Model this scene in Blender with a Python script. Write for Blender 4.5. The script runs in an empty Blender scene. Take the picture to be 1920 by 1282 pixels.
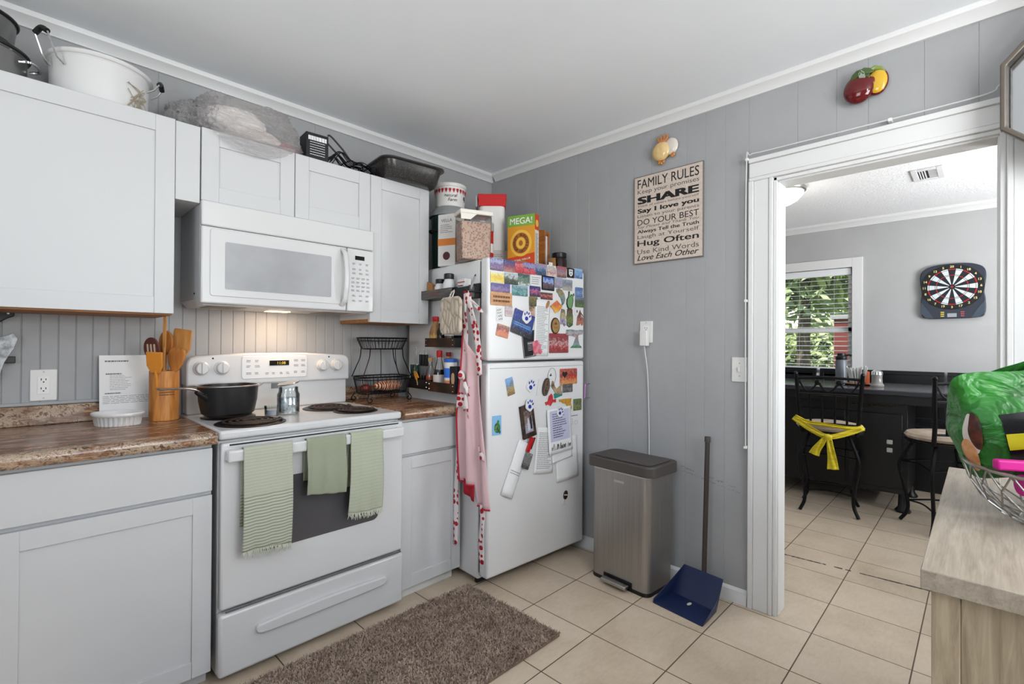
import bpy, bmesh, math, random
from math import sin, cos, pi, radians as rad
from mathutils import Vector, Matrix, noise as mnoise
random.seed(7)
S = bpy.context.scene
COL = S.collection

# ------------------------------------------------------------------ camera
# world: back wall (range wall) is the plane y=0, right wall (doorway) is x=0, floor z=0
cam_d = bpy.data.cameras.new('camera'); cam = bpy.data.objects.new('camera', cam_d); COL.objects.link(cam)
cam_d.sensor_width = 36; cam_d.lens = 906.4 / 1920 * 36; cam_d.clip_start = .02; cam_d.clip_end = 200
YAW, PIT, ROL = rad(44.215), rad(.278), rad(.338)
_F = Vector((cos(YAW)*cos(PIT), sin(YAW)*cos(PIT), sin(PIT))); _R0 = Vector((sin(YAW), -cos(YAW), 0)); _U0 = _R0.cross(_F)
_R = cos(ROL)*_R0 + sin(ROL)*_U0; _U = -sin(ROL)*_R0 + cos(ROL)*_U0
cam.matrix_world = Matrix(((_R.x, _U.x, -_F.x, -2.4096), (_R.y, _U.y, -_F.y, -2.5598), (_R.z, _U.z, -_F.z, 1.22), (0, 0, 0, 1)))
S.camera = cam

# ------------------------------------------------------------------ sky, sun, fill lamps, exposure
W = bpy.data.worlds.new('sky'); S.world = W; W.use_nodes = True
_n = W.node_tree.nodes; _l = W.node_tree.links
sky = _n.new('ShaderNodeTexSky'); sky.sky_type = 'NISHITA'; sky.sun_disc = False
sky.sun_elevation = rad(48); sky.sun_rotation = rad(60)
_l.new(sky.outputs[0], _n['Background'].inputs[0]); _n['Background'].inputs[1].default_value = .30

def lamp(name, kind, loc, energy, color=(1, 1, 1), size=.1, rot=None, to=None, size_y=None, **kw):
    d = bpy.data.lights.new(name, kind); o = bpy.data.objects.new(name, d); COL.objects.link(o)
    o.location = loc; d.energy = energy; d.color = color
    if kind == 'AREA':
        d.size = size
        if size_y: d.shape = 'RECTANGLE'; d.size_y = size_y
    elif kind == 'SUN': d.angle = size
    else: d.shadow_soft_size = size
    if to is not None: o.rotation_euler = (Vector(to) - Vector(loc)).to_track_quat('-Z', 'Y').to_euler()
    for k, v in kw.items(): setattr(d, k, v)
    return o
# sun over the garden beyond the dining room
lamp('sun', 'SUN', (-6, -6, 12), 6.5, (1, .96, .88), rad(.6), to=(-6+1.5, -6+.35, 12-2.6))
# fill lamps at added windows behind the camera, standing in for daylight
lamp('kitchen_rear_fill', 'AREA', (-1.6, -4.32, 1.55), 90, (.94, .97, 1), 1.5, to=(-1.2, -2.5, 4.0), size_y=1.25)
lamp('kitchen_side_fill', 'AREA', (-3.62, -1.9, 1.6), 28, (.94, .97, 1), 1.1, to=(-2.2, -1.8, 3.4), size_y=1.2)
# area lamp added at an unseen side window to brighten the dining room
lamp('dining_side_fill', 'AREA', (1.6, -4.32, 1.5), 138, (.955, .978, 1), 1.35, to=(1.8, -2.2, 3.9), size_y=1.25)
S.view_settings.view_transform = 'Standard'; S.view_settings.look = 'None'
S.view_settings.gamma = 1; S.view_settings.use_curve_mapping = False
S.view_settings.exposure = 0.0

# ------------------------------------------------------------------ helpers: materials
def lin(c):
    if isinstance(c, str):
        c = c.lstrip('#'); c = [int(c[i:i+2], 16)/255 for i in (0, 2, 4)]
    return tuple((v/12.92 if v <= .04045 else ((v+.055)/1.055)**2.4) for v in c[:3]) + (1,)
_M = {}
def mat(name, color='#808080', rough=.5, metal=0, spec=None, trans=0, ior=1.45, alpha=1, emit=None, es=0, coat=0, sheen=0, sss=0):
    if name in _M: return _M[name]
    m = bpy.data.materials.new(name); m.use_nodes = True; b = m.node_tree.nodes['Principled BSDF']
    b.inputs['Base Color'].default_value = lin(color); b.inputs['Roughness'].default_value = rough; b.inputs['Metallic'].default_value = metal
    if spec is not None: b.inputs['Specular IOR Level'].default_value = spec
    b.inputs['Transmission Weight'].default_value = trans; b.inputs['IOR'].default_value = ior; b.inputs['Alpha'].default_value = alpha
    if emit: b.inputs['Emission Color'].default_value = lin(emit); b.inputs['Emission Strength'].default_value = es
    b.inputs['Coat Weight'].default_value = coat; b.inputs['Sheen Weight'].default_value = sheen
    _M[name] = m
    m.diffuse_color = lin(color)
    return m
class NT:
    def __init__(s, m): s.m = m; s.t = m.node_tree; s.b = s.t.nodes['Principled BSDF']
    def n(s, kind, **kw):
        x = s.t.nodes.new('ShaderNode' + kind)
        for k, v in kw.items(): setattr(x, k, v)
        return x
    def link(s, a, b): s.t.links.new(a, b)
    def co(s, out='Object', scale=(1, 1, 1), rot=(0, 0, 0), loc=(0, 0, 0)):
        tc = s.n('TexCoord'); mp = s.n('Mapping'); mp.inputs['Scale'].default_value = scale; mp.inputs['Rotation'].default_value = rot; mp.inputs['Location'].default_value = loc
        s.link(tc.outputs[out], mp.inputs[0]); return mp.outputs[0]
    def noise(s, vec, scale=5, detail=4, rough=.5, dist=0):
        x = s.n('TexNoise'); x.inputs['Scale'].default_value = scale; x.inputs['Detail'].default_value = detail; x.inputs['Roughness'].default_value = rough; x.inputs['Distortion'].default_value = dist
        s.link(vec, x.inputs['Vector']); return x.outputs['Fac']
    def ramp(s, fac, stops, interp='LINEAR'):
        x = s.n('ValToRGB'); r = x.color_ramp; r.interpolation = interp
        while len(r.elements) > 1: r.elements.remove(r.elements[0])
        r.elements[0].position = stops[0][0]; r.elements[0].color = lin(stops[0][1])
        for p, c in stops[1:]:
            e = r.elements.new(p); e.color = lin(c)
        s.link(fac, x.inputs[0]); return x.outputs[0]
    def math(s, op, a, b=None, c=None):
        x = s.n('Math', operation=op)
        for i, v in enumerate((a, b, c)):
            if v is None: continue
            if isinstance(v, (int, float)): x.inputs[i].default_value = v
            else: s.link(v, x.inputs[i])
        return x.outputs[0]
    def mix(s, fac, a, b):
        x = s.n('Mix', data_type='RGBA')
        for i, v in ((0, fac), (6, a), (7, b)):
            if isinstance(v, (int, float)): x.inputs[i].default_value = v
            elif isinstance(v, str): x.inputs[i].default_value = lin(v)
            else: s.link(v, x.inputs[i])
        return x.outputs[2]
    def color(s, c): s.link(c, s.b.inputs['Base Color'])
    def bump(s, h, strength=.3, dist=.01):
        x = s.n('Bump'); x.inputs['Strength'].default_value = strength; x.inputs['Distance'].default_value = dist
        s.link(h, x.inputs['Height']); s.link(x.outputs[0], s.b.inputs['Normal'])
    def sep(s, vec):
        x = s.n('SeparateXYZ'); s.link(vec, x.inputs[0]); return x.outputs
def matn(name, stops, scale=5, rough=.5, stretch=(1, 1, 1), detail=4, nrough=.55, dist=0, bump=0, bdist=.01, metal=0, out='Object', spec=None, interp='LINEAR', coat=0):
    """noise through a colour ramp"""
    if name in _M: return _M[name]
    m = mat(name, stops[len(stops)//2][1], rough, metal, spec, coat=coat); t = NT(m)
    f = t.noise(t.co(out, stretch), scale, detail, nrough, dist)
    t.color(t.ramp(f, stops, interp))
    if bump: t.bump(f, bump, bdist)
    return m

# ------------------------------------------------------------------ helpers: meshes
class MB:
    """collects shapes in one bmesh; build() links them as ONE mesh object"""
    def __init__(s): s.bm = bmesh.new(); s.mi = 0
    def _tag(s, faces):
        for f in faces: f.material_index = s.mi
    def verts(s, vs, fs):
        v = [s.bm.verts.new(p) for p in vs]; out = []
        for f in fs:
            try: out.append(s.bm.faces.new([v[i] for i in f]))
            except ValueError: pass
        s._tag(out); return v
    def box(s, x0, x1, y0, y1, z0, z1, M=None):
        p = [Vector((x, y, z)) for z in (z0, z1) for y in (y0, y1) for x in (x0, x1)]
        if M: p = [M @ q for q in p]
        s.verts(p, [(0, 2, 3, 1), (4, 5, 7, 6), (0, 1, 5, 4), (2, 6, 7, 3), (0, 4, 6, 2), (1, 3, 7, 5)]); return s
    def prism(s, pts, depth, M=None, center=False):
        """outline pts (x,z) facing -y, from y=0 back to y=depth"""
        n = len(pts); M = M or Matrix.Identity(4)
        v = [M @ Vector((a, 0, b)) for a, b in pts] + [M @ Vector((a, depth, b)) for a, b in pts]
        s.verts(v, [tuple(range(n)), tuple(range(2*n-1, n-1, -1))] + [(i, i+n, (i+1) % n+n, (i+1) % n) for i in range(n)]); return s
    def tube(s, pts, r, seg=8, closed=False, caps=True, flat=1.0, up=None):
        pts = [Vector(p) for p in pts]; n = len(pts); rs = r if isinstance(r, (list, tuple)) else [r]*n
        tang = []
        for i in range(n):
            a = pts[(i-1) % n] if (closed or i > 0) else pts[i]; b = pts[(i+1) % n] if (closed or i < n-1) else pts[i]
            t = b - a; tang.append(t.normalized() if t.length > 1e-9 else Vector((0, 0, 1)))
        t0 = tang[0]; ref = Vector(up) if up else (Vector((0, 0, 1)) if abs(t0.z) < .9 else Vector((1, 0, 0)))
        nn = (ref - t0*ref.dot(t0)).normalized(); rings = []
        for i in range(n):
            t = tang[i]; nn = nn - t*nn.dot(t)
            nn = nn.normalized() if nn.length > 1e-6 else t.orthogonal().normalized()
            bb = t.cross(nn)
            rings.append([s.bm.verts.new(pts[i] + rs[i]*(cos(2*pi*k/seg)*nn*flat + sin(2*pi*k/seg)*bb)) for k in range(seg)])
        fs = []
        for i in range(n if closed else n-1):
            A, B = rings[i], rings[(i+1) % n]
            for k in range(seg): fs.append(s.bm.faces.new((A[k], A[(k+1) % seg], B[(k+1) % seg], B[k])))
        if caps and not closed:
            fs.append(s.bm.faces.new(rings[0][::-1])); fs.append(s.bm.faces.new(rings[-1]))
        s._tag(fs); return s
    def cyl(s, p0, p1, r0, r1=None, seg=20): return s.tube([p0, p1], [r0, r0 if r1 is None else r1], seg)
    def lathe(s, prof, seg=32, M=None, sx=1, sy=1):
        """profile [(r,z)] round the z axis"""
        M = M or Matrix.Identity(4); rings = []; fs = []
        for r, z in prof:
            if r < 1e-6: rings.append([s.bm.verts.new(M @ Vector((0, 0, z)))])
            else: rings.append([s.bm.verts.new(M @ Vector((r*sx*cos(2*pi*k/seg), r*sy*sin(2*pi*k/seg), z))) for k in range(seg)])
        for A, B in zip(rings, rings[1:]):
            for k in range(seg):
                q = (k+1) % seg
                if len(A) == 1 and len(B) == 1: continue
                if len(A) == 1: fs.append(s.bm.faces.new((A[0], B[q], B[k])))
                elif len(B) == 1: fs.append(s.bm.faces.new((A[k], A[q], B[0])))
                else: fs.append(s.bm.faces.new((A[k], A[q], B[q], B[k])))
        for R, flip in ((rings[0], True), (rings[-1], False)):
            if len(R) > 2: fs.append(s.bm.faces.new(R[::-1] if flip else R))
        s._tag(fs); return s
    def grid(s, fn, nu, nv, wrap=False):
        vs = [[s.bm.verts.new(fn(i/nu, j/nv)) for j in range(nv+1)] for i in range(nu if wrap else nu+1)]; fs = []
        for i in range(nu):
            A = vs[i]; B = vs[(i+1) % nu] if wrap else vs[i+1]
            for j in range(nv): fs.append(s.bm.faces.new((A[j], B[j], B[j+1], A[j+1])))
        s._tag(fs); return s
    def ball(s, c, r, sc=(1, 1, 1), seg=16, M=None):
        n = seg//2; prof = [(r*sin(pi*i/n), -r*cos(pi*i/n)) for i in range(n+1)]
        T = Matrix.Translation(c) @ Matrix.Diagonal((*sc, 1))
        return s.lathe([(max(0, a) if a > 1e-6 else 0, b) for a, b in prof], seg, (M @ T) if M else T)
    def build(s, name, mats, parent=None, bevel=0, seg=2, smooth=35, solid=0, sub=0, loc=None, rot=None, recalc=True):
        if recalc: bmesh.ops.recalc_face_normals(s.bm, faces=s.bm.faces)
        me = bpy.data.meshes.new(name); s.bm.to_mesh(me); s.bm.free()
        o = bpy.data.objects.new(name, me); COL.objects.link(o)
        for m in (mats if isinstance(mats, (list, tuple)) else [mats]): me.materials.append(m)
        if smooth and len(me.polygons):
            me.polygons.foreach_set('use_smooth', [True]*len(me.polygons))
            me.set_sharp_from_angle(angle=rad(smooth))
        if solid:
            d = o.modifiers.new('solid', 'SOLIDIFY'); d.thickness = solid; d.offset = 0
        if sub:
            d = o.modifiers.new('sub', 'SUBSURF'); d.levels = d.render_levels = sub
        if bevel:
            d = o.modifiers.new('bevel', 'BEVEL'); d.width = bevel; d.segments = seg; d.limit_method = 'ANGLE'; d.angle_limit = rad(40); d.harden_normals = False
        if parent: o.parent = parent
        if loc is not None: o.location = loc
        if rot is not None: o.rotation_euler = rot
        return o
def tag(o, label=None, cat=None, group=None, kind=None):
    if label: o['label'] = label
    if cat: o['category'] = cat
    if group: o['group'] = group
    if kind: o['kind'] = kind
    return o
def thing(name, label, cat, loc=(0, 0, 0), rz=0, group=None, rot=None):
    o = bpy.data.objects.new(name, None); COL.objects.link(o); o.empty_display_size = .05
    o.location = loc; o.rotation_euler = rot or (0, 0, rz); return tag(o, label, cat, group)
def struct(mb, name, m, label=None, **kw):
    o = mb.build(name, m, **kw); o['kind'] = 'structure'
    if label: o['label'] = label
    return o
def Box(name, m, a, parent=None, bevel=.002, **kw): return MB().box(*a).build(name, m, parent, bevel=bevel, **kw)
def Tr(x=0, y=0, z=0): return Matrix.Translation((x, y, z))
def Rz(a): return Matrix.Rotation(rad(a), 4, 'Z')
def Rx(a): return Matrix.Rotation(rad(a), 4, 'X')
def Ry(a): return Matrix.Rotation(rad(a), 4, 'Y')
def rrect(w, h, r, n=5, cx=0, cz=0):
    pts = []
    for sx, sz, a0 in ((1, -1, -90), (1, 1, 0), (-1, 1, 90), (-1, -1, 180)):
        for k in range(n+1):
            a = rad(a0 + 90*k/n); pts.append((cx+sx*(w/2-r)+r*cos(a), cz+sz*(h/2-r)+r*sin(a)))
    return pts
def ell(w, h, n=24, cx=0, cz=0): return [(cx+w/2*cos(2*pi*k/n), cz+h/2*sin(2*pi*k/n)) for k in range(n)]
def smooth_path(pts, n=6):
    """Catmull-Rom through pts"""
    P = [Vector(p) for p in pts]; P = [2*P[0]-P[1]] + P + [2*P[-1]-P[-2]]; out = []
    for i in range(1, len(P)-2):
        a, b, c, d = P[i-1:i+3]
        for k in range(n):
            t = k/n; out.append(.5*((2*b)+(c-a)*t+(2*a-5*b+4*c-d)*t*t+(3*b-a-3*c+d)*t**3))
    out.append(P[-2]); return out
_tc = {}
def glyphs(s, shear=0, space=1):
    key = (s, shear, space)
    if key not in _tc:
        c = bpy.data.curves.new('lettering', 'FONT'); c.body = s; c.size = 1; c.shear = shear; c.space_character = space; c.resolution_u = 3
        o = bpy.data.objects.new('lettering', c); COL.objects.link(o); bpy.context.view_layer.update()
        me = o.to_mesh(); vs = [tuple(v.co) for v in me.vertices]; fs = [tuple(p.vertices) for p in me.polygons]
        o.to_mesh_clear(); bpy.data.objects.remove(o); bpy.data.curves.remove(c); _tc[key] = (vs, fs)
    return _tc[key]
def text(mb, s, M, w=None, h=None, bold=0, shear=0, space=1):
    """flat letters centred on M's origin in M's x-z plane, facing -y; scaled to width w and/or cap height h"""
    vs, fs = glyphs(s, shear, space); b = bold
    x0, x1 = min(v[0] for v in vs)-b, max(v[0] for v in vs)+b; y0, y1 = min(v[1] for v in vs)-b, max(v[1] for v in vs)+b
    sx = w/(x1-x0) if w else None; sy = h/(y1-y0) if h else None; sx = sx or sy; sy = sy or sx
    for k, (ox, oy) in enumerate(((0, 0),) if not b else ((-b, -b*.6), (b, -b*.6), (-b, b*.6), (b, b*.6), (0, 0))):
        mb.verts([M @ Vector(((v[0]+ox-(x0+x1)/2)*sx, -k*1e-5, (v[1]+oy-(y0+y1)/2)*sy)) for v in vs], fs)
def lines(mb, M, w, h, n, rnd, th=.45, left=True):
    """rows of illegible print: short bars broken into words, in M's x-z plane"""
    p = h/n
    for i in range(n):
        z = h/2-(i+.5)*p; x = -w/2; end = w/2*rnd.uniform(.2, 1) if left else w/2
        while x < end:
            l = w*rnd.uniform(.05, .16); x1 = min(x+l, end)
            mb.verts([M @ Vector(q) for q in ((x, 0, z-p*th/2), (x1, 0, z-p*th/2), (x1, 0, z+p*th/2), (x, 0, z+p*th/2))], [(0, 1, 2, 3)])
            x = x1+w*.02
def copy_tree(root, loc=None, rz=None, label=None, group=None):
    r = root.copy(); COL.objects.link(r)
    if loc is not None: r.location = loc
    if rz is not None: r.rotation_euler = (0, 0, rz)
    if label: r['label'] = label
    if group: r['group'] = group
    for ch in list(root.children):
        c = ch.copy(); COL.objects.link(c); c.parent = r
        for g in list(ch.children):
            d = g.copy(); COL.objects.link(d); d.parent = c
    return r
# ------------------------------------------------------------------ materials shared by several things
PAINT = mat('white_cabinet_paint', '#c4c5c6', .42)
APPL = mat('white_enamel', '#cccccc', .25, coat=.15)
TRIM = mat('white_trim_paint', '#d9d9d8', .4)
BLACK = mat('black_plastic', '#111112', .4)
IRON = mat('black_wrought_iron', '#141416', .35, .6)
STEEL = mat('brushed_steel', '#b9b7b4', .28, 1)
CHROME = mat('chrome', '#d8d8d8', .12, 1)
PAPER = mat('white_paper', '#e6e6e6', .8)
INK = mat('black_ink', '#161616', .7)
GREYINK = mat('grey_ink', '#6b6b6e', .7)
RED = mat('red_plastic', '#b3151b', .35)
def glassmat(name, tint='#ffffff', refl=.12):
    if name in _M: return _M[name]
    m = mat(name, tint); t = NT(m); tr = t.n('BsdfTransparent'); tr.inputs[0].default_value = lin(tint)
    gl = t.n('BsdfGlossy'); gl.inputs['Roughness'].default_value = .03; fr = t.n('Fresnel'); fr.inputs[0].default_value = 1.45
    mx = t.n('MixShader'); k = t.math('ADD', t.math('MULTIPLY', fr.outputs[0], .8), refl*.4)
    t.link(k, mx.inputs[0]); t.link(tr.outputs[0], mx.inputs[1]); t.link(gl.outputs[0], mx.inputs[2])
    t.link(mx.outputs[0], t.t.nodes['Material Output'].inputs[0]); return m
PANE = glassmat('window_glass'); GLASS = glassmat('clear_glass', '#f8fbfb', .10); FILM = glassmat('clear_plastic', '#f3f1ef', .05)
for nd in FILM.node_tree.nodes:
    if nd.type == 'BSDF_GLOSSY': nd.inputs['Roughness'].default_value = .3

# wall paint with faint unevenness
def wallmat(name, c0, c1, bump=.04):
    m = mat(name, c0, .55); t = NT(m); f = t.noise(t.co('Object'), 3.0, 5, .6); t.color(t.ramp(f, [(.3, c0), (.7, c1)]))
    g = t.noise(t.co('Object'), 90, 3, .6); t.bump(g, bump, .004); return m
WALL = wallmat('grey_wall_paint', '#9b9c9d', '#a3a4a5'); WALL_D = wallmat('dining_grey_wall_paint', '#a9a9a9', '#b0b0b0')
CEIL = wallmat('white_ceiling_paint', '#edf0f3', '#f0f3f6', .05)
m = CEIL_D = mat('textured_white_ceiling', '#efeff0', .8); t = NT(m); t.bump(t.noise(t.co('Object'), 60, 3, .7), .55, .012)

# floor: 13-inch beige tiles
TILE = mat('beige_floor_tile', '#b9a78f', .35); t = NT(TILE); L = .33016
xyz = t.sep(t.co('Object'))
def edge(a, off):
    u = t.math('FRACT', t.math('ADD', t.math('DIVIDE', t.math('SUBTRACT', a, off), L), 200.0))
    return t.math('MULTIPLY', t.math('SUBTRACT', .5, t.math('ABSOLUTE', t.math('SUBTRACT', u, .5))), L)
de = t.math('MINIMUM', edge(xyz[0], -.3708), edge(xyz[1], -1.0502))
body = t.math('MULTIPLY_ADD', t.math('SUBTRACT', de, .0017), 900.0, 0.0); body = t.math('MINIMUM', t.math('MAXIMUM', body, 0), 1)
n1 = t.noise(t.co('Object'), 4.5, 6, .62, .4); n2 = t.noise(t.co('Object', (1, 3, 1), (0, 0, .6)), 26, 5, .7)
cells = t.n('TexWhiteNoise', noise_dimensions='2D'); cb = t.n('CombineXYZ')
t.link(t.math('FLOOR', t.math('DIVIDE', t.math('SUBTRACT', xyz[0], -.3708), L)), cb.inputs[0]); t.link(t.math('FLOOR', t.math('DIVIDE', t.math('SUBTRACT', xyz[1], -1.0502), L)), cb.inputs[1])
t.link(cb.outputs[0], cells.inputs['Vector'])
f = t.math('ADD', t.math('ADD', t.math('MULTIPLY', n1, .6), t.math('MULTIPLY', n2, .35)), t.math('MULTIPLY', cells.outputs[0], .10))
t.color(t.mix(body, '#5a4a3c', t.ramp(f, [(.3, '#b3a28c'), (.52, '#cab9a3'), (.75, '#d8c9b6')])))
t.link(t.math('ADD', .75, t.math('MULTIPLY', body, -.42)), TILE.node_tree.nodes['Principled BSDF'].inputs['Roughness'])
t.bump(t.math('ADD', body, t.math('MULTIPLY', n2, .12)), .35, .002)

H, CD = 2.44, 2.44
struct(MB().box(-3.6, 3.42, -4.3, 1.0, -.06, 0), 'floor', TILE, 'beige square floor tiles with brown grout', smooth=0)
struct(MB().box(-3.6, 0, -4.3, .1, H, H+.06), 'ceiling_kitchen', CEIL, smooth=0)
struct(MB().box(.10, 3.42, -4.3, 1.0, CD, CD+.06), 'ceiling_dining', CEIL_D, smooth=0)

def grooved(mb, axis, a0, a1, z0, z1, pos, cuts, face, gw=.005, gd=.004, t=.1):
    """a panelled sheet: strips between V grooves; face = +1/-1 side of the room"""
    e = [a0] + sorted(c for c in cuts if a0+.01 < c < a1-.01) + [a1]; prof = [(a0, 0)]
    for c in e[1:-1]: prof += [(c-gw/2, 0), (c, gd), (c+gw/2, 0)]
    prof.append((a1, 0)); pts = [(u, pos - face*d) for u, d in prof] + [(a1, pos-face*t), (a0, pos-face*t)]
    n = len(pts); P = (lambda u, v, z: (u, v, z)) if axis == 'x' else (lambda u, v, z: (v, u, z))
    mb.verts([P(u, v, z0) for u, v in pts] + [P(u, v, z1) for u, v in pts],
             [(i, (i+1) % n, n+(i+1) % n, n+i) for i in range(n)] + [tuple(range(n)), tuple(range(2*n-1, n-1, -1))])
bead = [-3.0+.0505*k for k in range(54)]
mb = MB(); grooved(mb, 'x', -3.6, .1, 0, 1.40, 0, [c for c in bead if c < -.35] + [-.2], -1, .006, .003); grooved(mb, 'x', -3.6, .1, 1.40, H, 0, [-2.9, -2.5, -2.1, -1.985, -1.7, -1.3, -.9, -.62, -.45, -.25], -1, .003, .0018)
struct(mb, 'wall_back', WALL, 'grey beadboard wall behind the range', smooth=0)
rc = [-.06, -.20, -.359, -.45, -.555, -.643, -.762, -.86, -1.0, -1.16, -1.267, -1.465, -1.562, -1.66, -1.769]
DY0, DY1, DZ = -1.885, -2.613, 1.976
mb = MB(); grooved(mb, 'y', DY0, 0, 0, H, 0, rc, -1, .003, .0016)
grooved(mb, 'y', DY1, DY0, DZ, H, 0, [-1.972, -2.118, -2.226, -2.4, -2.55], -1, .003, .0016)
grooved(mb, 'y', -4.3, DY1, 0, H, 0, [-2.8, -3.0, -3.3], -1, .004, .003)
struct(mb, 'wall_right', WALL, 'grey panelled wall with the doorway', smooth=0)
# walls behind the camera, with window openings added for the fill lamps
def holed(axis, pos, t, a0, a1, z1, h0, h1, hz0, hz1):
    mb = MB()
    for u0, u1, v0, v1 in ((a0, h0, 0, z1), (h1, a1, 0, z1), (h0, h1, 0, hz0), (h0, h1, hz1, z1)):
        if axis == 'x': mb.box(u0, u1, pos, pos+t, v0, v1)
        else: mb.box(pos, pos+t, u0, u1, v0, v1)
    return mb
struct(holed('x', -4.3, .1, -3.6, .1, H, -2.4, -.8, .9, 2.2), 'wall_rear', WALL, smooth=0)
struct(holed('y', -3.6, .1, -4.2, 0, H, -2.5, -1.3, 1.0, 2.2), 'wall_left', WALL, smooth=0)
WX = 3.25
struct(holed('y', WX, .12, -4.3, 1.0, CD, -1.655, -.75, .98, 1.99), 'wall_dining_far', WALL_D, smooth=0)
struct(MB().box(.1, WX, .9, 1.0, 0, CD), 'wall_dining_left', WALL_D, smooth=0)
struct(holed('x', -4.3, .1, .1, WX, CD, .9, 2.3, .85, 2.15), 'wall_dining_right', WALL_D, smooth=0)

# crown moulding, baseboards, door casing
CR = [(0, 0), (.012, 0), (.016, .010), (.030, .026), (.042, .034), (.046, .044), (.046, .052), (0, .052)]
def crown(name, p0, p1, into, z, lab=None, sc=1.0, prof=CR):
    p0, p1, into = Vector(p0), Vector(p1), Vector(into); mb = MB(); n = len(prof)
    vs = [p + into*a*sc + Vector((0, 0, z-.052*sc+b*sc)) for p in (p0, p1) for a, b in prof]
    mb.verts(vs, [(i, (i+1) % n, n+(i+1) % n, n+i) for i in range(n)] + [tuple(range(n)), tuple(range(2*n-1, n-1, -1))])
    return struct(mb, name, TRIM, lab, smooth=30)
crown('trim_1', (-3.5, 0, 0), (-.0, 0, 0), (0, -1, 0), H, 'white crown moulding above the cabinets')
crown('trim_2', (0, -4.2, 0), (0, -.047, 0), (-1, 0, 0), H, 'white crown moulding above the doorway wall')
crown('trim_3', (WX, -4.2, 0), (WX, .9, 0), (-1, 0, 0), CD, 'white crown moulding in the dining room', 1.25)
BB = [(0, -.052), (.018, -.052), (.018, .03), (.012, .045), (.012, .055), (.004, .066), (0, .068)]
def base(name, p0, p1, into, lab=None): return crown(name, p0, p1, into, .052, lab, 1.0, [(a, b) for a, b in BB])
o = base('baseboard_right', (0, DY0+.115, 0), (0, -.02, 0), (-1, 0, 0), 'white baseboard under the grey panelled wall')
base('baseboard_dining', (WX, -4.2, 0), (WX, .9, 0), (-1, 0, 0))
# door casing: legs and head with a stepped profile, plus the jamb lining
def casing_leg(mb, y0, y1, z1, flip):
    w = y1-y0
    for a, b, d in ((0, .18, .026), (.18, .72, .018), (.72, .86, .022), (.86, 1, .012)):
        if flip: a, b = 1-b, 1-a
        mb.box(-d, 0, y0+w*a, y0+w*b, 0, z1)
mb = MB(); casing_leg(mb, DY0-.01, -1.775, DZ+.01, True); casing_leg(mb, DY1-.11, DY1+.01, DZ+.01, False)
for a, b, d in ((0, .14, .012), (.14, .28, .022), (.28, .82, .018), (.82, 1, .026)):
    mb.box(-d, 0, DY1-.11, -1.775, DZ-.008+.125*a, DZ-.008+.125*b)
mb.box(0, .10, DY0-.015, DY0, 0, DZ); mb.box(0, .10, DY1, DY1+.015, 0, DZ); mb.box(0, .10, DY1, DY0, DZ-.015, DZ)
struct(mb, 'door_1', TRIM, 'white cased doorway to the dining room', bevel=.003, smooth=30)
# worn seam across the dining floor
mb = MB(); rnd = random.Random(3)
for k in range(60):
    y = -1.64-.0128*k
    if .38 < k/60 < .60 and rnd.random() < .7: continue
    w = .004+rnd.random()*.010; x = .735+.057*(k/60)
    mb.box(x-w/2, x+w/2, y-.0128, y, .0002, .0012)
struct(mb, 'trim_4', mat('dark_worn_seam', '#4a443e', .8), 'dark worn seam line across the dining room floor', smooth=0)

# unseen ceiling light added behind the camera to brighten fridge and floor
t_ = thing('ceiling_light', 'round frosted ceiling light added out of view to brighten the kitchen', 'ceiling light', (-1.55, -3.55, H))
MB().lathe([(0, 0), (.16, 0), (.165, -.012), (.155, -.03), (0, -.03)], 40).build('base', mat('brushed_nickel', '#a8a5a0', .25, 1), t_)
MB().lathe([(.15, -.031), (.145, -.05), (.11, -.085), (.05, -.105), (0, -.108)], 40).build('glass_shade', mat('frosted_lit_glass', '#f2f0ea', .3, emit='#fff6ea', es=.30), t_)
lamp('kitchen_ceiling_fill', 'POINT', (-1.55, -3.55, H-.22), 24, (1, .985, .96), .14)
# dining window
mb = MB(); y0, y1, z0, z1 = -1.655, -.75, .98, 1.99
for a in ((y0-.085, y0, z0-.03, z1+.09), (y1, y1+.085, z0-.03, z1+.09), (y0, y1, z1, z1+.09)): mb.box(WX-.02, WX, *a)
mb.box(WX-.06, WX+.01, y0-.10, y1+.10, z0-.055, z0-.028)
win = struct(mb, 'window_1', TRIM, 'white framed dining window with raised blinds slats', bevel=.003)
mb = MB(); x = WX+.06
for a in ((y0, y0+.04, z0-.02, z1), (y1-.04, y1, z0-.02, z1), (y0, y1, z1-.05, z1), (y0, y1, z0-.02, z0+.03), (y0, y1, 1.355, 1.405)): mb.box(x-.02, x+.03, *a)
sash = mb.build('window_sash', TRIM, win, bevel=.002)
MB().box(x+.002, x+.006, y0+.03, y1-.03, z0, z1-.03).build('window_pane', PANE, win, smooth=0)
bl = thing('window_blinds', 'white horizontal slat blinds in the dining window', 'blinds', (WX+.022, 0, 0))
BLM = mat('white_blind_slat', '#e4e6e8', .5)
mb = MB()
for k in range(19):
    z = z0+.055+k*.047
    mb.box(-.012, .012, y0+.012, y1-.012, -.0012, .0012, Tr(0, 0, z) @ Ry(-12))
mb.build('slats', BLM, bl, smooth=0)
MB().box(-.018, .018, y0+.01, y1-.01, z1-.07, z1-.004).build('headrail', BLM, bl, bevel=.002)
MB().box(-.014, .014, y0+.01, y1-.01, z0+.0, z0+.022).build('bottom_rail', BLM, bl, bevel=.002)
mb = MB()
for y in (y0+.15, (y0+y1)/2, y1-.15): mb.cyl((-.0135, y, z0+.02), (-.0135, y, z1-.05), .0008, seg=6)
mb.build('ladder_cord', BLM, bl)
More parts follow.
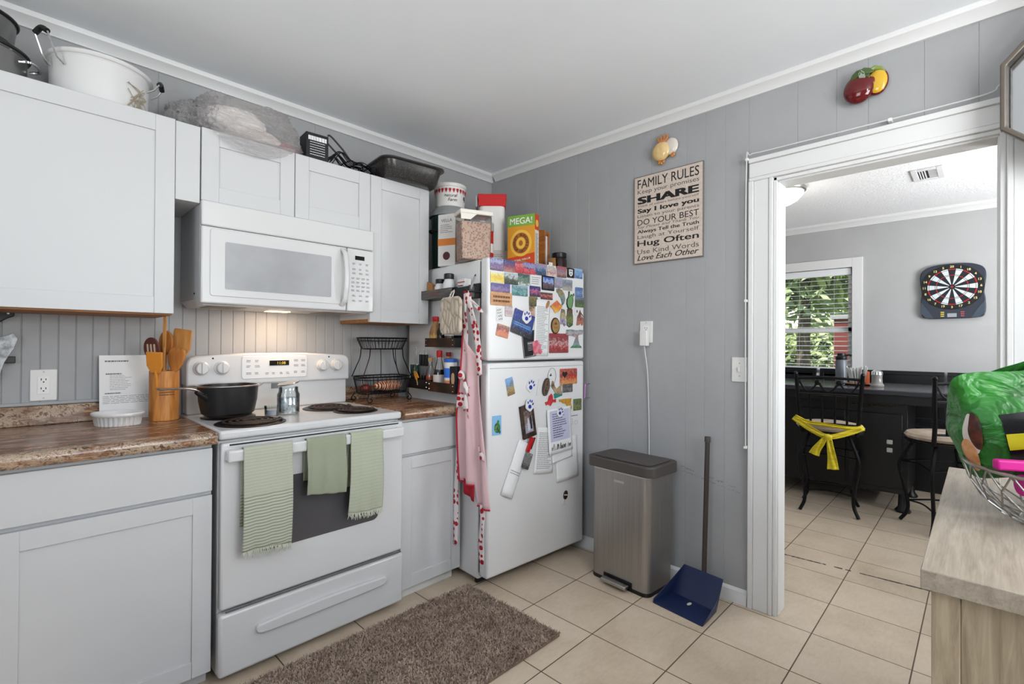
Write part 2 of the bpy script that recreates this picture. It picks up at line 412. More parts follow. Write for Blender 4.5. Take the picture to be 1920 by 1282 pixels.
# unseen window frames, added round the fill lamp openings
def simple_window(name, axis, pos, a0, a1, z0, z1):
    mb = MB()
    def bx(u0, u1, v0, v1, d0, d1):
        if axis == 'x': mb.box(u0, u1, pos+d0, pos+d1, v0, v1)
        else: mb.box(pos+d0, pos+d1, u0, u1, v0, v1)
    for u0, u1, v0, v1 in ((a0, a0+.04, z0, z1), (a1-.04, a1, z0, z1), (a0, a1, z0, z0+.04), (a0, a1, z1-.04, z1), (a0, a1, (z0+z1)/2-.02, (z0+z1)/2+.02)): bx(u0, u1, v0, v1, .02, .07)
    return struct(mb, name, TRIM)
simple_window('unseen_window_2', 'x', -4.3, -2.4, -.8, .9, 2.2)
simple_window('unseen_window_3', 'y', -3.6, -2.5, -1.3, 1.0, 2.2)
simple_window('unseen_window_4', 'x', -4.3, .9, 2.3, .85, 2.15)
# ------------------------------------------------------------------ cabinets
WOODED = matn('raw_wood_edge', [(.3, '#8a5a34'), (.6, '#a8713f'), (.8, '#b88450')], 6, .6, (1, 12, 12))
def shaker(mb, x0, x1, z0, z1, y, th=.02, st=.062, rec=.007):
    """a shaker door facing -y: stiles, rails and a recessed panel; front face at y"""
    mb.box(x0, x0+st, y, y+th, z0, z1); mb.box(x1-st, x1, y, y+th, z0, z1)
    mb.box(x0+st, x1-st, y, y+th, z0, z0+st); mb.box(x0+st, x1-st, y, y+th, z1-st, z1)
    mb.box(x0+st-.001, x1-st+.001, y+rec, y+th-.002, z0+st-.001, z1-st+.001)
def door(parent, name, *a, **k):
    mb = MB(); shaker(mb, *a, **k); return mb.build(name, PAINT, parent, bevel=.0012, seg=1)
t_ = thing('wall_cabinet', 'large white shaker wall cabinet at the left, over the brown counter', 'cabinet', (-2.49, 0, 1.33))
def loc(o, x, y, z): o.data.transform(Matrix.Translation((-x, -y, -z))); return o
def part(o, root): # shift world-built mesh into root space (root is unrotated)
    o.data.transform(Matrix.Translation(-Vector(root.location))); o.parent = root; return o
part(Box('body', PAINT, (-2.99, -1.985, -.308, 0, 1.358, 2.078)), t_)
part(Box('underside', WOODED, (-2.985, -1.987, -.308, -.002, 1.324, 1.358)), t_)
part(door(None, 'door', -2.568, -1.985, 1.33, 2.08, -.33), t_); part(door(None, 'door', -2.992, -2.572, 1.33, 2.08, -.33), t_)
t_ = thing('wall_cabinet', 'short white two door cabinet above the microwave', 'cabinet', (-1.53, 0, 1.79))
part(Box('body', PAINT, (-1.899, -1.155, -.308, 0, 1.79, 2.078)), t_)
part(Box('filler_strip', PAINT, (-1.983, -1.901, -.325, 0, 1.775, 2.078), bevel=.001), t_)
part(door(None, 'door', -1.897, -1.5335, 1.79, 2.08, -.33), t_); part(door(None, 'door', -1.5305, -1.156, 1.79, 2.08, -.33), t_)
t_ = thing('wall_cabinet', 'narrow white wall cabinet between microwave and fridge', 'cabinet', (-.97, 0, 1.33))
part(Box('body', PAINT, (-1.153, -.795, -.308, 0, 1.345, 2.078)), t_)
part(Box('underside', WOODED, (-1.151, -.80, -.306, -.002, 1.328, 1.345)), t_)
part(door(None, 'door', -1.154, -.793, 1.33, 2.08, -.33), t_)
def base_cabinet(label, x0, x1, doors):
    t_ = thing('base_cabinet', label, 'cabinet', ((x0+x1)/2, 0, 0))
    part(Box('body', PAINT, (x0, x1, -.59, -.005, .07, .862)), t_)
    part(Box('toe_kick', PAINT, (x0+.002, x1-.002, -.55, -.02, .0, .07)), t_)
    for a, b in doors:
        part(Box('drawer_front', PAINT, (a, b, -.61, -.59, .697, .848), bevel=.002), t_)
        part(door(None, 'door', a, b, .062, .683, -.61, .02, .058), t_)
    return t_
base_cabinet('white base cabinet under the left counter, beside the range', -2.96, -1.918, [(-2.957, -2.459), (-2.455, -1.92)])
tr = base_cabinet('narrow white base cabinet between range and fridge', -1.148, -.79, [(-1.146, -.785)])
part(MB().box(-1.146, -.80, -.562, -.551, 0, .035).build('toe_moulding', TRIM, bevel=.002), tr)

GRAN = mat('brown_granite_laminate', '#6d4c38', .22); t = NT(GRAN)
w1 = t.noise(t.co('Object', (.55, 2.2, 2.6), (0, 0, rad(10))), 5.5, 8, .72, 2.2); w2 = t.noise(t.co('Object', (1, 1.2, 1.3)), 42, 8, .82, 1.2); w3 = t.noise(t.co('Object', (1, 1.6, 3), loc=(3, 1, 0)), 6, 3, .6, .8)
base_ = t.ramp(w1, [(.32, '#1f1410'), (.41, '#573725'), (.46, '#8f6448'), (.495, '#4a2f22'), (.53, '#9a7355'), (.57, '#b9967a'), (.61, '#6a4733'), (.70, '#c2a488')])
# speckled zone: front edge and backsplash, where the pattern of the laminate turns to cream and black flecks
y_ = t.sep(t.co('Object'))[1]; fe = t.math('MAXIMUM', t.math('LESS_THAN', y_, -.585), t.math('GREATER_THAN', y_, -.05))
fleck = t.ramp(w2, [(.34, '#15100e'), (.43, '#4a3427'), (.48, '#9a7b62'), (.525, '#d5c3ac'), (.56, '#5f5142'), (.61, '#b79e84'), (.68, '#2e211b')])
zone = t.math('MULTIPLY', fe, t.math('MINIMUM', t.math('MAXIMUM', t.math('MULTIPLY_ADD', w3, 7.0, -2.95), .15), .9))
t.color(t.mix(zone, base_, fleck))
def counter(label, x0, x1, open_end):
    t_ = thing('countertop', label, 'counter', ((x0+x1)/2, 0, .865))
    mb = MB(); pr = [(-.635, .0), (-.642, .008), (-.643, .030), (-.637, .039), (-.628, .041), (-.04, .041), (-.001, .041), (-.001, 0)]
    n = len(pr); mb.verts([(x, y, .864+z) for x in (x0, x1) for y, z in pr], [(i, (i+1) % n, n+(i+1) % n, n+i) for i in range(n)] + [tuple(range(n)), tuple(range(2*n-1, n-1, -1))])
    part(mb.build('worktop', GRAN, smooth=50), t_)
    part(Box('backsplash', GRAN, (x0, x1, -.022, -.001, .9055, .978), bevel=.004), t_)
    return t_
counter('long brown granite look worktop left of the range', -2.96, -1.912, 1)
counter('short brown granite look worktop between range and fridge', -1.145, -.784, 0)
struct(MB().box(-2.96, -1.912, -.012, -.001, .979, .992), 'trim_5', WALL, 'thin grey strip above the backsplash', bevel=.003)

# ------------------------------------------------------------------ range
R0, R1, CT = -1.905, -1.152, .905
rg = thing('electric_range', 'white electric coil range with green towels on its handle', 'stove', ((R0+R1)/2, 0, 0))
part(Box('body', APPL, (R0+.004, R1-.004, -.60, -.03, .03, .868), bevel=.004), rg)
mb = MB(); mb.box(R0, R1, -.625, -.03, .872, CT); part(mb.build('cooktop', APPL, bevel=.010, seg=3), rg)
# back guard: sloped lower face, raised console with rounded top corners
mb = MB(); mb.box(R0+.012, R1-.012, -.105, -.03, CT, 1.05)
pts = [(R0+.006, 1.03), (R1-.006, 1.03), (R1-.006, 1.125)] + [(R1-.006-.035*(1-cos(a)), 1.125+.035*sin(a)) for a in (.5, 1.0, 1.57)] + [(R1-.25, 1.172), (R0+.25, 1.172)] + [(R0+.006+.035*(1-cos(a)), 1.125+.035*sin(a)) for a in (1.57, 1.0, .5)] + [(R0+.006, 1.125)]
mb.prism(pts, .095, Tr(0, -.125, 0)); part(mb.build('backguard', APPL, bevel=.008, seg=3), rg)
mb = MB(); mb.prism(rrect(.30, .105, .012, cx=-1.535, cz=1.105), .006, Tr(0, -.129, 0))
pn = part(mb.build('control_panel', mat('white_control_face', '#d6d7d8', .35), bevel=.002), rg)
cp = MB().box(-1.565, -1.475, -.1305, -.1285, 1.112, 1.136).build('clock_display', mat('dark_display', '#15120c', .15)); cp.data.transform(Tr(-rg.location.x, 0, 0)); cp.parent = pn
mb = MB(); text(mb, '11:08', Tr(-1.51-rg.location.x, -.1312, 1.124), h=.013)
d_ = mb.build('display_digits', mat('amber_digits', '#c9a53a', .5, emit='#d8a92c', es=.6), cp, smooth=0)
mb = MB(); rnd = random.Random(5)
for x in (-1.655, -1.618, -1.44, -1.405):
    for z in (1.135, 1.110, 1.078): lines(mb, Tr(x-rg.location.x, -.1295, z), .022, .012, 2, rnd)
for x in (-1.575, -1.545, -1.51, -1.48): lines(mb, Tr(x-rg.location.x, -.1295, 1.075), .016, .012, 2, rnd)
mb.build('panel_print', GREYINK, pn, smooth=0)
mb = MB(); mb.box(-1.548, -1.515, -.1062, -.105, 1.0, 1.026); part(mb.build('badge', mat('grey_badge', '#6f7072', .4)), rg)
for x in (-1.845, -1.765, -1.307, -1.233):
    kb = MB().lathe([(.031, 0), (.031, .006), (.026, .010), (.024, .026), (.021, .029), (0, .029)], 28, Tr(x, -.125, 1.107) @ Rx(90))
    k = part(kb.build('knob', APPL), rg)
    g = MB().box(-.004, .004, -.036, -.027, -.023, .023); gg = g.build('grip_ridge', APPL, bevel=.002); gg.data.transform(Tr(x-rg.location.x, -.125, 1.107)); gg.parent = k
    mk = MB().box(-.003, .003, -.1262, -.125, 1.062, 1.068).build('marker', INK); part(mk, rg)
for x in (-1.80, -1.272): part(MB().lathe([(.004, 0), (.004, .0012), (0, .0012)], 10, Tr(x, -.125, 1.150) @ Rx(90)).build('indicator_light', INK), rg)
COIL = matn('burner_coil_iron', [(.35, '#231b17'), (.65, '#4a3a31')], 30, .55, metal=.3)
for x, y, r in ((-1.758, -.492, .108), (-1.775, -.265, .085), (-1.345, -.285, .100), (-1.300, -.465, .082)):
    mb = MB().lathe([(r+.016, 0), (r+.018, .003), (r+.012, .005), (r, .0015), (.02, .0008), (0, .0008)], 36, Tr(x, y, CT))
    dp = part(mb.build('drip_pan', mat('dark_drip_pan', '#2a221e', .35, .6)), rg)
    pts = []; turns = 4
    for k in range(int(turns*28)+1):
        a = 2*pi*k/28; rr = .018+(r-.018)*k/(turns*28); pts.append((x+rr*cos(a), y+rr*sin(a), CT+.010))
    cb = MB().tube(pts, .0052, 8, flat=.7).build('coil', COIL); cb.data.transform(Tr(-rg.location.x, 0, 0)); cb.parent = dp
# oven door, window, handle, drawer
mb = MB(); mb.box(R0+.005, R1-.004, -.640, -.602, .272, .862); part(mb.build('oven_door', APPL, bevel=.008, seg=3), rg); od = rg.children[-1]
OW = mat('oven_window_glass', '#4b4a4d', .12, spec=.6)
mb = MB(); mb.prism(rrect(.50, .265, .03, cx=-1.53-rg.location.x, cz=.577), .002, Tr(0, -.6415, 0)); mb.build('oven_window', OW, od, smooth=0)
mb = MB(); mb.box(R0+.03, R1-.03, -.6425, -.6405, .853, .858); mb.build('vent_slot', BLACK).data.transform(Tr(-rg.location.x, 0, 0)); bpy.context.view_layer.update()
vs = [o for o in COL.objects if o.name.startswith('vent_slot')][-1]; vs.parent = od
mb = MB(); mb.box(R0+.016, R1-.022, -.682, -.666, .800, .842); mb.box(R0+.016, R0+.040, -.668, -.638, .802, .84); mb.box(R1-.046, R1-.022, -.668, -.638, .802, .84)
h_ = mb.build('handle', APPL, bevel=.007, seg=3); h_.data.transform(Tr(-rg.location.x, 0, 0)); h_.parent = od
mb = MB(); mb.box(R0-.0, R1+.0, -.645, -.602, .035, .258); dr = part(mb.build('storage_drawer', APPL, bevel=.012, seg=3), rg)
pts = smooth_path([(-.27, .0), (-.265, .012), (-.23, .018), (0, .024), (.23, .018), (.265, .012), (.27, 0), (.26, -.014), (.22, -.020), (0, -.022), (-.22, -.020), (-.26, -.014), (-.27, 0)], 4)[:-1]
mb = MB(); mb.prism([(p.x+.012, p.y+.170) for p in pts], .024, Tr(0, -.663, 0)); mb.build('pull_ridge', APPL, dr, bevel=.013, seg=4)
mb = MB(); mb.tube([(R0+.02, -.645, .266), (R1-.015, -.645, .266)], .003, 6); part(mb.build('door_trim', mat('grey_gasket', '#707274', .4, .5)), rg)
for x in (R0+.06, R1-.06):
    part(MB().cyl((x, -.56, 0), (x, -.56, .04), .018).build('foot', BLACK), rg)

# ------------------------------------------------------------------ microwave
mw = thing('over_range_microwave', 'white microwave mounted over the range', 'microwave', (-1.52, 0, 1.375))
part(Box('body', mat('microwave_side_grey', '#b4b6b9', .45), (-1.899, -1.142, -.32, -.002, 1.395, 1.788)), mw)
part(Box('vent_panel', APPL, (-1.899, -1.142, -.345, -.32, 1.688, 1.788), bevel=.006), mw)
mb = MB(); mb.box(-1.899, -1.288, -.345, -.32, 1.378, 1.686); dd = part(mb.build('door', APPL, bevel=.006), mw)
def inpart(o, root, parent): o.data.transform(Matrix.Translation(-Vector(root.location))); o.parent = parent; return o
mb = MB(); mb.prism(rrect(.572, .27, .012, cx=-1.583, cz=1.543), .006, Tr(0, -.350, 0)); inpart(mb.build('door_panel', APPL, bevel=.002), mw, dd)
MW = matn('microwave_window', [(.4, '#9b9c9f'), (.6, '#a5a6a9')], 4, .22, spec=.5)
mb = MB(); mb.prism(rrect(.447, .192, .006, cx=-1.592, cz=1.534), .002, Tr(0, -.3522, 0)); inpart(mb.build('window', MW, smooth=0), mw, dd)
hp = smooth_path([(-1.312, -.350, 1.672), (-1.310, -.378, 1.64), (-1.308, -.390, 1.54), (-1.310, -.378, 1.44), (-1.312, -.350, 1.405)], 6)
inpart(MB().tube(hp, .013, 10, flat=.75).build('handle', APPL), mw, dd)
cp = part(Box('control_panel', APPL, (-1.285, -1.142, -.345, -.32, 1.378, 1.686), bevel=.005), mw)
inpart(MB().box(-1.245, -1.195, -.3462, -.345, 1.632, 1.652).build('display', mat('black_display', '#0b0b0c', .1)), mw, cp)
mb = MB(); rnd = random.Random(8)
for z, n in ((1.612, 3), (1.585, 3), (1.565, 3), (1.54, 4), (1.52, 4), (1.50, 4), (1.48, 4), (1.455, 3), (1.43, 3)):
    for k in range(n): lines(mb, Tr(-1.268+.108*(k+.5)/n, -.3458, z), .020, .010, 2, rnd)
inpart(mb.build('key_print', GREYINK, smooth=0), mw, cp)
mb = MB(); mb.verts([(-1.88, -.30, 1.372), (-1.16, -.30, 1.372), (-1.16, -.03, 1.372), (-1.88, -.03, 1.372), (-1.897, -.325, 1.395), (-1.144, -.325, 1.395), (-1.144, -.005, 1.395), (-1.897, -.005, 1.395)],
    [(0, 1, 2, 3), (7, 6, 5, 4), (0, 4, 5, 1), (1, 5, 6, 2), (2, 6, 7, 3), (3, 7, 4, 0)]); bp = part(mb.build('bottom_vent', APPL, smooth=0), mw)
for x in (-1.78, -1.30): inpart(MB().box(x-.07, x+.07, -.27, -.12, 1.3705, 1.373).build('grease_filter', mat('filter_mesh', '#7d7468', .5, .6)), mw, bp)
inpart(MB().box(-1.57, -1.47, -.13, -.07, 1.370, 1.373).build('task_lamp', mat('lit_lamp_lens', '#fff0d8', .4, emit='#ffdcb0', es=3)), mw, bp)
part(MB().ball((-1.9, -.25, 1.42), .004, seg=8).build('screw', BLACK), mw)
lamp('microwave_task_light', 'AREA', (-1.52, -.17, 1.366), 1.9, (1, .70, .46), .16, to=(-1.52, -.10, .9))
# ------------------------------------------------------------------ refrigerator (turned 3.5 degrees in its corner)
FX, FY, FA = -.787, -.815, rad(-3.5)
FRM = Matrix.Translation((FX, FY, 0)) @ Matrix.Rotation(FA, 4, 'Z')
def FR(u, d, z): return FRM @ Vector((u, d, z))
FW = .742
FRW = mat('white_fridge_enamel', '#dfdfdf', .32, coat=.1)
fg = thing('refrigerator', 'white top freezer refrigerator in the corner, its doors covered in magnets', 'refrigerator', FR(0, 0, 0), FA)
Box('body', FRW, (.006, FW-.006, .078, .765, .035, 1.648), fg, bevel=.006)
Box('gasket', mat('grey_gasket', '#707274', .4, .5), (.012, FW-.012, .062, .079, .07, 1.64), fg)
fd = Box('freezer_door', FRW, (0, FW, 0, .063, 1.137, 1.652), fg, bevel=.014, seg=4)
rd = Box('fridge_door', FRW, (0, FW, 0, .063, .058, 1.126), fg, bevel=.014, seg=4)
Box('recess_line', mat('grey_gasket', '#707274'), (.012, FW-.012, -.0008, .001, 1.098, 1.100), rd)
Box('hinge_cover', FRW, (FW-.09, FW-.01, .01, .09, 1.6535, 1.668), fg, bevel=.003)
Box('base_grille', BLACK, (.02, FW-.02, .10, .12, .004, .05), fg)
for u in (.06, FW-.06): MB().cyl((u, .13, 0), (u, .13, .036), .016).build('foot', BLACK, fg)

# ------------------------------------------------------------------ things held on the fridge doors
def picmat(name, stops, scale=9, amt=.35, seed=0, rough=.35):
    """a printed picture: bands of colour from bottom to top broken up by noise"""
    m = mat(name, stops[0][1], rough); t = NT(m)
    co = t.co('Object', (1, 1, 1), loc=(seed*1.7, 0, seed*.3)); z = t.sep(t.co('Generated'))[2]
    f = t.noise(co, scale*8, 5, .7, .5); g = t.noise(t.co('Object', (1, 1, 1), loc=(seed*.7, 1, seed)), scale*22, 4, .7, .8)
    a = t.math('ADD', t.math('MULTIPLY_ADD', z, .8, .1), t.math('MULTIPLY', t.math('SUBTRACT', f, .5), amt*3.6))
    c = t.ramp(a, stops); d = t.ramp(g, [(.30, '#1c1820'), (.46, '#808080'), (.56, '#808080'), (.72, '#e8e4e0')])
    k = t.math('MULTIPLY', t.math('ABSOLUTE', t.math('SUBTRACT', g, .51)), 3.2); t.color(t.mix(t.math('MINIMUM', k, .42), c, d)); return m
SHIELD = [(-.5, .5), (-.3, .42), (-.15, .5), (0, .45), (.15, .5), (.3, .42), (.5, .5), (.45, .1), (.48, -.1), (.35, -.32), (0, -.5), (-.35, -.32), (-.48, -.1), (-.45, .1)]
FISH = [(-.5, .42), (-.2, .5), (.15, .4), (.4, .2), (.5, -.1), (.35, -.35), (.1, -.5), (.12, -.3), (-.02, -.05), (-.2, .05), (-.3, .2), (-.45, .25)]
CACT = [(-.15, -.5), (.15, -.5), (.3, -.3), (.4, .0), (.35, .2), (.5, .3), (.45, .42), (.3, .3), (.15, .35), (.0, .2), (-.05, .5), (-.18, .48), (-.2, .2), (-.38, .05), (-.42, -.2), (-.3, -.4)]
DIAM = [(-.5, 0), (-.1, .35), (.05, .5), (.5, .05), (.15, -.4), (-.1, -.5), (-.25, -.2)]
BEAR = [(-.5, -.5), (-.4, 0), (-.2, .3), (-.05, .5), (.1, .3), (.5, .1), (.45, -.1), (.5, -.4), (.2, -.5), (.1, -.3), (-.1, -.45)]
FIG = [(-.3, .5), (.2, .45), (.3, .2), (.5, .05), (.3, -.1), (.4, -.4), (.15, -.5), (-.1, -.35), (-.45, -.4), (-.5, 0), (-.4, .3)]
TOTEM = [(-.4, .5), (.4, .5), (.42, .25), (.5, .1), (.48, -.35), (.2, -.45), (-.1, -.5), (-.45, -.4), (-.5, 0), (-.42, .25)]
TEEP = [(-.5, -.5), (.5, -.5), (.45, -.36), (.32, -.3), (.18, .2), (.2, .5), (.08, .42), (-.02, .3), (-.2, -.2), (-.3, -.34)]
BIRD = [(-.5, -.15), (-.25, -.1), (-.15, .3), (.08, .5), (.2, .3), (.22, 0), (.5, .02), (.48, -.25), (.2, -.2), (0, -.5), (-.2, -.35), (-.4, -.4)]
FLA = [(-.5, .5), (.45, .5), (.42, .15), (.5, -.25), (.35, -.5), (.15, -.35), (.08, .0), (0, .15), (-.2, .18), (-.3, .3), (-.48, .32)]
CAT = [(-.5, .1), (-.42, .5), (-.3, .45), (-.2, .1), (0, -.1), (.35, .12), (.5, .4), (.5, .1), (.42, -.1), (.45, -.5), (.1, -.48), (-.15, -.4), (-.35, -.1)]
LETT = [(-.5, -.2), (-.48, .45), (-.2, .5), (.1, .4), (.3, .48), (.5, .5), (.48, .0), (.2, -.15), (.1, -.5), (-.1, -.3), (-.3, -.25)]
def hang(name, label, cat, u, z, w, h, m, roll=0, th=.003, shape=None, lift=.0, group='magnets on the fridge doors', build=True):
    """a flat thing held against the fridge front, centre (u,z)"""
    p = FR(u, -.0012-lift, z); o = None
    if build:
        mb = MB(); pts = [(a*w, b*h) for a, b in shape] if shape else rrect(w, h, min(.004, w*.1), 2)
        mb.prism(pts, th, Tr(0, -th, 0)); o = mb.build(name, m, bevel=min(.0008, th*.3), seg=1, smooth=0)
    else: o = bpy.data.objects.new(name, None); COL.objects.link(o)
    o.location = p; o.rotation_euler = (Matrix.Rotation(FA, 3, 'Z') @ Matrix.Rotation(rad(roll), 3, 'Y')).to_euler()
    return tag(o, label, cat, group)
P = picmat
MAGS = [
 ('picture_magnet', 'purple desert sunset picture magnet at the left end of the top row', .053, 1.619, .086, .062, P('p1', [(.1, '#54406e'), (.35, '#8c6a8e'), (.5, '#5d4a86'), (.7, '#a9b0cf'), (.95, '#56548e')], seed=1)),
 ('picture_magnet', 'red rock dusk picture magnet, second in the top row', .137, 1.620, .076, .062, P('p2', [(.15, '#b07a72'), (.4, '#8a3343'), (.6, '#4a3a78'), (.95, '#2e3566')], seed=2)),
 ('picture_magnet', 'bright red poster magnet with pale scrawl in the top row', .206, 1.621, .060, .060, P('p3', [(.3, '#b32434'), (.55, '#d0414a'), (.66, '#c99aa0'), (.75, '#a81e30')], 12, .4, 3)),
 ('picture_magnet', 'red arch picture magnet under a lilac sky in the top row', .282, 1.623, .090, .062, P('p4', [(.25, '#c53246'), (.4, '#d65a6a'), (.5, '#3f2a5e'), (.65, '#a59ec8'), (.95, '#46427f')], 7, .35, 4)),
 ('picture_magnet', 'blue pine forest and cliff picture magnet in the top row', .369, 1.627, .080, .064, P('p5', [(.2, '#2d3b56'), (.45, '#3a5b86'), (.6, '#7898c2'), (.8, '#b07b78'), (.95, '#6f93c4')], 8, .4, 5)),
 ('picture_magnet', 'white card magnet with red figures in the top row', .452, 1.628, .074, .062, P('p6', [(.2, '#d9c9c6'), (.42, '#b14a56'), (.5, '#e3dcd8'), (.7, '#9a8a84'), (.9, '#e5e0dc')], 11, .4, 6)),
 ('picture_magnet', 'pink and grey portraits magnet between white card and black shield', .536, 1.631, .080, .062, P('p7', [(.2, '#6b4c4e'), (.45, '#b98580'), (.6, '#76758e'), (.85, '#a34c50')], 9, .5, 7)),
 ('shield_magnet', 'black magnet with a white route shield in the top row', .613, 1.634, .060, .056, mat('black_magnet', '#0d0d10', .35)),
 ('picture_magnet', 'light blue winter picture magnet at the right end of the top row', .683, 1.637, .072, .056, P('p9', [(.2, '#3e68a8'), (.45, '#8fb4dd'), (.6, '#587fb8'), (.85, '#9cc0e6')], 9, .5, 9)),
 ('map_magnet', 'yellow map magnet on white at the left of the second row', .057, 1.552, .090, .060, P('p10', [(.12, '#d9d7c4'), (.3, '#e8cf3e'), (.55, '#dcb93a'), (.72, '#e6da72'), (.85, '#dcdcd2')], 7, .3, 10)),
 ('picture_magnet', 'dark green hill road picture magnet in the second row', .151, 1.556, .092, .058, P('p11', [(.15, '#16211a'), (.4, '#2f3c2a'), (.58, '#6b6d56'), (.7, '#b9c1c9'), (.95, '#a7b5c4')], 6, .35, 11)),
 ('picture_magnet', 'green bicycle picture magnet with pale wheels in the second row', .240, 1.560, .086, .060, P('p12', [(.15, '#cfd4cf'), (.32, '#3b5a4c'), (.55, '#6f8f7c'), (.75, '#21403a'), (.95, '#355c50')], 8, .45, 12)),
 ('note_magnet', 'white magnet with grey handwriting in the second row', .329, 1.563, .080, .060, mat('white_magnet', '#dcdcdc', .5)),
 ('picture_magnet', 'blue sky mountain picture magnet in a wide black frame', .425, 1.558, .100, .080, mat('black_magnet', '#0d0d10')),
 ('picture_magnet', 'small lavender street picture magnet right of the black frame', .511, 1.568, .062, .058, P('p15', [(.2, '#7d7d9a'), (.45, '#b7a9b4'), (.6, '#8d90ae'), (.9, '#a6abc6')], 10, .5, 15)),
 ('picture_magnet', 'grey seaside picture magnet at the right of the second row', .587, 1.562, .082, .062, P('p16', [(.2, '#b0aa9c'), (.4, '#8b8f92'), (.6, '#6f7884'), (.85, '#9aa4b4')], 6, .3, 16)),
 ('picture_magnet', 'long purple city skyline magnet at the left of the third row', .079, 1.504, .128, .046, P('p18', [(.2, '#5c3f68'), (.45, '#8a72ad'), (.6, '#453a78'), (.85, '#4a4c9a')], 12, .45, 18)),
 ('picture_magnet', 'teal eagle and map picture magnet in the third row', .212, 1.500, .112, .054, P('p19', [(.2, '#2b7377'), (.45, '#7fb5b2'), (.55, '#1f5f68'), (.8, '#86a8b4')], 7, .5, 19)),
 ('picture_magnet', 'night city skyline magnet in blue and pink, third row', .324, 1.505, .082, .056, P('p20', [(.2, '#20234f'), (.42, '#9a3f6e'), (.55, '#d06a92'), (.62, '#2b2f74'), (.9, '#1f2a72')], 9, .35, 20)),
 ('wood_magnet', 'tan wooden plaque magnet with burnt lettering at the left', .085, 1.448, .144, .068, matn('tan_wood', [(.35, '#b0835e'), (.6, '#c89b74'), (.8, '#d3ab84')], 22, .6, (1, 1, 6))),
 ('picture_magnet', 'dark red city night magnet under the black framed picture', .414, 1.486, .096, .038, P('p22', [(.2, '#4b1a24'), (.45, '#a73340'), (.55, '#d9a48e'), (.62, '#6d1f2c'), (.9, '#2c1420')], 12, .4, 22)),
 ('picture_magnet', 'brown and green wildlife magnet above the portrait strip', .311, 1.450, .064, .052, P('p23', [(.2, '#3c3a20'), (.45, '#7a6a34'), (.6, '#4a4d26'), (.85, '#8a7a3e')], 9, .5, 23)),
 ('photo_strip', 'narrow portrait photo strip behind the blue paw', .301, 1.388, .040, .078, P('p24', [(.2, '#7a4b3e'), (.5, '#d3aa90'), (.7, '#a9806c'), (.9, '#41502e')], 7, .4, 24)),
 ('picture_magnet', 'blue eagle crag magnet at the right door edge, third row', .689, 1.529, .068, .056, P('p29', [(.2, '#46699c'), (.5, '#86a6d0'), (.62, '#365a8e'), (.9, '#5d86be')], 8, .5, 29)),
 ('picture_magnet', 'green mountain picture magnet under the blue eagle magnet', .693, 1.470, .078, .060, P('p30', [(.2, '#55743a'), (.45, '#38502c'), (.6, '#5d5a4a'), (.8, '#6a7fa0')], 8, .45, 30)),
 ('note_magnet', 'white square note at the right edge above the brown bear magnet', .690, 1.415, .074, .046, mat('white_magnet', '#dcdcdc')),
 ('flower_magnet', 'small pink flower square magnet beside the script sticker', .135, 1.390, .050, .056, P('p33', [(.2, '#c9bfb6'), (.45, '#b58a90'), (.6, '#d3cdd0'), (.85, '#a7a0ac')], 12, .5, 33)),
 ('star_magnet', 'small gold star magnet peeking over the blue poster', .190, 1.394, .034, .034, mat('gold_magnet', '#b5ad7c', .4)),
 ('picture_magnet', 'tilted orange flag picture magnet low on the freezer door', .095, 1.287, .082, .062, P('p42', [(.15, '#c8794e'), (.4, '#d97f55'), (.55, '#b04c3a'), (.68, '#5a3f4c'), (.9, '#c98a5c')], 7, .4, 42)),
 ('poster', 'black flyer with white print hanging under the blue poster', .283, 1.222, .098, .140, mat('black_flyer', '#1b1b1e', .45)),
 ('poster', 'blue film poster card, tilted, under a paw magnet', .232, 1.327, .150, .128, P('p36', [(.22, '#05060c'), (.36, '#0c2a72'), (.45, '#2466b4'), (.5, '#0b1a44'), (.6, '#14338f'), (.95, '#1b2f86')], 6, .22, 36)),
 ('picture_magnet', 'red team picture magnet with white figures low on the freezer', .516, 1.228, .160, .110, P('p45', [(.2, '#8d1820'), (.4, '#b5232c'), (.52, '#d9c9c4'), (.6, '#7c141c'), (.8, '#9a1c26')], 10, .42, 45)),
 ('postcard_magnet', 'tall seaside cliff picture, tilted, high on the lower door', .148, 1.004, .052, .092, P('p48', [(.2, '#8a6a34'), (.45, '#b29a62'), (.55, '#5d7f9e'), (.7, '#78a4d8'), (.95, '#86b0de')], 6, .3, 48)),
 ('clip_magnet', 'slim white bar clip beside the brown cord bundle', .353, .988, .014, .088, mat('white_magnet', '#dcdcdc')),
 ('teal_magnet', 'small teal bar magnet under the tan cat magnet', .511, .938, .068, .028, mat('teal_magnet', '#2c8079', .4)),
 ('picture_magnet', 'orange love heart postcard magnet at the top right of the lower door', .600, 1.038, .148, .090, P('p55', [(.15, '#d79a4c'), (.35, '#d5743f'), (.5, '#b8322c'), (.65, '#43302e'), (.8, '#d0553c')], 8, .45, 55)),
 ('picture_magnet', 'dark grey car photo magnet under the love heart postcard', .592, .972, .086, .050, P('p56', [(.2, '#3f3b3a'), (.45, '#8a8480'), (.55, '#262424'), (.8, '#6a6260')], 8, .4, 56)),
 ('picture_magnet', 'green forest square magnet at the right of the lower door', .680, .870, .074, .068, P('p59', [(.2, '#55602e'), (.45, '#8b9650'), (.6, '#39431f'), (.85, '#6f7c3c')], 10, .5, 59)),
 ('turtle_card', 'light blue card with a green turtle at the left of the lower door', .060, .814, .060, .098, mat('light_blue_card', '#7fb4dc', .4)),
 ('sketch_card', 'white card with a small line sketch beside the lilac letter', .649, .778, .094, .086, mat('white_magnet', '#dcdcdc')),
]
ROLL = {'tilted orange flag': 12, 'black flyer': -8, 'blue film': 16, 'tall seaside': -13, 'slim white': 12, 'small teal': -12}
MG = {}
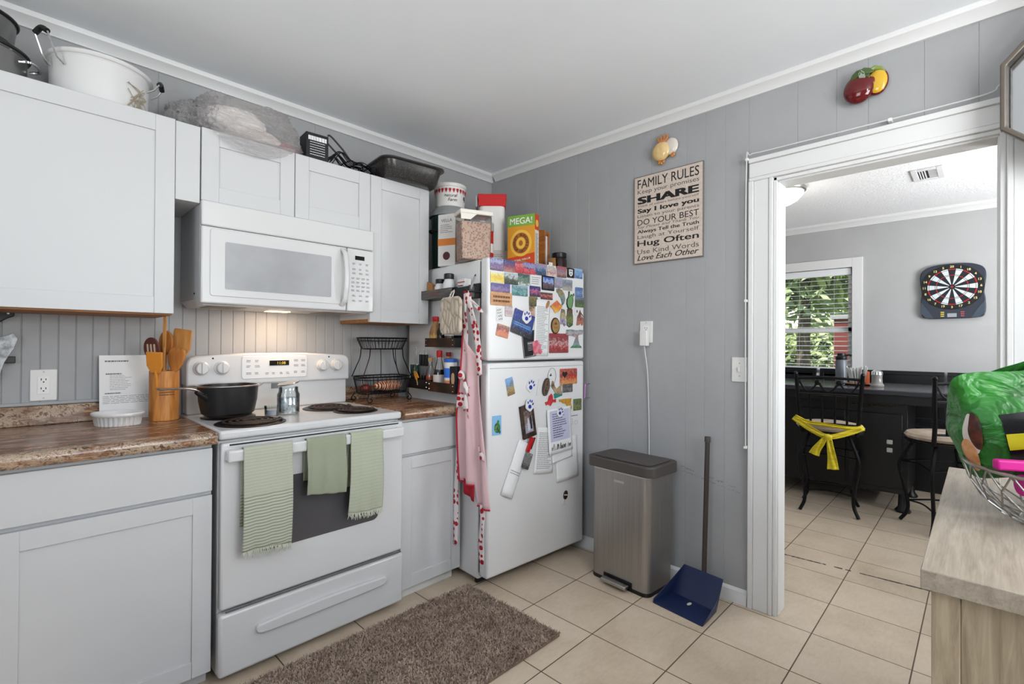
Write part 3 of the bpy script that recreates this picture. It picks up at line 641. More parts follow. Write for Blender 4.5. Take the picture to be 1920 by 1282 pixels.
for nm, lb, u, z, w, h, m in MAGS:
    roll = next((v for k, v in ROLL.items() if lb.startswith(k)), 0)
    lift = .004 if 'film poster' in lb else (.003 if 'peeking' in lb else 0)
    th = .0012 if nm in ('poster', 'photo_strip', 'sketch_card', 'postcard_magnet', 'turtle_card') else .003
    if 'star' in nm:
        st = [(.5*(1 if k % 2 == 0 else .5)*sin(pi*k/5), .5*(1 if k % 2 == 0 else .5)*cos(pi*k/5)) for k in range(10)]
        MG[lb] = hang(nm, lb, 'magnet', u, z, w, h, m, 0, th, st)
    else: MG[lb] = hang(nm, lb, 'poster' if nm == 'poster' else ('photo' if nm == 'photo_strip' else 'card' if 'card' in nm and 'magnet' not in nm else 'magnet'), u, z, w, h, m, roll, th, None, lift)
def mg(k): return next(o for l, o in MG.items() if k in l)
def onface(parent, name, m, fn, th=.003):
    mb = MB(); fn(mb, Tr(0, -th-.0006, 0)); return mb.build(name, m, parent, smooth=0)
# details printed on some of them
def shieldface(mb, M): mb.prism([(a*.036, b*.042) for a, b in SHIELD], .0004, M)
o = onface(mg('route shield'), 'shield', mat('white_magnet', '#dcdcdc'), shieldface); onface(o, 'shield_print', GREYINK, lambda mb, M: (mb.prism(rrect(.022, .006, .001, 2, 0, .010), .0003, M @ Tr(0, -.0006, 0)), mb.prism(ell(.010, .010, 14, 0, -.006), .0003, M @ Tr(0, -.0006, 0))))
rnd = random.Random(2)
onface(mg('grey handwriting'), 'writing', GREYINK, lambda mb, M: lines(mb, M, .066, .044, 4, rnd, .3))
onface(mg('wide black frame'), 'picture', P('p14', [(.15, '#3a2c34'), (.35, '#6b4a50'), (.5, '#4a4f80'), (.62, '#b9c6e4'), (.75, '#4673c8'), (.95, '#234da6')], 7, .3, 14), lambda mb, M: mb.prism(rrect(.084, .064, .001, 1), .0004, M))
onface(mg('burnt lettering'), 'lettering', mat('burnt_brown', '#6d4930', .7), lambda mb, M: lines(mb, M, .11, .042, 2, rnd, .5, False))
onface(mg('square note at'), 'figure', GREYINK, lambda mb, M: mb.prism(ell(.012, .018), .0004, M @ Tr(-.02, 0, 0)))
def flyer(mb, M):
    lines(mb, M @ Tr(.012, 0, -.012), .05, .05, 6, rnd, .3); mb.box(-.012, .03, 0, .0003, .0, .005, M)
    for a in ((-.046, -.044, -.064, .064), (.044, .046, -.064, .064), (-.046, .046, -.066, -.064)): mb.box(a[0], a[1], 0, .0003, a[2], a[3], M)
onface(mg('black flyer'), 'print', mat('pale_print', '#b9b9bc', .6), flyer, .0012)
onface(mg('blue film'), 'title', mat('cyan_print', '#6f9fd0', .5), lambda mb, M: lines(mb, M @ Tr(.0, 0, -.01), .12, .022, 2, rnd, .5, False), .0012)
def heart(mb, M):
    pts = [(.022*(16*sin(a)**3)/16, .022*(13*cos(a)-5*cos(2*a)-2*cos(3*a)-cos(4*a))/16) for a in [2*pi*k/24 for k in range(24)]]
    mb.prism(pts[::-1], .0004, M @ Tr(-.035, 0, .012))
onface(mg('love heart postcard'), 'heart', mat('dark_heart', '#2a1414', .5), heart)
onface(mg('love heart postcard'), 'lettering', mat('red_print', '#c02a22', .5), lambda mb, M: text(mb, 'TEX', M @ Tr(.034, 0, .0), h=.028, bold=.03, shear=.15))
def turtle(mb, M):
    mb.prism(ell(.040, .052), .0006, M @ Tr(.002, 0, -.012)); mb.prism(ell(.014, .016), .0006, M @ Tr(.008, -.0002, .018)); mb.prism(ell(.012, .018), .0006, M @ Tr(.018, 0, -.034))
o = onface(mg('green turtle'), 'turtle', matn('turtle_green', [(.4, '#14493a'), (.55, '#3f7a3a'), (.65, '#9a9a3a')], 60, .4), turtle, .0012)
def sketch(mb, M):
    for a in ((-.03, -.012, .012, .013), (-.03, -.029, -.02, .012), (-.013, -.012, -.02, .012), (-.03, -.012, -.021, -.02)): mb.box(a[0], a[1], 0, .0003, a[2], a[3], M)
    lines(mb, M @ Tr(0, 0, .03), .07, .008, 1, rnd, .6, False); mb.tube([M @ Vector((.018+.012*cos(k), 0, -.01+.012*sin(k))) for k in [2*pi*j/14 for j in range(14)]], .0006, 4, True)
onface(mg('line sketch'), 'sketch', GREYINK, sketch, .0012)
# cut-out magnets
def cut(name, label, u, z, w, h, m, shape, roll=0, th=.004, lift=0): return hang(name, label, 'magnet', u, z, w, h, m, roll, th, shape, lift)
cut('fish_magnet', 'curved blue and ochre fish magnet right of the framed picture', .529, 1.488, .076, .100, picmat('m25', [(.2, '#4b7186'), (.5, '#7f8f86'), (.7, '#a98a56'), (.9, '#58655c')], 9, .5, 25), FISH)
o = cut('cactus_magnet', 'dark edged green cactus magnet right of the fish magnet', .608, 1.475, .074, .106, mat('cactus_edge', '#1b2a1c', .4), CACT)
onface(o, 'cactus', mat('cactus_green', '#6d9560', .45), lambda mb, M: mb.prism([(a*.058, b*.09) for a, b in CACT], .0006, M), .004)
cut('sign_magnet', 'orange and yellow diamond shaped magnet over the white list', .489, 1.432, .100, .072, picmat('m27', [(.3, '#e8b23a'), (.5, '#dd7a2c'), (.7, '#cf5428'), (.9, '#e08a3a')], 6, .4, 27), DIAM, 0, .005, .003)
cut('oval_magnet', 'small tan oval magnet at the top of the white list', .418, 1.440, .022, .050, mat('tan_magnet', '#a37a4c', .5), [(a, b) for a, b in ell(1, 1)], 28, .004, .003)
cut('figure_magnet', 'rainbow coloured figure magnet beside the tall green totem', .552, 1.374, .052, .100, picmat('m39', [(.2, '#7a5a9a'), (.4, '#a9b4c0'), (.55, '#c9a24a'), (.7, '#4f7a5a'), (.9, '#7a4a3a')], 10, .5, 39), FIG)
cut('totem_magnet', 'tall dark green and gold totem magnet under the cactus', .607, 1.372, .056, .106, picmat('m40', [(.2, '#1f4a34'), (.45, '#8a8a30'), (.62, '#3c5a2c'), (.8, '#5a2a22')], 7, .35, 40), TOTEM)
o = cut('bear_magnet', 'brown red bear magnet with white scribble at the door edge', .700, 1.380, .066, .096, picmat('m41', [(.2, '#b5705a'), (.5, '#9a4c3c'), (.65, '#2c1c1a'), (.9, '#8e4a3a')], 8, .45, 41), BEAR)
onface(o, 'scribble', mat('white_magnet', '#dcdcdc'), lambda mb, M: text(mb, 'N', M @ Tr(.014, 0, .008), h=.02, bold=.01), .004)
o = cut('oval_magnet', 'brown oval wood slice magnet beside the white list', .484, 1.325, .070, .092, mat('bark_brown', '#3c2a1c', .7), ell(1, 1), 0, .006)
o2 = onface(o, 'wood_face', matn('wood_slice', [(.4, '#94703f'), (.6, '#a98450')], 25, .6), lambda mb, M: mb.prism(ell(.058, .078), .0008, M), .006)
onface(o2, 'burnt_mark', mat('burnt_brown', '#6d4930'), lambda mb, M: (mb.prism(ell(.02, .014), .0004, M @ Tr(0, -.0006, .012)), lines(mb, M @ Tr(0, -.0006, -.01), .034, .014, 2, rnd, .4, False)), .0065)
cut('fist_magnet', 'pink hand shaped magnet at the foot of the white list', .338, 1.203, .070, .084, matn('pink_magnet', [(.4, '#c4566a'), (.6, '#d88a96')], 40, .5), FIG, -20, .007, .003)
cut('teepee_magnet', 'grey teepee magnet on a green base, low right of the freezer door', .663, 1.240, .100, .076, picmat('m46', [(.1, '#2f6a44'), (.22, '#4a8a5c'), (.3, '#8f9aa4'), (.6, '#7d7f88'), (.8, '#b5866a')], 8, .2, 46), TEEP)
cut('letters_magnet', 'pale letters shaped souvenir magnet above the teepee', .651, 1.284, .150, .048, picmat('m47', [(.2, '#b5bcc0'), (.45, '#8a4a58'), (.6, '#c9cdd0'), (.8, '#6a7478')], 14, .5, 47), LETT)
o = hang('script_sticker', 'black handwritten script sticker at the left of the freezer door', 'sticker', .074, 1.370, .044, .07, mat('clear_sticker', '#d6d6d6', .4), 0, .0006)
onface(o, 'script', INK, lambda mb, M: [mb.tube(smooth_path([M @ Ry(-14) @ Vector((-.014+.0058*k, 0, z+.006*(1 if k % 2 else -1)*rnd.uniform(.4, 1))) for k in range(6)], 5), .0007, 4) for z in (.024, .008, -.008, -.024)], .0006)
cut('bird_magnet', 'red cardinal bird magnet on the lower door', .449, .914, .090, .070, matn('red_bird', [(.4, '#b5202a'), (.7, '#d04a4c')], 30, .4), BIRD)
cut('state_magnet', 'golden ochre state outline magnet right of the paw on the letter', .573, .874, .112, .074, matn('ochre_magnet', [(.4, '#b07e2c'), (.6, '#cf9c3e')], 30, .5), FLA)
cut('cat_magnet', 'tan cat magnet with black ears beside the brown cord bundle', .499, .980, .088, .078, matn('cat_fur', [(.35, '#3a332c'), (.5, '#a58c6c'), (.75, '#c0aa8a')], 22, .6), CAT)
o = hang('wedding_picture', 'dark ornate picture frame with a wedding photo, under a paw magnet', 'frame', .272, .815, .098, .178, matn('dark_frame_wood', [(.4, '#221813'), (.6, '#4a382c')], 50, .5), -10, .010)
o2 = onface(o, 'photo', P('p62', [(.12, '#8f8fa6'), (.3, '#b0b0c6'), (.45, '#6e6468'), (.6, '#8c7468'), (.9, '#3f302c')], 8, .35, 62), lambda mb, M: mb.prism(rrect(.058, .122, .001, 1), .0006, M), .010)
onface(o2, 'couple', mat('pale_dress', '#c9c4d0', .6), lambda mb, M: mb.prism([(-.012, -.05), (.004, -.05), (.004, .0), (.001, .018), (-.006, .018), (-.008, 0)], .0004, M), .0108)
onface(o2, 'couple', mat('dark_suit', '#1f2030', .6), lambda mb, M: mb.prism([(.010, -.045), (.022, -.045), (.022, .01), (.018, .03), (.012, .03), (.009, .01)], .0004, M), .0108)
# blue paw print magnets
PAWB = mat('paw_blue', '#16309a', .4)
def paw(label, u, z, s, roll, lift=0):
    o = hang('paw_magnet', label, 'magnet', u, z, s, s, mat('white_magnet', '#dcdcdc'), roll, .004, [(.5*cos(a)*(1+.06*cos(5*a)), .54*sin(a)*(1+.06*cos(5*a))) for a in [2*pi*k/30 for k in range(30)]], lift, 'blue paw magnets')
    def f(mb, M):
        mb.prism(ell(.36*s, .34*s, 18, 0, -.16*s), .0006, M)
        for x, zz, a in ((-.28, .12, 24), (-.10, .30, 8), (.12, .30, -8), (.29, .12, -24)): mb.prism(ell(.14*s, .24*s, 14), .0006, M @ Tr(x*s, 0, zz*s) @ Ry(-a))
    onface(o, 'paw_print', PAWB, f, .004); return o
paw('blue paw magnet on the blue film poster', .256, 1.366, .066, 18, .0065)
paw('blue paw magnet alone on the lower door, below the door seam', .297, 1.002, .068, 22)
paw('blue paw magnet holding the dark ornate picture frame', .277, .902, .064, 15, .013)
paw('blue paw magnet holding the lilac letter', .511, .845, .056, 30, .0165)
# loose sheets under magnets: curved sheets standing a little off the door
def sheet(name, label, u, z, w, h, roll, lift, m, bow=.01, cat='paper', curl=0, n=10):
    o_ = MB().grid(lambda a, b: Vector(((a-.5)*w, -.001-bow*sin(pi*a)-curl*(1-b)**2, (b-.5)*h)), n, n).build(name, m, solid=.0006)
    o_.location = FR(u, -.0012-lift, z); o_.rotation_euler = (Matrix.Rotation(FA, 3, 'Z') @ Matrix.Rotation(rad(roll), 3, 'Y')).to_euler()
    tag(o_, label, cat, 'papers on the fridge'); return o_
def sheetprint(o, w, h, bow, rws, m, seed, curl=0, name='print', cz=0, hh=None):
    mb = MB(); lines(mb, Matrix.Identity(4), w*.8, (hh or h*.8), rws, random.Random(seed), .38)
    for v in mb.bm.verts:
        v.co.z += cz; a = v.co.x/w+.5; b = v.co.z/h+.5; v.co.y = -.0025-bow*sin(pi*a)-curl*(1-b)**2
    mb.build(name, m, o, smooth=0)
o = sheet('long_list', 'long white printed list on the freezer door', .377, 1.309, .112, .30, 3, .001, PAPER, .004); sheetprint(o, .112, .30, .004, 26, mat('pale_grey_ink', '#9a9a9c', .7), 4)
LILAC = mat('lilac_paper', '#c3c3da', .8)
o = sheet('letter', 'lilac printed letter on a white sheet with a row of black letters, under a paw', .516, .742, .196, .250, -3, .0105, PAPER, .002, curl=.008)
mb = MB(); mb.grid(lambda a, b: Vector(((a-.5)*.160, -.0016-.002*sin(pi*(.1+.8*a))-.008*(1-(.25+.7*b))**2, (b-.5)*.170+.028)), 8, 8); mb.build('lilac_panel', LILAC, o)
sheetprint(o, .15, .19, .003, 11, mat('purple_ink', '#5a587c', .7), 9, .010, 'print', .03, .14)
mb = MB(); rn = random.Random(31); x = -.082
while x < .08:
    hh = rn.uniform(.016, .034); ww = rn.uniform(.0015, .004); mb.verts([(x, -.0122, -.103), (x+ww, -.0122, -.103), (x+ww+rn.uniform(-.003, .003), -.0122, -.103+hh), (x+rn.uniform(-.003, .003), -.0122, -.103+hh)], [(0, 1, 2, 3)]); x += rn.uniform(.005, .010)
mb.build('large_letters', INK, o, smooth=0)
o = sheet('receipt', 'white receipt sheets hanging behind the lilac letter', .408, .640, .150, .250, 7, .001, PAPER, .006); sheetprint(o, .15, .25, .006, 20, mat('pale_grey_ink', '#9a9a9c', .7), 12)
o = sheet('paper_sheet', 'blank white sheet hanging lowest at the right of the letter', .588, .570, .19, .240, -4, .001, PAPER, .004, curl=.003)
o = sheet('paper_sheet', 'blank white slip just below the row of black letters', .540, .606, .17, .075, -6, .0088, PAPER, .0008)
o = sheet('folded_letter', 'long folded white paper hanging under the red clip', .188, .575, .088, .290, 26, .001, PAPER, .012); sheetprint(o, .088, .29, .012, 2, mat('pale_grey_ink', '#9a9a9c', .7), 15, 0, 'print', -.02, .024)
o = hang('ultrasound_photo', 'small grey scan photo tilted on the folded paper', 'photo', .258, .610, .056, .086, P('p69', [(.2, '#2a2a2a'), (.5, '#8a8a8a'), (.65, '#454545'), (.9, '#a0a0a0')], 14, .5, 69), 25, .001, None, .016, 'papers on the fridge')
o = hang('clip_magnet', 'red plastic clip holding the folded paper', 'clip', .274, .693, .022, .080, RED, 28, .012, None, .014)
Box('spring', BLACK, (.012, .018, -.012, -.003, -.02, .045), o, bevel=.001)
# keys / cords hung from a hook magnet
o = hang('tag_magnet', 'white oval tag magnet with a dark logo and thin cord loop', 'magnet', .447, 1.052, .034, .050, mat('white_magnet', '#dcdcdc'), 10, .004, ell(1, 1))
onface(o, 'logo', INK, lambda mb, M: mb.prism(BIRD and [(a*.018, b*.018) for a, b in BIRD], .0005, M), .004)
mb = MB(); mb.tube([(.0+.034*sin(a)+.008, -.006, -.01+.05*cos(a)) for a in [2*pi*k/26 for k in range(26)]], .0008, 5, True); mb.build('cord_loop', INK, o)
o = hang('sandal_magnet', 'brown rope sandal shaped magnet hanging under the white tag', 'magnet', .409, .988, .05, .10, mat('brown_rope', '#4b3c33', .7), 14, .010, ell(1, 1, 20))
o3 = onface(o, 'rope_loops', mat('light_rope', '#6f5d50', .8), lambda mb, M: [mb.tube([M @ Vector((.016*cos(a)*s, -.001, z+.026*sin(a)*s)) for a in [2*pi*k/18 for k in range(18)]], .0028, 6, True) for s, z in ((1, .012), (.6, .012), (.95, -.022))], .010)
o = hang('sundae_magnet', 'small ice cream sundae magnet low on the fridge door', 'magnet', .578, .362, .034, .05, mat('dark_chocolate', '#2c1a16', .3), 12, .006, ell(1, 1, 20))
onface(o, 'cream_band', mat('cream', '#d9cfc4', .5), lambda mb, M: mb.box(-.016, .016, 0, .001, -.002, .004, M), .0065)
mb = MB(); mb.box(-.003, .003, -.004, -.001, -.048, -.025); mb.prism(ell(.03, .008), .004, Tr(0, -.005, -.05)); mb.build('glass_stem', mat('cream', '#d9cfc4'), o)
# pink frame hung over the door edge
p = FR(FW+.002, .02, .945); o = thing('cookie_cutter', 'pink rectangular outline cutter hooked at the right edge of the fridge door', 'cutter', p, FA)
mb = MB(); mb.tube([(.0, -.028, .04), (.056, -.028, .042), (.054, -.028, -.040), (-.006, -.028, -.042)], .0035, 6, True); mb.build('outline', mat('pink_plastic', '#c77fc9', .4), o)
# ------------------------------------------------------------------ magnetic racks on the fridge's left side (fridge space: u<0 is out from the side, v is depth)
def side(name, label, cat, v, z, u=-.0, group=None): return thing(name, label, cat, FR(u, v, z), FA, group)
def rack(label, v0, v1, z0, h, plate, word, wc, dep=.08, u1=.0035):
    t_ = side('magnetic_rack', label, 'rack', (v0+v1)/2, z0, 0, 'magnetic racks on the fridge side'); w = (v1-v0)/2
    mb = MB(); mb.box(-dep, u1, -w, w, 0, .004); mb.box(-.002, u1, -w, w, 0, h*1.3); mb.box(-dep, u1, -w, -w+.003, 0, h); mb.box(-dep, u1, w-.003, w, 0, h)
    mb.build('tray', BLACK, t_, bevel=.001)
    f = MB().box(-dep-.004, -dep+.001, -w, w, 0, h).build('front_plate', plate, t_, bevel=.001)
    if word:
        mb = MB(); text(mb, word, Tr(-dep-.0046, 0, h*.5) @ Rz(-90), h=h*.5, bold=.015); mb.build('lettering', wc, f, smooth=0)
    mb = MB()
    for v in (-w+.012, w-.012): mb.ball((-dep-.004, v, h*.75), .003, seg=8); mb.ball((-dep-.004, v, h*.25), .003, seg=8)
    mb.build('rivets', CHROME, f); return t_
GREYW = matn('grey_barn_wood', [(.35, '#4a4543'), (.6, '#655f5c')], 12, .7, (12, 1, 12)); DARKW = matn('dark_rustic_wood', [(.35, '#1d110c'), (.55, '#3d2417'), (.75, '#5a3a22')], 9, .5, (1, 1, 1))
RB = mat('rust_brown_letters', '#7a4634', .7)
rack('upper magnetic rack with a grey front plate and brown letters', .195, .50, 1.462, .048, GREYW, 'SPICE', RB)
rack('middle magnetic rack of dark rustic wood', .168, .44, 1.203, .048, DARKW, None, RB)
rack('lower magnetic rack, brown front plate, holding sauce bottles', .165, .405, .965, .052, DARKW, None, RB)
rk = rack('black magnetic rack at the back of the fridge side holding knives', .41, .645, .970, .052, BLACK, None, RB)
def bottle(name, label, cat, v, z, prof, m, cap=None, capm=None, lab=None, labm=None, liquid=None, lm=None, u=-.042, group='bottles on the fridge side racks', body='glass', seg=20):
    t_ = side(name, label, cat, v, z+.0045, u, group)
    MB().lathe(prof, seg).build(body, m, t_)
    if liquid: MB().lathe(liquid, seg).build('contents', lm, t_)
    if lab: MB().lathe([(lab[0], lab[1]), (lab[0]+.0005, lab[1]+.0005), (lab[0]+.0005, lab[2]-.0005), (lab[0], lab[2])], seg).build('label_band', labm, t_)
    if cap: MB().lathe(cap, seg).build('cap', capm, t_)
    return t_
def cyl_(r, h, b=.003): return [(0, 0), (r-b, 0), (r, b), (r, h-b), (r-b, h), (0, h)]
WHITEP = mat('frosted_shaker', '#cfcfd0', .25)
# upper rack
for v, h, lb in ((.355, .095, 'shorter clear spice shaker with black lid on the upper rack'), (.275, .115, 'taller clear spice shaker with black lid on the upper rack')):
    b = bottle('spice_shaker', lb, 'shaker', v, 1.462, [(0, 0), (.028, 0), (.032, .004), (.032, h*.62), (.024, h*.78), (.024, h*.84), (0, h*.84)], WHITEP, [(.026, h*.82), (.027, h*.84), (.027, h*1.05), (.024, h*1.08), (0, h*1.08)], BLACK, body='jar')
    mb = MB(); lines(mb, Tr(-.0328, 0, .03) @ Rz(-90), .03, .03, 4, random.Random(6), .5); mb.build('label_print', INK, b, smooth=0)
t_ = side('spice_packet', 'amber brown spice packet at the back of the upper rack', 'packet', .445, 1.4665, -.04)
MB().prism([(-.03, 0), (.03, 0), (.022, .08), (-.03, .10)], .02, Rz(-90) @ Tr(0, -.01, 0)).build('pouch', mat('amber_pack', '#a8713a', .5), t_, bevel=.003)
Box('fold_clip', mat('white_paper', '#e6e6e6'), (-.018, .018, -.02, .03, .022, .03), t_)
t_ = side('pen_box', 'black magnetic box holding a white pack and a pen', 'box', .128, 1.452, 0)
mb = MB(); mb.box(-.07, .004, -.064, .064, 0, .003); mb.box(-.07, -.066, -.064, .064, 0, .055); mb.box(-.002, .004, -.064, .064, 0, .075); mb.box(-.07, .003, -.064, -.061, 0, .06); mb.box(-.07, .003, .061, .064, 0, .06)
mb.build('shell', BLACK, t_)
t_ = side('seasoning_pack', 'white and red seasoning pack standing in the black magnetic box', 'pack', .150, 1.4565, -.034)
Box('carton', mat('white_pack', '#d9d6d4', .4), (-.02, .02, -.030, .030, 0, .095), t_); Box('red_stripe', mat('red_plastic', '#b3151b'), (-.0212, -.02, -.030, .030, .075, .080), t_, bevel=0)
mb = MB(); lines(mb, Tr(-.0213, 0, .055) @ Rz(-90), .05, .02, 2, random.Random(5), .5); mb.build('pack_print', INK, t_, smooth=0)
t_ = side('pen', 'grey marker pen leaning in the black magnetic box', 'pen', .09, 1.458, -.055)
MB().cyl((0, .0, 0), (0, -.055, .095), .006, .0055, 12).build('barrel', mat('silver_plastic', '#a9abad', .3, .3), t_); MB().cyl((0, -.0555, .096), (0, -.060, .104), .004, .0025, 10).build('tip', BLACK, t_)
# middle rack
bottle('sauce_bottle', 'clear sauce bottle with red cap and yellow label on the middle rack', 'bottle', .400, 1.203, [(0, 0), (.030, 0), (.033, .004), (.033, .075), (.026, .10), (.016, .125), (.015, .140), (0, .140)], mat('amber_glass', '#b98a5a', .15, trans=.4), [(.018, .135), (.019, .137), (.019, .158), (.016, .162), (0, .162)], RED, (.0335, .015, .07), picmat('sauce_label', [(.2, '#8e1c18'), (.4, '#d7a33a'), (.7, '#c9a040'), (.85, '#9e2a20')], 6, .2, 3), body='bottle')
bottle('dark_bottle', 'slim black bottle beside the red capped bottle on the middle rack', 'bottle', .345, 1.203, [(0, 0), (.020, 0), (.022, .003), (.022, .085), (.012, .10), (.011, .115), (0, .115)], mat('black_glass', '#0d0b0a', .15), [(.012, .11), (.013, .112), (.013, .124), (0, .125)], BLACK, (.0225, .03, .04), mat('gold_band', '#b48a2c', .4), body='bottle')
bottle('spice_tin', 'small white topped tin behind the quilted mitt on the middle rack', 'jar', .27, 1.203, cyl_(.024, .06), mat('tin_dark', '#4a3a32', .4), [(.0245, .055), (.025, .057), (.025, .066), (0, .067)], WHITEP, body='tin')
# lower rack
bottle('soy_sauce_bottle', 'soy sauce bottle with red cap and white label on the lower rack', 'bottle', .360, .965, [(0, 0), (.030, 0), (.033, .004), (.033, .09), (.026, .12), (.014, .165), (.013, .185), (0, .185)], glassmat('clear_glass', '#e6efee', .25), [(.015, .178), (.016, .18), (.016, .212), (.013, .215), (0, .215)], RED, (.0335, .025, .085), mat('pale_label', '#c9c2bd', .6), [(0, .003), (.030, .004), (.031, .085), (.024, .112), (0, .112)], mat('soy_sauce', '#1a0c08', .2))
b = bottle('seasoning_can', 'white and blue seasoning can with blue lid on the lower rack', 'can', .255, .965, cyl_(.0335, .165), mat('white_pack', '#d9d6d4'), [(.0345, .155), (.035, .157), (.035, .172), (.033, .174), (0, .174)], mat('blue_lid', '#2b5fb4', .35), (.0338, .075, .125), mat('blue_label', '#2f6fd0', .4), body='can')
MB().lathe([(.0337, .03), (.0340, .031), (.0340, .06), (.0337, .061)], 20).build('orange_band', mat('orange_label', '#c9835a', .5), b)
bottle('jam_jar', 'small corked jar with orange contents on the lower rack', 'jar', .4435, .970, [(0, 0), (.026, 0), (.028, .003), (.028, .085), (.014, .12), (.013, .150), (0, .150)], glassmat('clear_glass', '#e6efee'), [(.013, .148), (.014, .149), (.015, .168), (0, .169)], mat('cork', '#b08c5c', .8), None, None, [(0, .003), (.026, .004), (.026, .07), (0, .07)], mat('orange_relish', '#a8452c', .4), u=-.045, seg=16)
bottle('hot_sauce_bottle', 'amber bottle with a red cap behind the blue lidded can', 'bottle', .300, .965, [(0, 0), (.018, 0), (.02, .003), (.02, .15), (.012, .18), (.011, .19), (0, .19)], mat('amber_glass', '#b98a5a'), [(.013, .185), (.014, .187), (.014, .207), (0, .208)], mat('dark_red_cap', '#7d1a18', .4), u=-.0245, body='bottle', seg=14)
t_ = side('spice_box', 'small black spice box with a tan figure on the lower rack', 'box', .198, .9695, -.045)
Box('carton', mat('black_carton', '#121318', .4), (-.022, .022, -.030, .030, 0, .135), t_)
MB().prism([(-.012, 0), (.01, 0), (.014, .02), (.012, .05), (.0, .058), (-.012, .05), (-.016, .025)], .0005, Tr(-.0227, 0, .045) @ Rz(-90)).build('figure', mat('tan_figure', '#c8a482', .6), t_)
# glasses holding skewers and knives in the black rack
t_ = side('drinking_glass', 'green tinted glass holding a whisk in the black rack', 'glass', .600, .975, -.042)
MB().lathe([(0, 0), (.026, 0), (.028, .003), (.034, .125), (.033, .125), (.027, .006), (0, .006)], 24).build('glass', glassmat('green_glass', '#a9c4bd', .3), t_)
t_ = side('whisk', 'thin steel whisk standing in the green tinted glass', 'whisk', .600, .983, -.042)
mb = MB()
for k in range(4):
    a = pi*k/4; mb.tube([(.016*sin(p)*cos(a), .016*sin(p)*sin(a), .05-.045*cos(p)) for p in [pi*j/8*1.0 for j in range(1, 9)]] if False else [(.018*sin(pi*j/10)*cos(a)*(1 if s > 0 else -1), .018*sin(pi*j/10)*sin(a)*(1 if s > 0 else -1), .004+.11*j/10) for s in (1,) for j in range(11)], .0008, 5)
    mb.tube([(-.018*sin(pi*j/10)*cos(a), -.018*sin(pi*j/10)*sin(a), .004+.11*j/10) for j in range(11)], .0008, 5)
mb.build('wires', CHROME, t_); MB().cyl((0, 0, .114), (0, 0, .215), .005, .004, 10).build('handle', CHROME, t_)
for k, (v, lb) in enumerate(((.545, 'steak knife nearest the glass in the black rack'), (.515, 'middle steak knife in the black rack'), (.485, 'steak knife nearest the corked jar in the black rack'))):
    t_ = side('steak_knife', lb, 'knife', v, .975, -.045, 'knives standing in the black rack')
    MB().prism([(-.008, 0), (.009, .02), (.010, .12), (-.008, .12)], .0016, Rz(-90) @ Tr(0, -.0008, 0)).build('blade', STEEL, t_)
    Box('handle', BLACK, (-.007, .007, -.009, .009, .12, .185), t_, bevel=.003); MB().cyl((0, 0, .185), (0, 0, .215), .004, .003, 10).build('pommel', CHROME, t_)
t_ = side('pepper_magnet', 'orange pepper shaped magnet on the black rack front', 'magnet', .52, 1.03, -.086)
M_ = Rz(-90)
mb = MB(); mb.prism([(-.028, .035), (-.012, .038), (.012, .024), (.028, .0), (.010, .004), (.008, -.018), (-.004, -.010), (-.018, .010)], .005, M_ @ Tr(0, -.005, 0)); mb.build('pepper', mat('orange_pepper', '#cf8a2c', .35), t_, bevel=.0015)
MB().tube([M_ @ Vector(p) for p in ((.004, -.002, -.014), (.012, -.002, -.028), (.012, -.002, -.040))], .002, 6).build('stem', mat('pale_stem', '#d6b48a', .5), t_)
# quilted mitt and apron on hooks
t_ = side('pot_holder', 'beige quilted pot holder hanging in front of the middle rack', 'pot holder', .165, 1.362, -.106)
QUILT = mat('beige_quilt', '#b7a893', .9, sheen=.2); q = NT(QUILT); vz = q.n('TexVoronoi'); vz.feature = 'DISTANCE_TO_EDGE'; vz.inputs['Scale'].default_value = 34; q.link(q.co('Object', (1, 1, .5), (.4, 0, 0)), vz.inputs['Vector']); q.bump(vz.outputs['Distance'], .9, .012)
q.color(q.ramp(vz.outputs['Distance'], [(0, '#9c8d7a'), (.12, '#c2b5a3'), (.4, '#d0c4b4')]))
pts = rrect(.18, .19, .035, 6)
MB().prism(pts, .016, Rz(-90) @ Tr(0, -.008, 0)).build('pad', QUILT, t_, bevel=.007, seg=3)
MB().tube([(0, .012, .093), (.012, .010, .12), (.02, 0, .130), (.012, -.010, .12), (0, -.012, .093)], .0035, 6).build('hanging_loop', mat('cream_tape', '#d8d0c4', .8), t_)
def hearts(name, base, dot, scale, thr):
    m = mat(name, base, .85); t = NT(m); v = t.n('TexVoronoi'); v.inputs['Scale'].default_value = scale; v.inputs['Randomness'].default_value = .55
    t.link(t.co('Object', (.6, 1, 1)), v.inputs['Vector']); k = t.math('LESS_THAN', v.outputs['Distance'], thr); t.color(t.mix(k, base, dot)); return m
HRT = hearts('heart_print_cotton', '#e3d9d9', '#b01c2c', 34, .40); PINK = hearts('pink_dotted_cotton', '#dcb9bc', '#f0e6e6', 17, .13); REDC = mat('red_piping', '#b5142a', .7)
ap = side('apron', 'pink dotted apron with red heart trim hanging on the fridge side', 'apron', .10, 1.47, -.040)
rnd = random.Random(4)
def cloth(name, m, fn, nu, nv, th=.002): return MB().grid(fn, nu, nv).build(name, m, ap, solid=th, smooth=80)
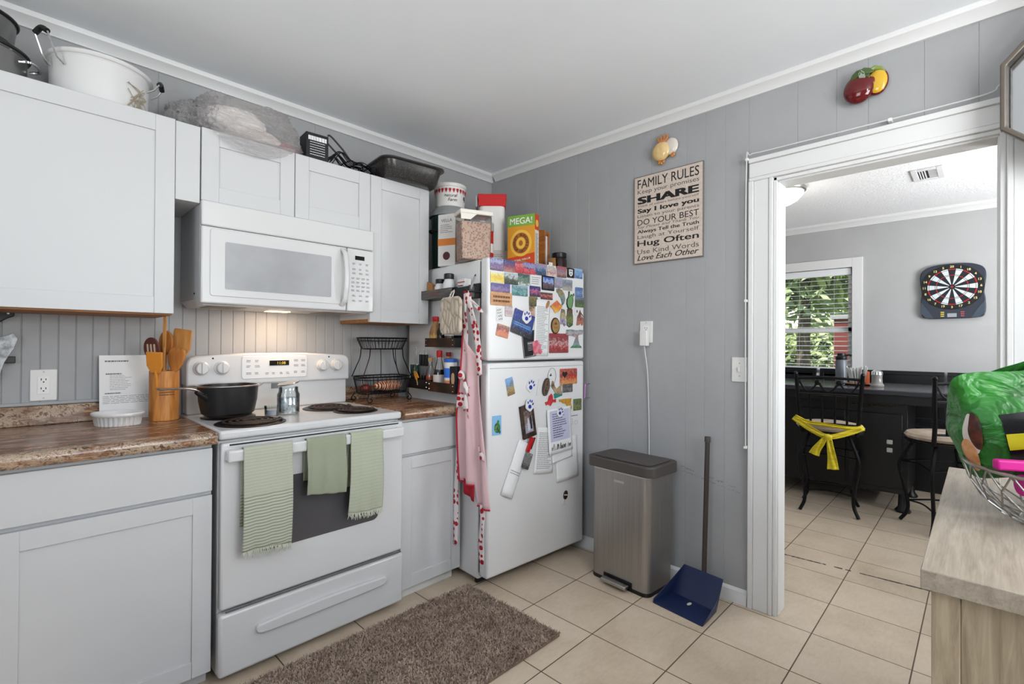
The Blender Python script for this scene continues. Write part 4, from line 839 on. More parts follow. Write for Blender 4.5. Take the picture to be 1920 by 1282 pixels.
# local: x toward the fridge, y = depth (v-.10), z below the hook
def strap(pts, w, name='neck_strap', m=HRT, wav=.003):
    P_ = smooth_path(pts, 8)
    return cloth(name, m, lambda a, b: (lambda p: Vector((p.x+wav*sin(9*b+a*5), p.y+(a-.5)*w, p.z)))(P_[min(int(b*(len(P_)-1)+.5), len(P_)-1)]), 4, len(P_)-1)
strap([(-.048, -.04, .01), (-.050, -.035, -.03), (-.045, -.02, -.09), (-.022, .0, -.18), (-.018, .01, -.30)], .034)
strap([(-.050, -.055, .0), (-.052, -.065, -.05), (-.042, -.08, -.11), (-.028, -.10, -.22), (-.026, -.115, -.40)], .040)
strap([(-.050, -.06, -.03), (-.048, -.11, -.06), (-.044, -.15, -.10)], .032, 'bow_end')
prof = [(-.22, .025, -.05), (-.33, .028, -.085), (-.45, .035, -.10), (-.62, .058, -.130), (-.80, .052, -.156), (-.94, .042, -.170), (-1.04, .03, -.186)]
def hem(a): return -.94 if a < .55 else -1.035
def apf(a, b):
    zt = -.18-.14*a; zb = hem(a); z = zt+(zb-zt)*b
    k = 0
    while k < len(prof)-2 and z < prof[k+1][0]: k += 1
    z0, l0, r0 = prof[k]; z1, l1, r1 = prof[k+1]; s = max(0, min(1, (z0-z)/(z0-z1))); L_ = l0+(l1-l0)*s; R_ = r0+(r1-r0)*s
    return Vector((-.016-.014*sin(a*13+b*1.8+1)*min(1, b*2.5)-.008*sin(a*5), L_+(R_-L_)*a, z))
cloth('apron_body', PINK, apf, 48, 30)
def edge_strip(f, name, r=.004): MB().tube([f(t/24) for t in range(25)], r, 6).build(name, REDC, ap)
edge_strip(lambda t: apf(0, t)+Vector((-.003, .002, 0)), 'red_piping'); edge_strip(lambda t: apf(t*.54, 1)+Vector((-.003, 0, 0)), 'red_piping'); edge_strip(lambda t: apf(.56+.44*t, 1)+Vector((-.003, 0, 0)), 'red_piping')
cloth('waist_band', HRT, lambda a, b: apf(a*.55, .42+.10*b-.05*a)+Vector((-.010, 0, .01*sin(a*9))), 16, 4)
cloth('waist_band', HRT, lambda a, b: apf(.78+.22*a, .60+.05*b+.04*a)+Vector((-.010, 0, .008*sin(a*9))), 8, 3)
cloth('back_lining', REDC, lambda a, b: Vector((-.006-.006*sin(a*9), .030-.09*a, -.92-.075*b-.03*a)), 10, 3)
strap([(-.016, .052, -.60), (-.018, .066, -.8), (-.018, .076, -1.02), (-.02, .080, -1.275)], .034, 'apron_tie')
strap([(-.016, -.135, -1.02), (-.02, -.134, -1.15), (-.018, -.130, -1.30)], .034, 'apron_tie')
cloth('rolled_cuff', HRT, lambda a, b: apf(.05+.55*a, .26+.06*b)+Vector((-.012-.010*sin(pi*b), 0, .01*sin(a*7))), 12, 4)
MB().tube([(.0385, -.05, .012), (-.056, -.05, .008), (-.062, -.05, .020)], .004, 8).build('hook', BLACK, ap)

# ------------------------------------------------------------------ things on top of the fridge (top at z 1.632)
TZ = 1.6485
def top(name, label, cat, u, v, rz=0, z=TZ, group=None): return thing(name, label, cat, FR(u, v, z), FA+rad(rz), group)
def vslab(mb, w, d, r, z0, z1, cx=0, cy=0): # rounded rectangle column
    p = rrect(w, d, r, 6, cx, cy); n = len(p); mb.verts([(x, y, z0) for x, y in p]+[(x, y, z1) for x, y in p], [tuple(range(n-1, -1, -1)), tuple(range(n, 2*n))]+[(i, (i+1) % n, n+(i+1) % n, n+i) for i in range(n)])
# boxed wine
t_ = top('wine_carton', 'white boxed wine carton with an orange band at the back left of the fridge top', 'box', .048, .385, -66)
mb = MB(); mb.box(-.055, .055, -.05, .05, 0, .285); mb.build('carton', mat('white_carton', '#d5d2cf', .5), t_, bevel=.002)
Box('orange_band', mat('orange_print', '#cf7b34', .5), (-.0553, .0553, -.0504, .0504, .112, .150), t_, bevel=0)
Box('photo_side', picmat('wine_side', [(.15, '#b7822c'), (.4, '#8a6a3a'), (.6, '#3a2420'), (.9, '#6b4a3a')], 6, .4, 3), (.0554, .0558, -.048, .048, .02, .25), t_, bevel=0)
mb = MB(); text(mb, 'VELLA', Tr(0, -.0506, .25), w=.07, h=.016, bold=.01); lines(mb, Tr(0, -.0506, .205), .08, .05, 5, rnd, .3); mb.build('carton_print', GREYINK, t_, smooth=0)
mb = MB(); mb.prism(ell(.045, .045), .0004, Tr(0, -.0508, .055)); mb.build('grape_cluster', mat('grape_purple', '#4a1a24', .5), t_)
# cereal tub
CER = mat('cereal_rings', '#b08c7a', .8); t = NT(CER); v = t.n('TexVoronoi'); v.inputs['Scale'].default_value = 90; t.link(t.co('Object'), v.inputs['Vector'])
t.color(t.ramp(v.outputs['Distance'], [(.08, '#7c5a4c'), (.3, '#b08a76'), (.6, '#cdb2a0')])); t.bump(v.outputs['Distance'], .6, .006)
t_ = top('cereal_tub', 'clear plastic tub full of cereal rings with a white flip lid', 'tub', .030, .160, -18)
mb = MB(); mb.prism([(-.075, .004), (.075, .004), (.082, .20), (-.082, .20)], .095, Tr(0, -.0475, 0)); mb.build('cereal', CER, t_, bevel=.008)
mb = MB(); mb.prism([(-.078, 0), (.078, 0), (.086, .235), (-.086, .235)], .101, Tr(0, -.0505, 0)); mb.build('tub', FILM, t_, bevel=.010, seg=3)
mb = MB(); mb.box(-.09, .09, -.055, .055, .2355, .258); mb.build('lid', mat('cream_lid', '#dcd6cc', .4), t_, bevel=.006, seg=3)
mb = MB(); mb.prism([(-.088, .236), (-.0, .236), (-.035, .205), (-.086, .205)], .003, Tr(0, -.0555, 0)); mb.build('lid_spout', mat('cream_lid', '#dcd6cc'), t_, bevel=.001)
# dark green pot, grey lid bowl and the white pail stacked behind
t_ = top('stock_pot', 'dark green pot behind the wine carton on the fridge top', 'pot', .150, .545)
MB().lathe([(0, 0), (.095, 0), (.105, .01), (.112, .315), (.108, .315), (.10, .012), (0, .012)], 32).build('pot_body', mat('dark_green_enamel', '#1c3a34', .3), t_)
for s in (-1, 1): MB().tube([(s*.108, -.03, .22), (s*.135, -.02, .225), (s*.135, .02, .225), (s*.108, .03, .22)], .006, 8).build('handle', BLACK, t_)
t_ = top('mixing_bowl', 'grey upside down bowl on the dark green pot under the white pail', 'bowl', .150, .545, 0, TZ+.3155)
MB().lathe([(.122, 0), (.124, .004), (.118, .02), (.10, .045), (.085, .056), (0, .058), (0, .054), (.083, .052), (.096, .04), (.114, .018), (.118, .0)], 36).build('bowl', mat('grey_glass_bowl', '#8d9191', .25), t_)
t_ = top('ice_cream_pail', 'white plastic pail with a row of red strawberries on the top stack', 'pail', .150, .545, 20, TZ+.374)
MB().lathe([(0, 0), (.082, 0), (.085, .003), (.094, .125), (0, .125)], 40).build('pail', mat('white_pail', '#dad8d4', .4), t_)
MB().lathe([(.0945, .112), (.097, .114), (.098, .13), (.094, .134), (0, .134)], 40).build('lid', mat('white_pail', '#dad8d4'), t_)
mb = MB()
for k in range(26):
    a = 2*pi*k/26; mb.prism([(-.007, .012), (.007, .012), (.008, .004), (.0, -.014), (-.008, .004)], .0006, Rz(math.degrees(a)) @ Tr(0, -.0935, .088))
mb.build('strawberry_row', mat('strawberry_red', '#ad1f2c', .5), t_, smooth=0)
mb = MB()
for a, s, z in ((-52, 'natural', .060), (-46, 'Farm', .035)): text(mb, s, Rz(a) @ Tr(0, -.0905, z), h=.018, shear=.25)
text(mb, 'q', Rz(8) @ Tr(0, -.0912, .05), h=.03, bold=.03); mb.build('pail_print', INK, t_, smooth=0)
# white canister, box, red box
t_ = top('flat_box', 'low pale box lying under the white canister', 'box', .345, .385, -30)
Box('carton', mat('pale_carton', '#b9b4b0', .6), (-.10, .10, -.08, .08, 0, .120), t_); mb = MB(); lines(mb, Tr(0, -.0805, .09), .15, .02, 2, rnd, .3); mb.build('carton_print', GREYINK, t_, smooth=0)
t_ = top('white_canister', 'large white enamel canister in the middle of the fridge top', 'canister', .345, .385, -42, TZ+.1205)
mb = MB(); vslab(mb, .15, .13, .03, 0, .262); mb.build('canister', mat('white_pail', '#dad8d4'), t_, bevel=.003)
t_ = top('striped_can', 'red and white striped can beside the cereal tub', 'can', .200, .265, 0)
mb = MB().lathe(cyl_(.042, .205), 28).build('can', RED, t_); MB().lathe([(.0425, .08), (.043, .081), (.043, .13), (.0425, .131)], 28).build('white_stripe', mat('white_pack', '#d9d6d4'), t_)
MB().lathe([(.043, .2), (.044, .202), (.044, .245), (.04, .25), (0, .25)], 28).build('grey_lid', mat('grey_lid', '#a2a2a4', .4), t_)
t_ = top('red_bin', 'red plastic box lying on top of the white canister', 'box', .345, .385, -42, TZ+.3835)
mb = MB(); mb.prism([(-.078, 0), (.078, 0), (.085, .075), (-.085, .075)], .10, Tr(0, -.05, 0)); mb.build('box', mat('bright_red_box', '#c01418', .4), t_, bevel=.004)
Box('grey_side', mat('grey_lid', '#a2a2a4'), (-.100, -.0865, -.04, .04, .0, .07), t_, bevel=.005)
# cereal box
t_ = top('cereal_box', 'orange and yellow cereal box with a green MEGA banner on the fridge top', 'box', .378, .150, -70)
w, h, d = .172, .300, .055
Box('carton', mat('cereal_orange', '#d8952c', .4), (-w/2, w/2, -d/2, d/2, 0, h), t_, bevel=.001)
t = -d/2-.0006
Box('green_banner', mat('cereal_green', '#7aa83c', .4), (-w/2, w/2, t, -d/2, .238, h), t_, bevel=0)
mb = MB(); mb.verts([(-w/2, t, 0), (w/2, t, 0), (w/2, t, .085), (-w/2, t, .06)], [(0, 1, 2, 3)]); mb.build('red_base', mat('cereal_red_orange', '#c9481c', .4), t_, smooth=0)
mb = MB(); mb.verts([(-w/2, t-.0003, 0), (w*.3, t-.0003, 0), (w*.12, t-.0003, .055), (-w/2, t-.0003, .035)], [(0, 1, 2, 3)]); mb.build('cereal_bowl_picture', mat('cereal_brown', '#b0703c', .5), t_, smooth=0)
mb = MB(); mb.prism(ell(.135, .150, 32, 0, .142), .0005, Tr(0, t-.0002, 0)); mb.build('yellow_glow', mat('cereal_yellow', '#e6b94a', .4), t_, smooth=0)
mb = MB(); mb.prism(ell(.105, .118, 32, 0, .142), .0005, Tr(0, t-.0006, 0)); mb.build('brown_disc', mat('cereal_disc', '#a5622a', .4), t_, smooth=0)
mb = MB(); mb.prism(ell(.058, .066, 32, 0, .142), .0005, Tr(0, t-.0010, 0)); mb.build('inner_disc', mat('cereal_yellow', '#e6b94a'), t_, smooth=0)
mb = MB(); mb.prism(ell(.026, .032, 18, 0, .142), .0005, Tr(0, t-.0014, 0)); mb.build('bee_picture', mat('cereal_disc', '#a5622a'), t_, smooth=0)
mb = MB(); text(mb, 'MEGA!', Tr(0, t-.0006, .268), w=.14, h=.036, bold=.012); mb.build('banner_lettering', PAPER, t_, smooth=0); mb = MB(); text(mb, 'SPECIAL VALUE', Tr(0, t-.0008, .048) @ Ry(-7), w=.12, h=.010, bold=.01); mb.build('white_lettering', PAPER, t_, smooth=0)
mb = MB()
def arc(mb, s, a0, a1, rx, rz_, hh, cz, y, flip=1):
    for k, ch in enumerate(s):
        if ch == ' ': continue
        a = rad(a0+(a1-a0)*k/(len(s)-1)); text(mb, ch, Tr(rx*cos(a), y, cz+rz_*sin(a)) @ Ry(90-math.degrees(a) if flip > 0 else -90-math.degrees(a)), h=hh, bold=.02)
arc(mb, 'HONEY BUNCHES', 200, -20, .041, .046, .014, .142, t-.0012); arc(mb, 'OF OATS', 222, 318, .041, .046, .014, .142, t-.0012, -1)
mb.build('dark_lettering', mat('cereal_dark_brown', '#3c1f12', .5), t_, smooth=0)
Box('side_panel', mat('white_carton', '#d5d2cf'), (w/2, w/2+.0004, -d/2+.004, d/2-.004, .0, .21), t_, bevel=0); Box('side_top', mat('cereal_red_orange', '#c9481c'), (w/2, w/2+.0006, -d/2, d/2, .215, h), t_, bevel=0)
mb = MB(); lines(mb, Tr(w/2+.0008, 0, .11) @ Rz(90), .04, .17, 22, rnd, .45); mb.build('side_print', GREYINK, t_, smooth=0)
mb = MB(); mb.prism(ell(.036, .040, 20), .0004, Tr(w/2+.001, 0, .25) @ Rz(90)); mb.build('side_badge', mat('cereal_yellow', '#e6b94a'), t_, smooth=0)
# wooden holder and dark jar on the right
t_ = top('napkin_holder', 'wooden napkin holder behind the cereal box', 'holder', .620, .265, -66)
OAK = matn('orange_oak', [(.35, '#8d5424'), (.6, '#a8692e'), (.8, '#b87a3c')], 8, .45, (1, 1, 8))
for y in (-.035, .035):
    mb = MB(); mb.prism(rrect(.115, .26, .01, 3, 0, .14), .012, Tr(0, y-.006, 0)); mb.build('side_panel', OAK, t_, bevel=.003)
Box('base', OAK, (-.057, .057, -.029, .029, .0, .014), t_)
MB().box(-.048, .048, -.026, .026, .016, .24).build('napkins', PAPER, t_)
t_ = top('dark_jar', 'dark brown jar with black lid at the right end of the fridge top', 'jar', .682, .150)
MB().lathe([(0, 0), (.042, 0), (.048, .004), (.048, .085), (.040, .100), (0, .10)], 28).build('jar', mat('dark_coffee_glass', '#24120d', .12, spec=.7), t_)
MB().lathe([(.044, .098), (.045, .10), (.045, .125), (.042, .128), (0, .128)], 28).build('lid', BLACK, t_)
MB().lathe([(.0484, .012), (.0488, .013), (.0488, .04), (.0484, .041)], 28).build('red_label', mat('dark_red_cap', '#7d1a18'), t_)
t_ = top('snack_bag', 'small brown snack bag with a white label beside the dark jar', 'bag', .585, .120, -55)
mb = MB(); mb.grid(lambda a, b: Vector(((a-.5)*.055*(1-.2*b), (-.016*sin(pi*a)*sin(pi*min(1, b+.08)) if True else 0), b*.085)), 10, 8); mb.grid(lambda a, b: Vector(((a-.5)*.055*(1-.2*b), .016*sin(pi*a)*sin(pi*min(1, b+.08)), b*.085)), 10, 8); mb.build('pouch', mat('brown_pack', '#8a5f34', .35), t_)
mb = MB(); mb.prism([(-.018, .022), (.006, .018), (.008, .052), (-.014, .058)], .001, Tr(0, -.020, 0)); mb.build('white_label', PAPER, t_, smooth=0)
# ------------------------------------------------------------------ on the range
t_ = thing('saucepan', 'dark grey nonstick saucepan with a steel handle on the back left burner', 'pan', (-1.782, -.285, CT+.0165))
DARKPAN = mat('dark_nonstick', '#2b2a2b', .38, .4)
MB().lathe([(0, 0), (.088, 0), (.098, .008), (.108, .06), (.112, .118), (.109, .118), (.104, .06), (.094, .012), (0, .006)], 40).build('pan_body', DARKPAN, t_)
mb = MB(); mb.tube([(.1125*cos(a), .1125*sin(a), .120) for a in [2*pi*k/40 for k in range(40)]], .0035, 8, True); mb.build('steel_rim', STEEL, t_)
mb = MB(); mb.prism([(0, 0), (.03, .02), (.026, .026), (-.004, .012)], .03, Tr(.104, -.015, .100)); mb.build('pour_spout', STEEL, t_, bevel=.003)
M_ = Rz(208)
hp = smooth_path([(.105, 0, .085), (.13, 0, .098), (.155, 0, .112), (.20, 0, .122), (.30, 0, .128)], 5)
MB().tube([M_ @ p for p in hp], .009, 12, flat=.45).build('handle', STEEL, t_)
MB().tube([M_ @ Vector(p) for p in ((.100, 0, .07), (.125, 0, .088), (.15, 0, .104))], [.014, .012, .008], 10).build('handle_socket', BLACK, t_)
t_ = thing('glass_jar', 'clear glass storage jar with a loose silver lid on the range top', 'jar', (-1.555, -.335, CT+.001))
MB().lathe([(0, 0), (.042, 0), (.046, .004), (.047, .085), (.040, .100), (.040, .118), (.038, .118), (.038, .10), (.0445, .084), (.0435, .007), (0, .006)], 32).build('jar', GLASS, t_)
mb = MB(); mb.lathe([(0, .008), (.042, .008), (.043, .07), (0, .074)], 28); mb.build('crumpled_wrapper', matn('foil_wrapper', [(.35, '#a8a8ac'), (.5, '#dcdcde'), (.60, '#8a8b90'), (.8, '#eaeaec')], 40, .5, bump=.5), t_)
mb = MB(); mb.lathe([(.043, 0), (.045, .002), (.045, .006), (0, .008)], 28, Tr(0, 0, .131) @ Ry(-12)); mb.build('lid', STEEL, t_)
t_ = thing('candle_glass', 'small clear tumbler with pale lilac wax beside the saucepan', 'glass', (-1.640, -.375, CT+.001))
MB().lathe([(0, 0), (.024, 0), (.027, .003), (.030, .046), (.0285, .046), (.0255, .006), (0, .005)], 28).build('tumbler', GLASS, t_)
MB().lathe([(0, .006), (.0253, .006), (.027, .028), (0, .028)], 24).build('wax', mat('lilac_wax', '#b3b0ba', .4), t_)

# towels over the oven handle (bar at y -.698..-.680, z .798..-.842)
def towelmat(name, a, b, period, split=None, axis=2):
    m = mat(name, a, .95, sheen=.15); t = NT(m); c = t.sep(t.co('Object'))
    s = t.math('GREATER_THAN', t.math('SINE', t.math('MULTIPLY', c[axis] if axis < 3 else t.math('ADD', c[0], t.math('MULTIPLY', c[2], 1.3)), 2*pi/period)), .1)
    if split is not None:
        lo = t.math('LESS_THAN', c[2], split); s2 = t.math('MULTIPLY_ADD', lo, .55, .30); s = t.math('MULTIPLY', s, s2)
        col = t.mix(s, t.mix(lo, a, '#8d947f'), b)
    else: col = t.mix(t.math('MULTIPLY', s, .7), a, b)
    t.color(col); t.bump(t.noise(t.co('Object'), 240, 2, .6), .5, .003); return m
def towel(label, x0, x1, zb, zback, m, skew=0, taper=0, lift=0, fringe=True, wav=.006, seed=0):
    t_ = thing('kitchen_towel', label, 'towel', ((x0+x1)/2, -.6835, .84), group='green towels on the oven handle'); w = x1-x0; rn = random.Random(seed)
    # path over the bar: up the back, over, down the front (local y, z)
    path = [(.030, zback-.84), (.028, -.06), (.025, -.015), (.021, .004), (.011, .0085), (.0, .005), (-.003, -.01), (-.004, -.06)]
    n = 12
    for k in range(1, n+1): path.append((-.005-.010*sin(pi*k/n*.9), -.06+(zb-.84+.06)*k/n))
    L_ = len(path)-1
    def f(a, b):
        k = b*L_; i = min(int(k), L_-1); s = k-i; y = path[i][0]*(1-s)+path[i+1][0]*s; z = path[i][1]*(1-s)+path[i+1][1]*s
        d = max(0, -z)/max(.01, .84-zb); fr = i >= 6
        x = (a-.5)*w*(1-taper*(1-d))+skew*d*(1 if fr else .3)
        yy = y-(lift if fr else 0)-abs(wav*sin(a*9+seed)*(.3+d)) if fr else y+.3*abs(wav*sin(a*7))*d*.3
        return Vector((x, yy, z+(.010*sin(a*2.6+seed)*d if fr else 0)))
    MB().grid(f, 28, L_*2).build('cloth', m, t_, solid=.003, smooth=80)
    if fringe:
        mb = MB()
        for k in range(46):
            a = (k+.5)/46; p = f(a, 1.0); l = .018+.010*rn.random()
            mb.tube([p+Vector((0, 0, .002)), p+Vector((rn.uniform(-.004, .004), -.002, -l*.5)), p+Vector((rn.uniform(-.007, .007), rn.uniform(-.003, .002), -l))], [.0022, .0018, .0008], 5)
        mb.build('fringe', mat('pale_green_fringe', '#bcbfae', .95), t_)
    return t_
towel('long striped sage towel with a pale top half, left on the oven handle', -1.842, -1.672, .472, .56, towelmat('striped_sage_cotton', '#a8ab99', '#c1c1b4', .011, -.165), seed=1, skew=-.006)
towel('short diagonal ribbed sage towel, middle of the oven handle', -1.618, -1.458, .625, .68, towelmat('ribbed_sage_cotton', '#878d78', '#a0a58f', .008, None, 3), seed=2, skew=-.004, fringe=False)
towel('plain sage towel with white fringe, right on the oven handle', -1.440, -1.284, .520, .62, towelmat('plain_sage_cotton', '#a5aa95', '#acb09c', .014), seed=3, skew=-.010, taper=.06)

# ------------------------------------------------------------------ on the left counter
CZ = .9055
t_ = thing('utensil_crock', 'round bamboo crock full of wooden spoons beside the range', 'crock', (-1.985, -.175, CZ))
BAM = matn('bamboo', [(.35, '#a8672c'), (.55, '#c17f3c'), (.75, '#cf9350')], 7, .45, (10, 10, 1.2))
MB().lathe([(0, 0), (.049, 0), (.051, .002), (.051, .198), (.049, .2), (.044, .2), (.043, .01), (0, .01)], 36).build('crock', BAM, t_)
mb = MB(); lines(mb, Tr(0, -.0514, .115), .05, .03, 3, random.Random(3), .4, False); mb.build('burnt_lettering', mat('burnt_brown', '#6d4930'), t_, smooth=0)
WOODS = {'light': matn('light_spoon_wood', [(.35, '#b57a3e'), (.6, '#c98f4f'), (.8, '#d7a364')], 6, .5, (6, 6, 1)), 'mid': matn('mid_spoon_wood', [(.35, '#9a5c26'), (.6, '#b8742f'), (.8, '#c88a44')], 6, .5, (6, 6, 1)),
  'dark': matn('dark_spoon_wood', [(.35, '#44201a'), (.6, '#5a2c22'), (.8, '#6a382a')], 6, .5, (6, 6, 1)), 'orange': mat('orange_silicone', '#d2862e', .45)}
def utensil(name, label, base, tip, headpts, hth, wood, hm=None, roll=0, slots=None, r=.006):
    """handle from base (inside the crock) to tip; flat head drawn round the tip in the plane facing the room"""
    b, p = Vector(base), Vector(tip); t_ = thing(name, label, 'utensil', b, group='utensils in the bamboo crock')
    d = p-b; MB().tube([(0, 0, 0), d*.5, d], [r, r, r*.95], 10).build('handle', WOODS[wood], t_)
    zax = d.normalized(); xax = (Vector((.72, -.70, 0)) - zax*zax.dot(Vector((.72, -.70, 0)))).normalized(); yax = zax.cross(xax)
    M_ = Matrix((( xax.x, yax.x, zax.x, d.x), (xax.y, yax.y, zax.y, d.y), (xax.z, yax.z, zax.z, d.z), (0, 0, 0, 1))) @ Matrix.Rotation(rad(roll), 4, 'Z')
    h = MB().prism(headpts, hth, M_ @ Tr(0, -hth/2, -.012)).build('head', WOODS[hm or wood], t_, bevel=hth*.35, seg=3, smooth=50)
    if slots:
        mb = MB()
        for x in slots: mb.prism(rrect(.006, .042, .0028, 3, x, .040), hth+.003, M_ @ Tr(0, -hth/2-.0015, -.012))
        mb.build('slots', mat('slot_pale_wood', '#b9a08a', .6), h)  # slots drawn as bars of paler brown
SP = ell(.066, .095, 24, 0, .045)
bx, by, bz = -1.985, -.175, CZ+.02
utensil('slotted_spoon', 'dark wooden slotted spoon leaning left in the bamboo crock', (bx-.020, by+.006, bz), (-2.028, -.195, 1.165), ell(.062, .09, 24, 0, .042), .008, 'dark', slots=(-.013, 0, .013))
utensil('spatula', 'orange silicone spatula in front of the dark slotted spoon', (bx-.016, by-.014, bz), (-2.022, -.222, 1.110), [(-.018, 0), (.016, 0), (.030, .03), (.032, .085), (-.030, .085), (-.032, .03)], .008, 'orange')
utensil('wooden_spoon', 'orange brown wooden spoon at the back of the crock', (bx, by+.03, bz), (-1.976, -.145, 1.185), ell(.058, .10, 24, 0, .045), .010, 'mid')
utensil('wooden_tongs', 'thin pale wooden tongs standing tallest in the bamboo crock', (bx-.004, by+.008, bz), (-1.986, -.172, 1.200), [(-.006, 0), (.006, 0), (.006, .14), (.001, .14), (.0, .03), (-.001, .14), (-.006, .14)], .006, 'light')
utensil('serving_spoon', 'notched wooden serving spoon at the front right of the crock', (bx+.006, by-.022, bz), (-1.958, -.215, 1.115), [(-.012, 0), (.012, 0), (.030, .035), (.035, .07), (.030, .09), (.016, .095), (.010, .088), (.002, .097), (-.006, .088), (-.014, .096), (-.030, .085), (-.035, .06), (-.028, .03)], .010, 'mid')
utensil('flat_turner', 'broad flat light wooden turner leaning right in the crock', (bx+.022, by+.008, bz), (-1.935, -.165, 1.145), [(-.010, 0), (.012, 0), (.045, .06), (.042, .135), (.034, .142), (-.038, .145), (-.042, .138), (-.040, .06)], .007, 'light', roll=-8)
t_ = thing('ramekin', 'white oval fluted baking dish on the left counter', 'dish', (-2.135, -.205, CZ))
mb = MB(); n = 60
prof = [(.0, 0), (.066, 0), (.068, .003), (.074, .034), (.080, .036), (.083, .046), (.080, .049), (.075, .046), (.068, .008), (0, .006)]
rings = []
for i, (r, z) in enumerate(prof):
    if r == 0: rings.append([mb.bm.verts.new((0, 0, z))]); continue
    fl = .0022 if 1 <= i <= 3 else 0
    rings.append([mb.bm.verts.new(((r+fl*cos(a*30))*cos(a)*1.06, (r+fl*cos(a*30))*sin(a)*.8, z)) for a in [2*pi*k/120 for k in range(120)]])
for A, B in zip(rings, rings[1:]):
    for k in range(120):
        q = (k+1) % 120
        if len(A) == 1: mb.bm.faces.new((A[0], B[q], B[k]))
        elif len(B) == 1: mb.bm.faces.new((A[k], A[q], B[0]))
        else: mb.bm.faces.new((A[k], A[q], B[q], B[k]))
o = mb.build('dish', mat('white_stoneware', '#d8d7d5', .25), t_, smooth=60); o.rotation_euler = (0, 0, rad(-40))
t_ = thing('recipe_sheet', 'white printed recipe sheet standing against the backsplash', 'paper', (-2.075, -.055, CZ))
mb = MB(); mb.box(-.100, .100, -.0015, .0015, 0, .262, Rx(-7)); mb.build('sheet', PAPER, t_, smooth=0)
mb = MB(); rnd = random.Random(12); M_ = Rx(-7) @ Tr(0, -.0022, 0)
lines(mb, M_ @ Tr(-.045, 0, .238), .075, .007, 1, rnd, .8, False); lines(mb, M_ @ Tr(-.055, 0, .186), .05, .006, 1, rnd, .8, False); lines(mb, M_ @ Tr(-.03, 0, .150), .075, .062, 9, rnd, .2); lines(mb, M_ @ Tr(-.058, 0, .108), .05, .006, 1, rnd, .7, False); lines(mb, M_ @ Tr(0, 0, .082), .18, .034, 5, rnd, .22, False)
mb.bm.verts.ensure_lookup_table(); mb.build('print', GREYINK, t_, smooth=0)
t_ = thing('plastic_stand', 'clear stand foot holding the recipe sheet', 'stand', (-2.075, -.055, CZ)) if False else None
# outlets and switch
def plate(name, label, cat, M, w=.075, h=.118, kind='outlet'):
    t_ = bpy.data.objects.new(name, None); COL.objects.link(t_); t_.matrix_world = M; tag(t_, label, cat)
    mb = MB(); mb.prism(rrect(w, h, .004, 3), .006, Tr(0, -.0062, 0)); pl = mb.build('plate', mat('ivory_plate', '#dcdbd8', .35), t_, bevel=.002)
    if kind == 'outlet':
        MB().prism(rrect(.034, .068, .002, 2), .002, Tr(0, -.0082, 0)).build('receptacle', mat('white_receptacle', '#e4e3e0', .3), t_, bevel=.0005)
        mb = MB()
        for z in (.018, -.016):
            mb.box(-.008, -.0055, -.0086, -.0080, z, z+.008); mb.box(.005, .0075, -.0086, -.0080, z, z+.007); mb.prism(ell(.005, .005, 12, 0, z-.006), .0006, Tr(0, -.0086, 0))
        mb.build('slots', INK, t_, smooth=0)
    else:
        Box('toggle', mat('white_receptacle', '#e4e3e0', .3), (-.005, .005, -.016, -.006, -.010, .012), t_, bevel=.001)
    mb = MB()
    for z in ((h*.42, -h*.42) if kind == 'outlet' else (.03, -.03)): mb.lathe([(.003, 0), (.003, .001), (0, .001)], 10, Tr(0, -.0062, z) @ Rx(90))
    mb.build('screw', mat('screw_grey', '#a9a9a6', .4, .5), t_); return t_
plate('outlet', 'white double outlet on the beadboard, left of the recipe sheet', 'outlet', Tr(-2.333, 0, 1.055))
RW = lambda y, z, x=0: Tr(x, y, z) @ Rz(-90)   # local -y faces the room on the right wall
plate('outlet', 'white outlet with an adapter, on the grey wall above the trash can', 'outlet', RW(-1.243, 1.292))
plate('light_switch', 'white light switch beside the doorway casing', 'switch', RW(-1.732, 1.106), .072, .117, 'switch')
t_ = thing('plug_adapter', 'white plug adapter and cord hanging from the right wall outlet', 'plug', (0, -1.243, 1.292)); t_.matrix_world = RW(-1.243, 1.27)
Box('plug_body', mat('ivory_plate', '#dcdbd8'), (-.022, .022, -.040, -.0088, -.055, .030), t_, bevel=.005)
mb = MB(); mb.tube(smooth_path([(0, -.025, -.054), (.004, -.02, -.10), (.012, -.010, -.20), (.016, -.006, -.34), (.020, -.006, -.50), (.022, -.006, -.66), (.024, -.006, -.78)], 6), .003, 6); mb.build('cord', mat('white_cord', '#d0d0ce', .5), t_)
# knife and brackets at the left edge
t_ = thing('chef_knife', 'chef knife with a dimpled steel blade on the beadboard at the far left', 'knife', (-2.43, -.034, 1.16))
mb = MB(); mb.prism([(-.06, -.085), (-.020, -.07), (-.006, -.015), (.020, .040), (.027, .070), (.016, .090), (.002, .082), (-.04, .066), (-.10, .04), (-.09, -.07)], .002, Tr(.0, .0, 0)); mb.build('blade', matn('knife_steel', [(.4, '#6d6e70'), (.6, '#9a9b9c')], 40, .45, metal=.8), t_, bevel=.0006)
MB().tube([(-.05, .001, -.055), (-.07, .001, -.11), (-.10, .001, -.18)], [.014, .013, .014], 10, flat=.7).build('handle', mat('dark_rosewood', '#2a1512', .4), t_)
t_ = thing('knife_holder', 'black wall bracket above the knife at the far left', 'bracket', (-2.44, 0, 1.30))
mb = MB(); mb.prism([(-.12, -.02), (-.02, -.02), (.012, .005), (.028, .012), (.028, .034), (-.12, .034)], .024, Tr(0, -.0255, 0)); mb.build('bracket', BLACK, t_, bevel=.003); MB().lathe([(.004, 0), (.004, .001), (0, .001)], 10, Tr(.012, -.0257, .022) @ Rx(90)).build('screw', CHROME, t_)
t_ = thing('magnetic_holder', 'small black magnet block behind the knife blade', 'bracket', (-2.43, 0, 1.153))
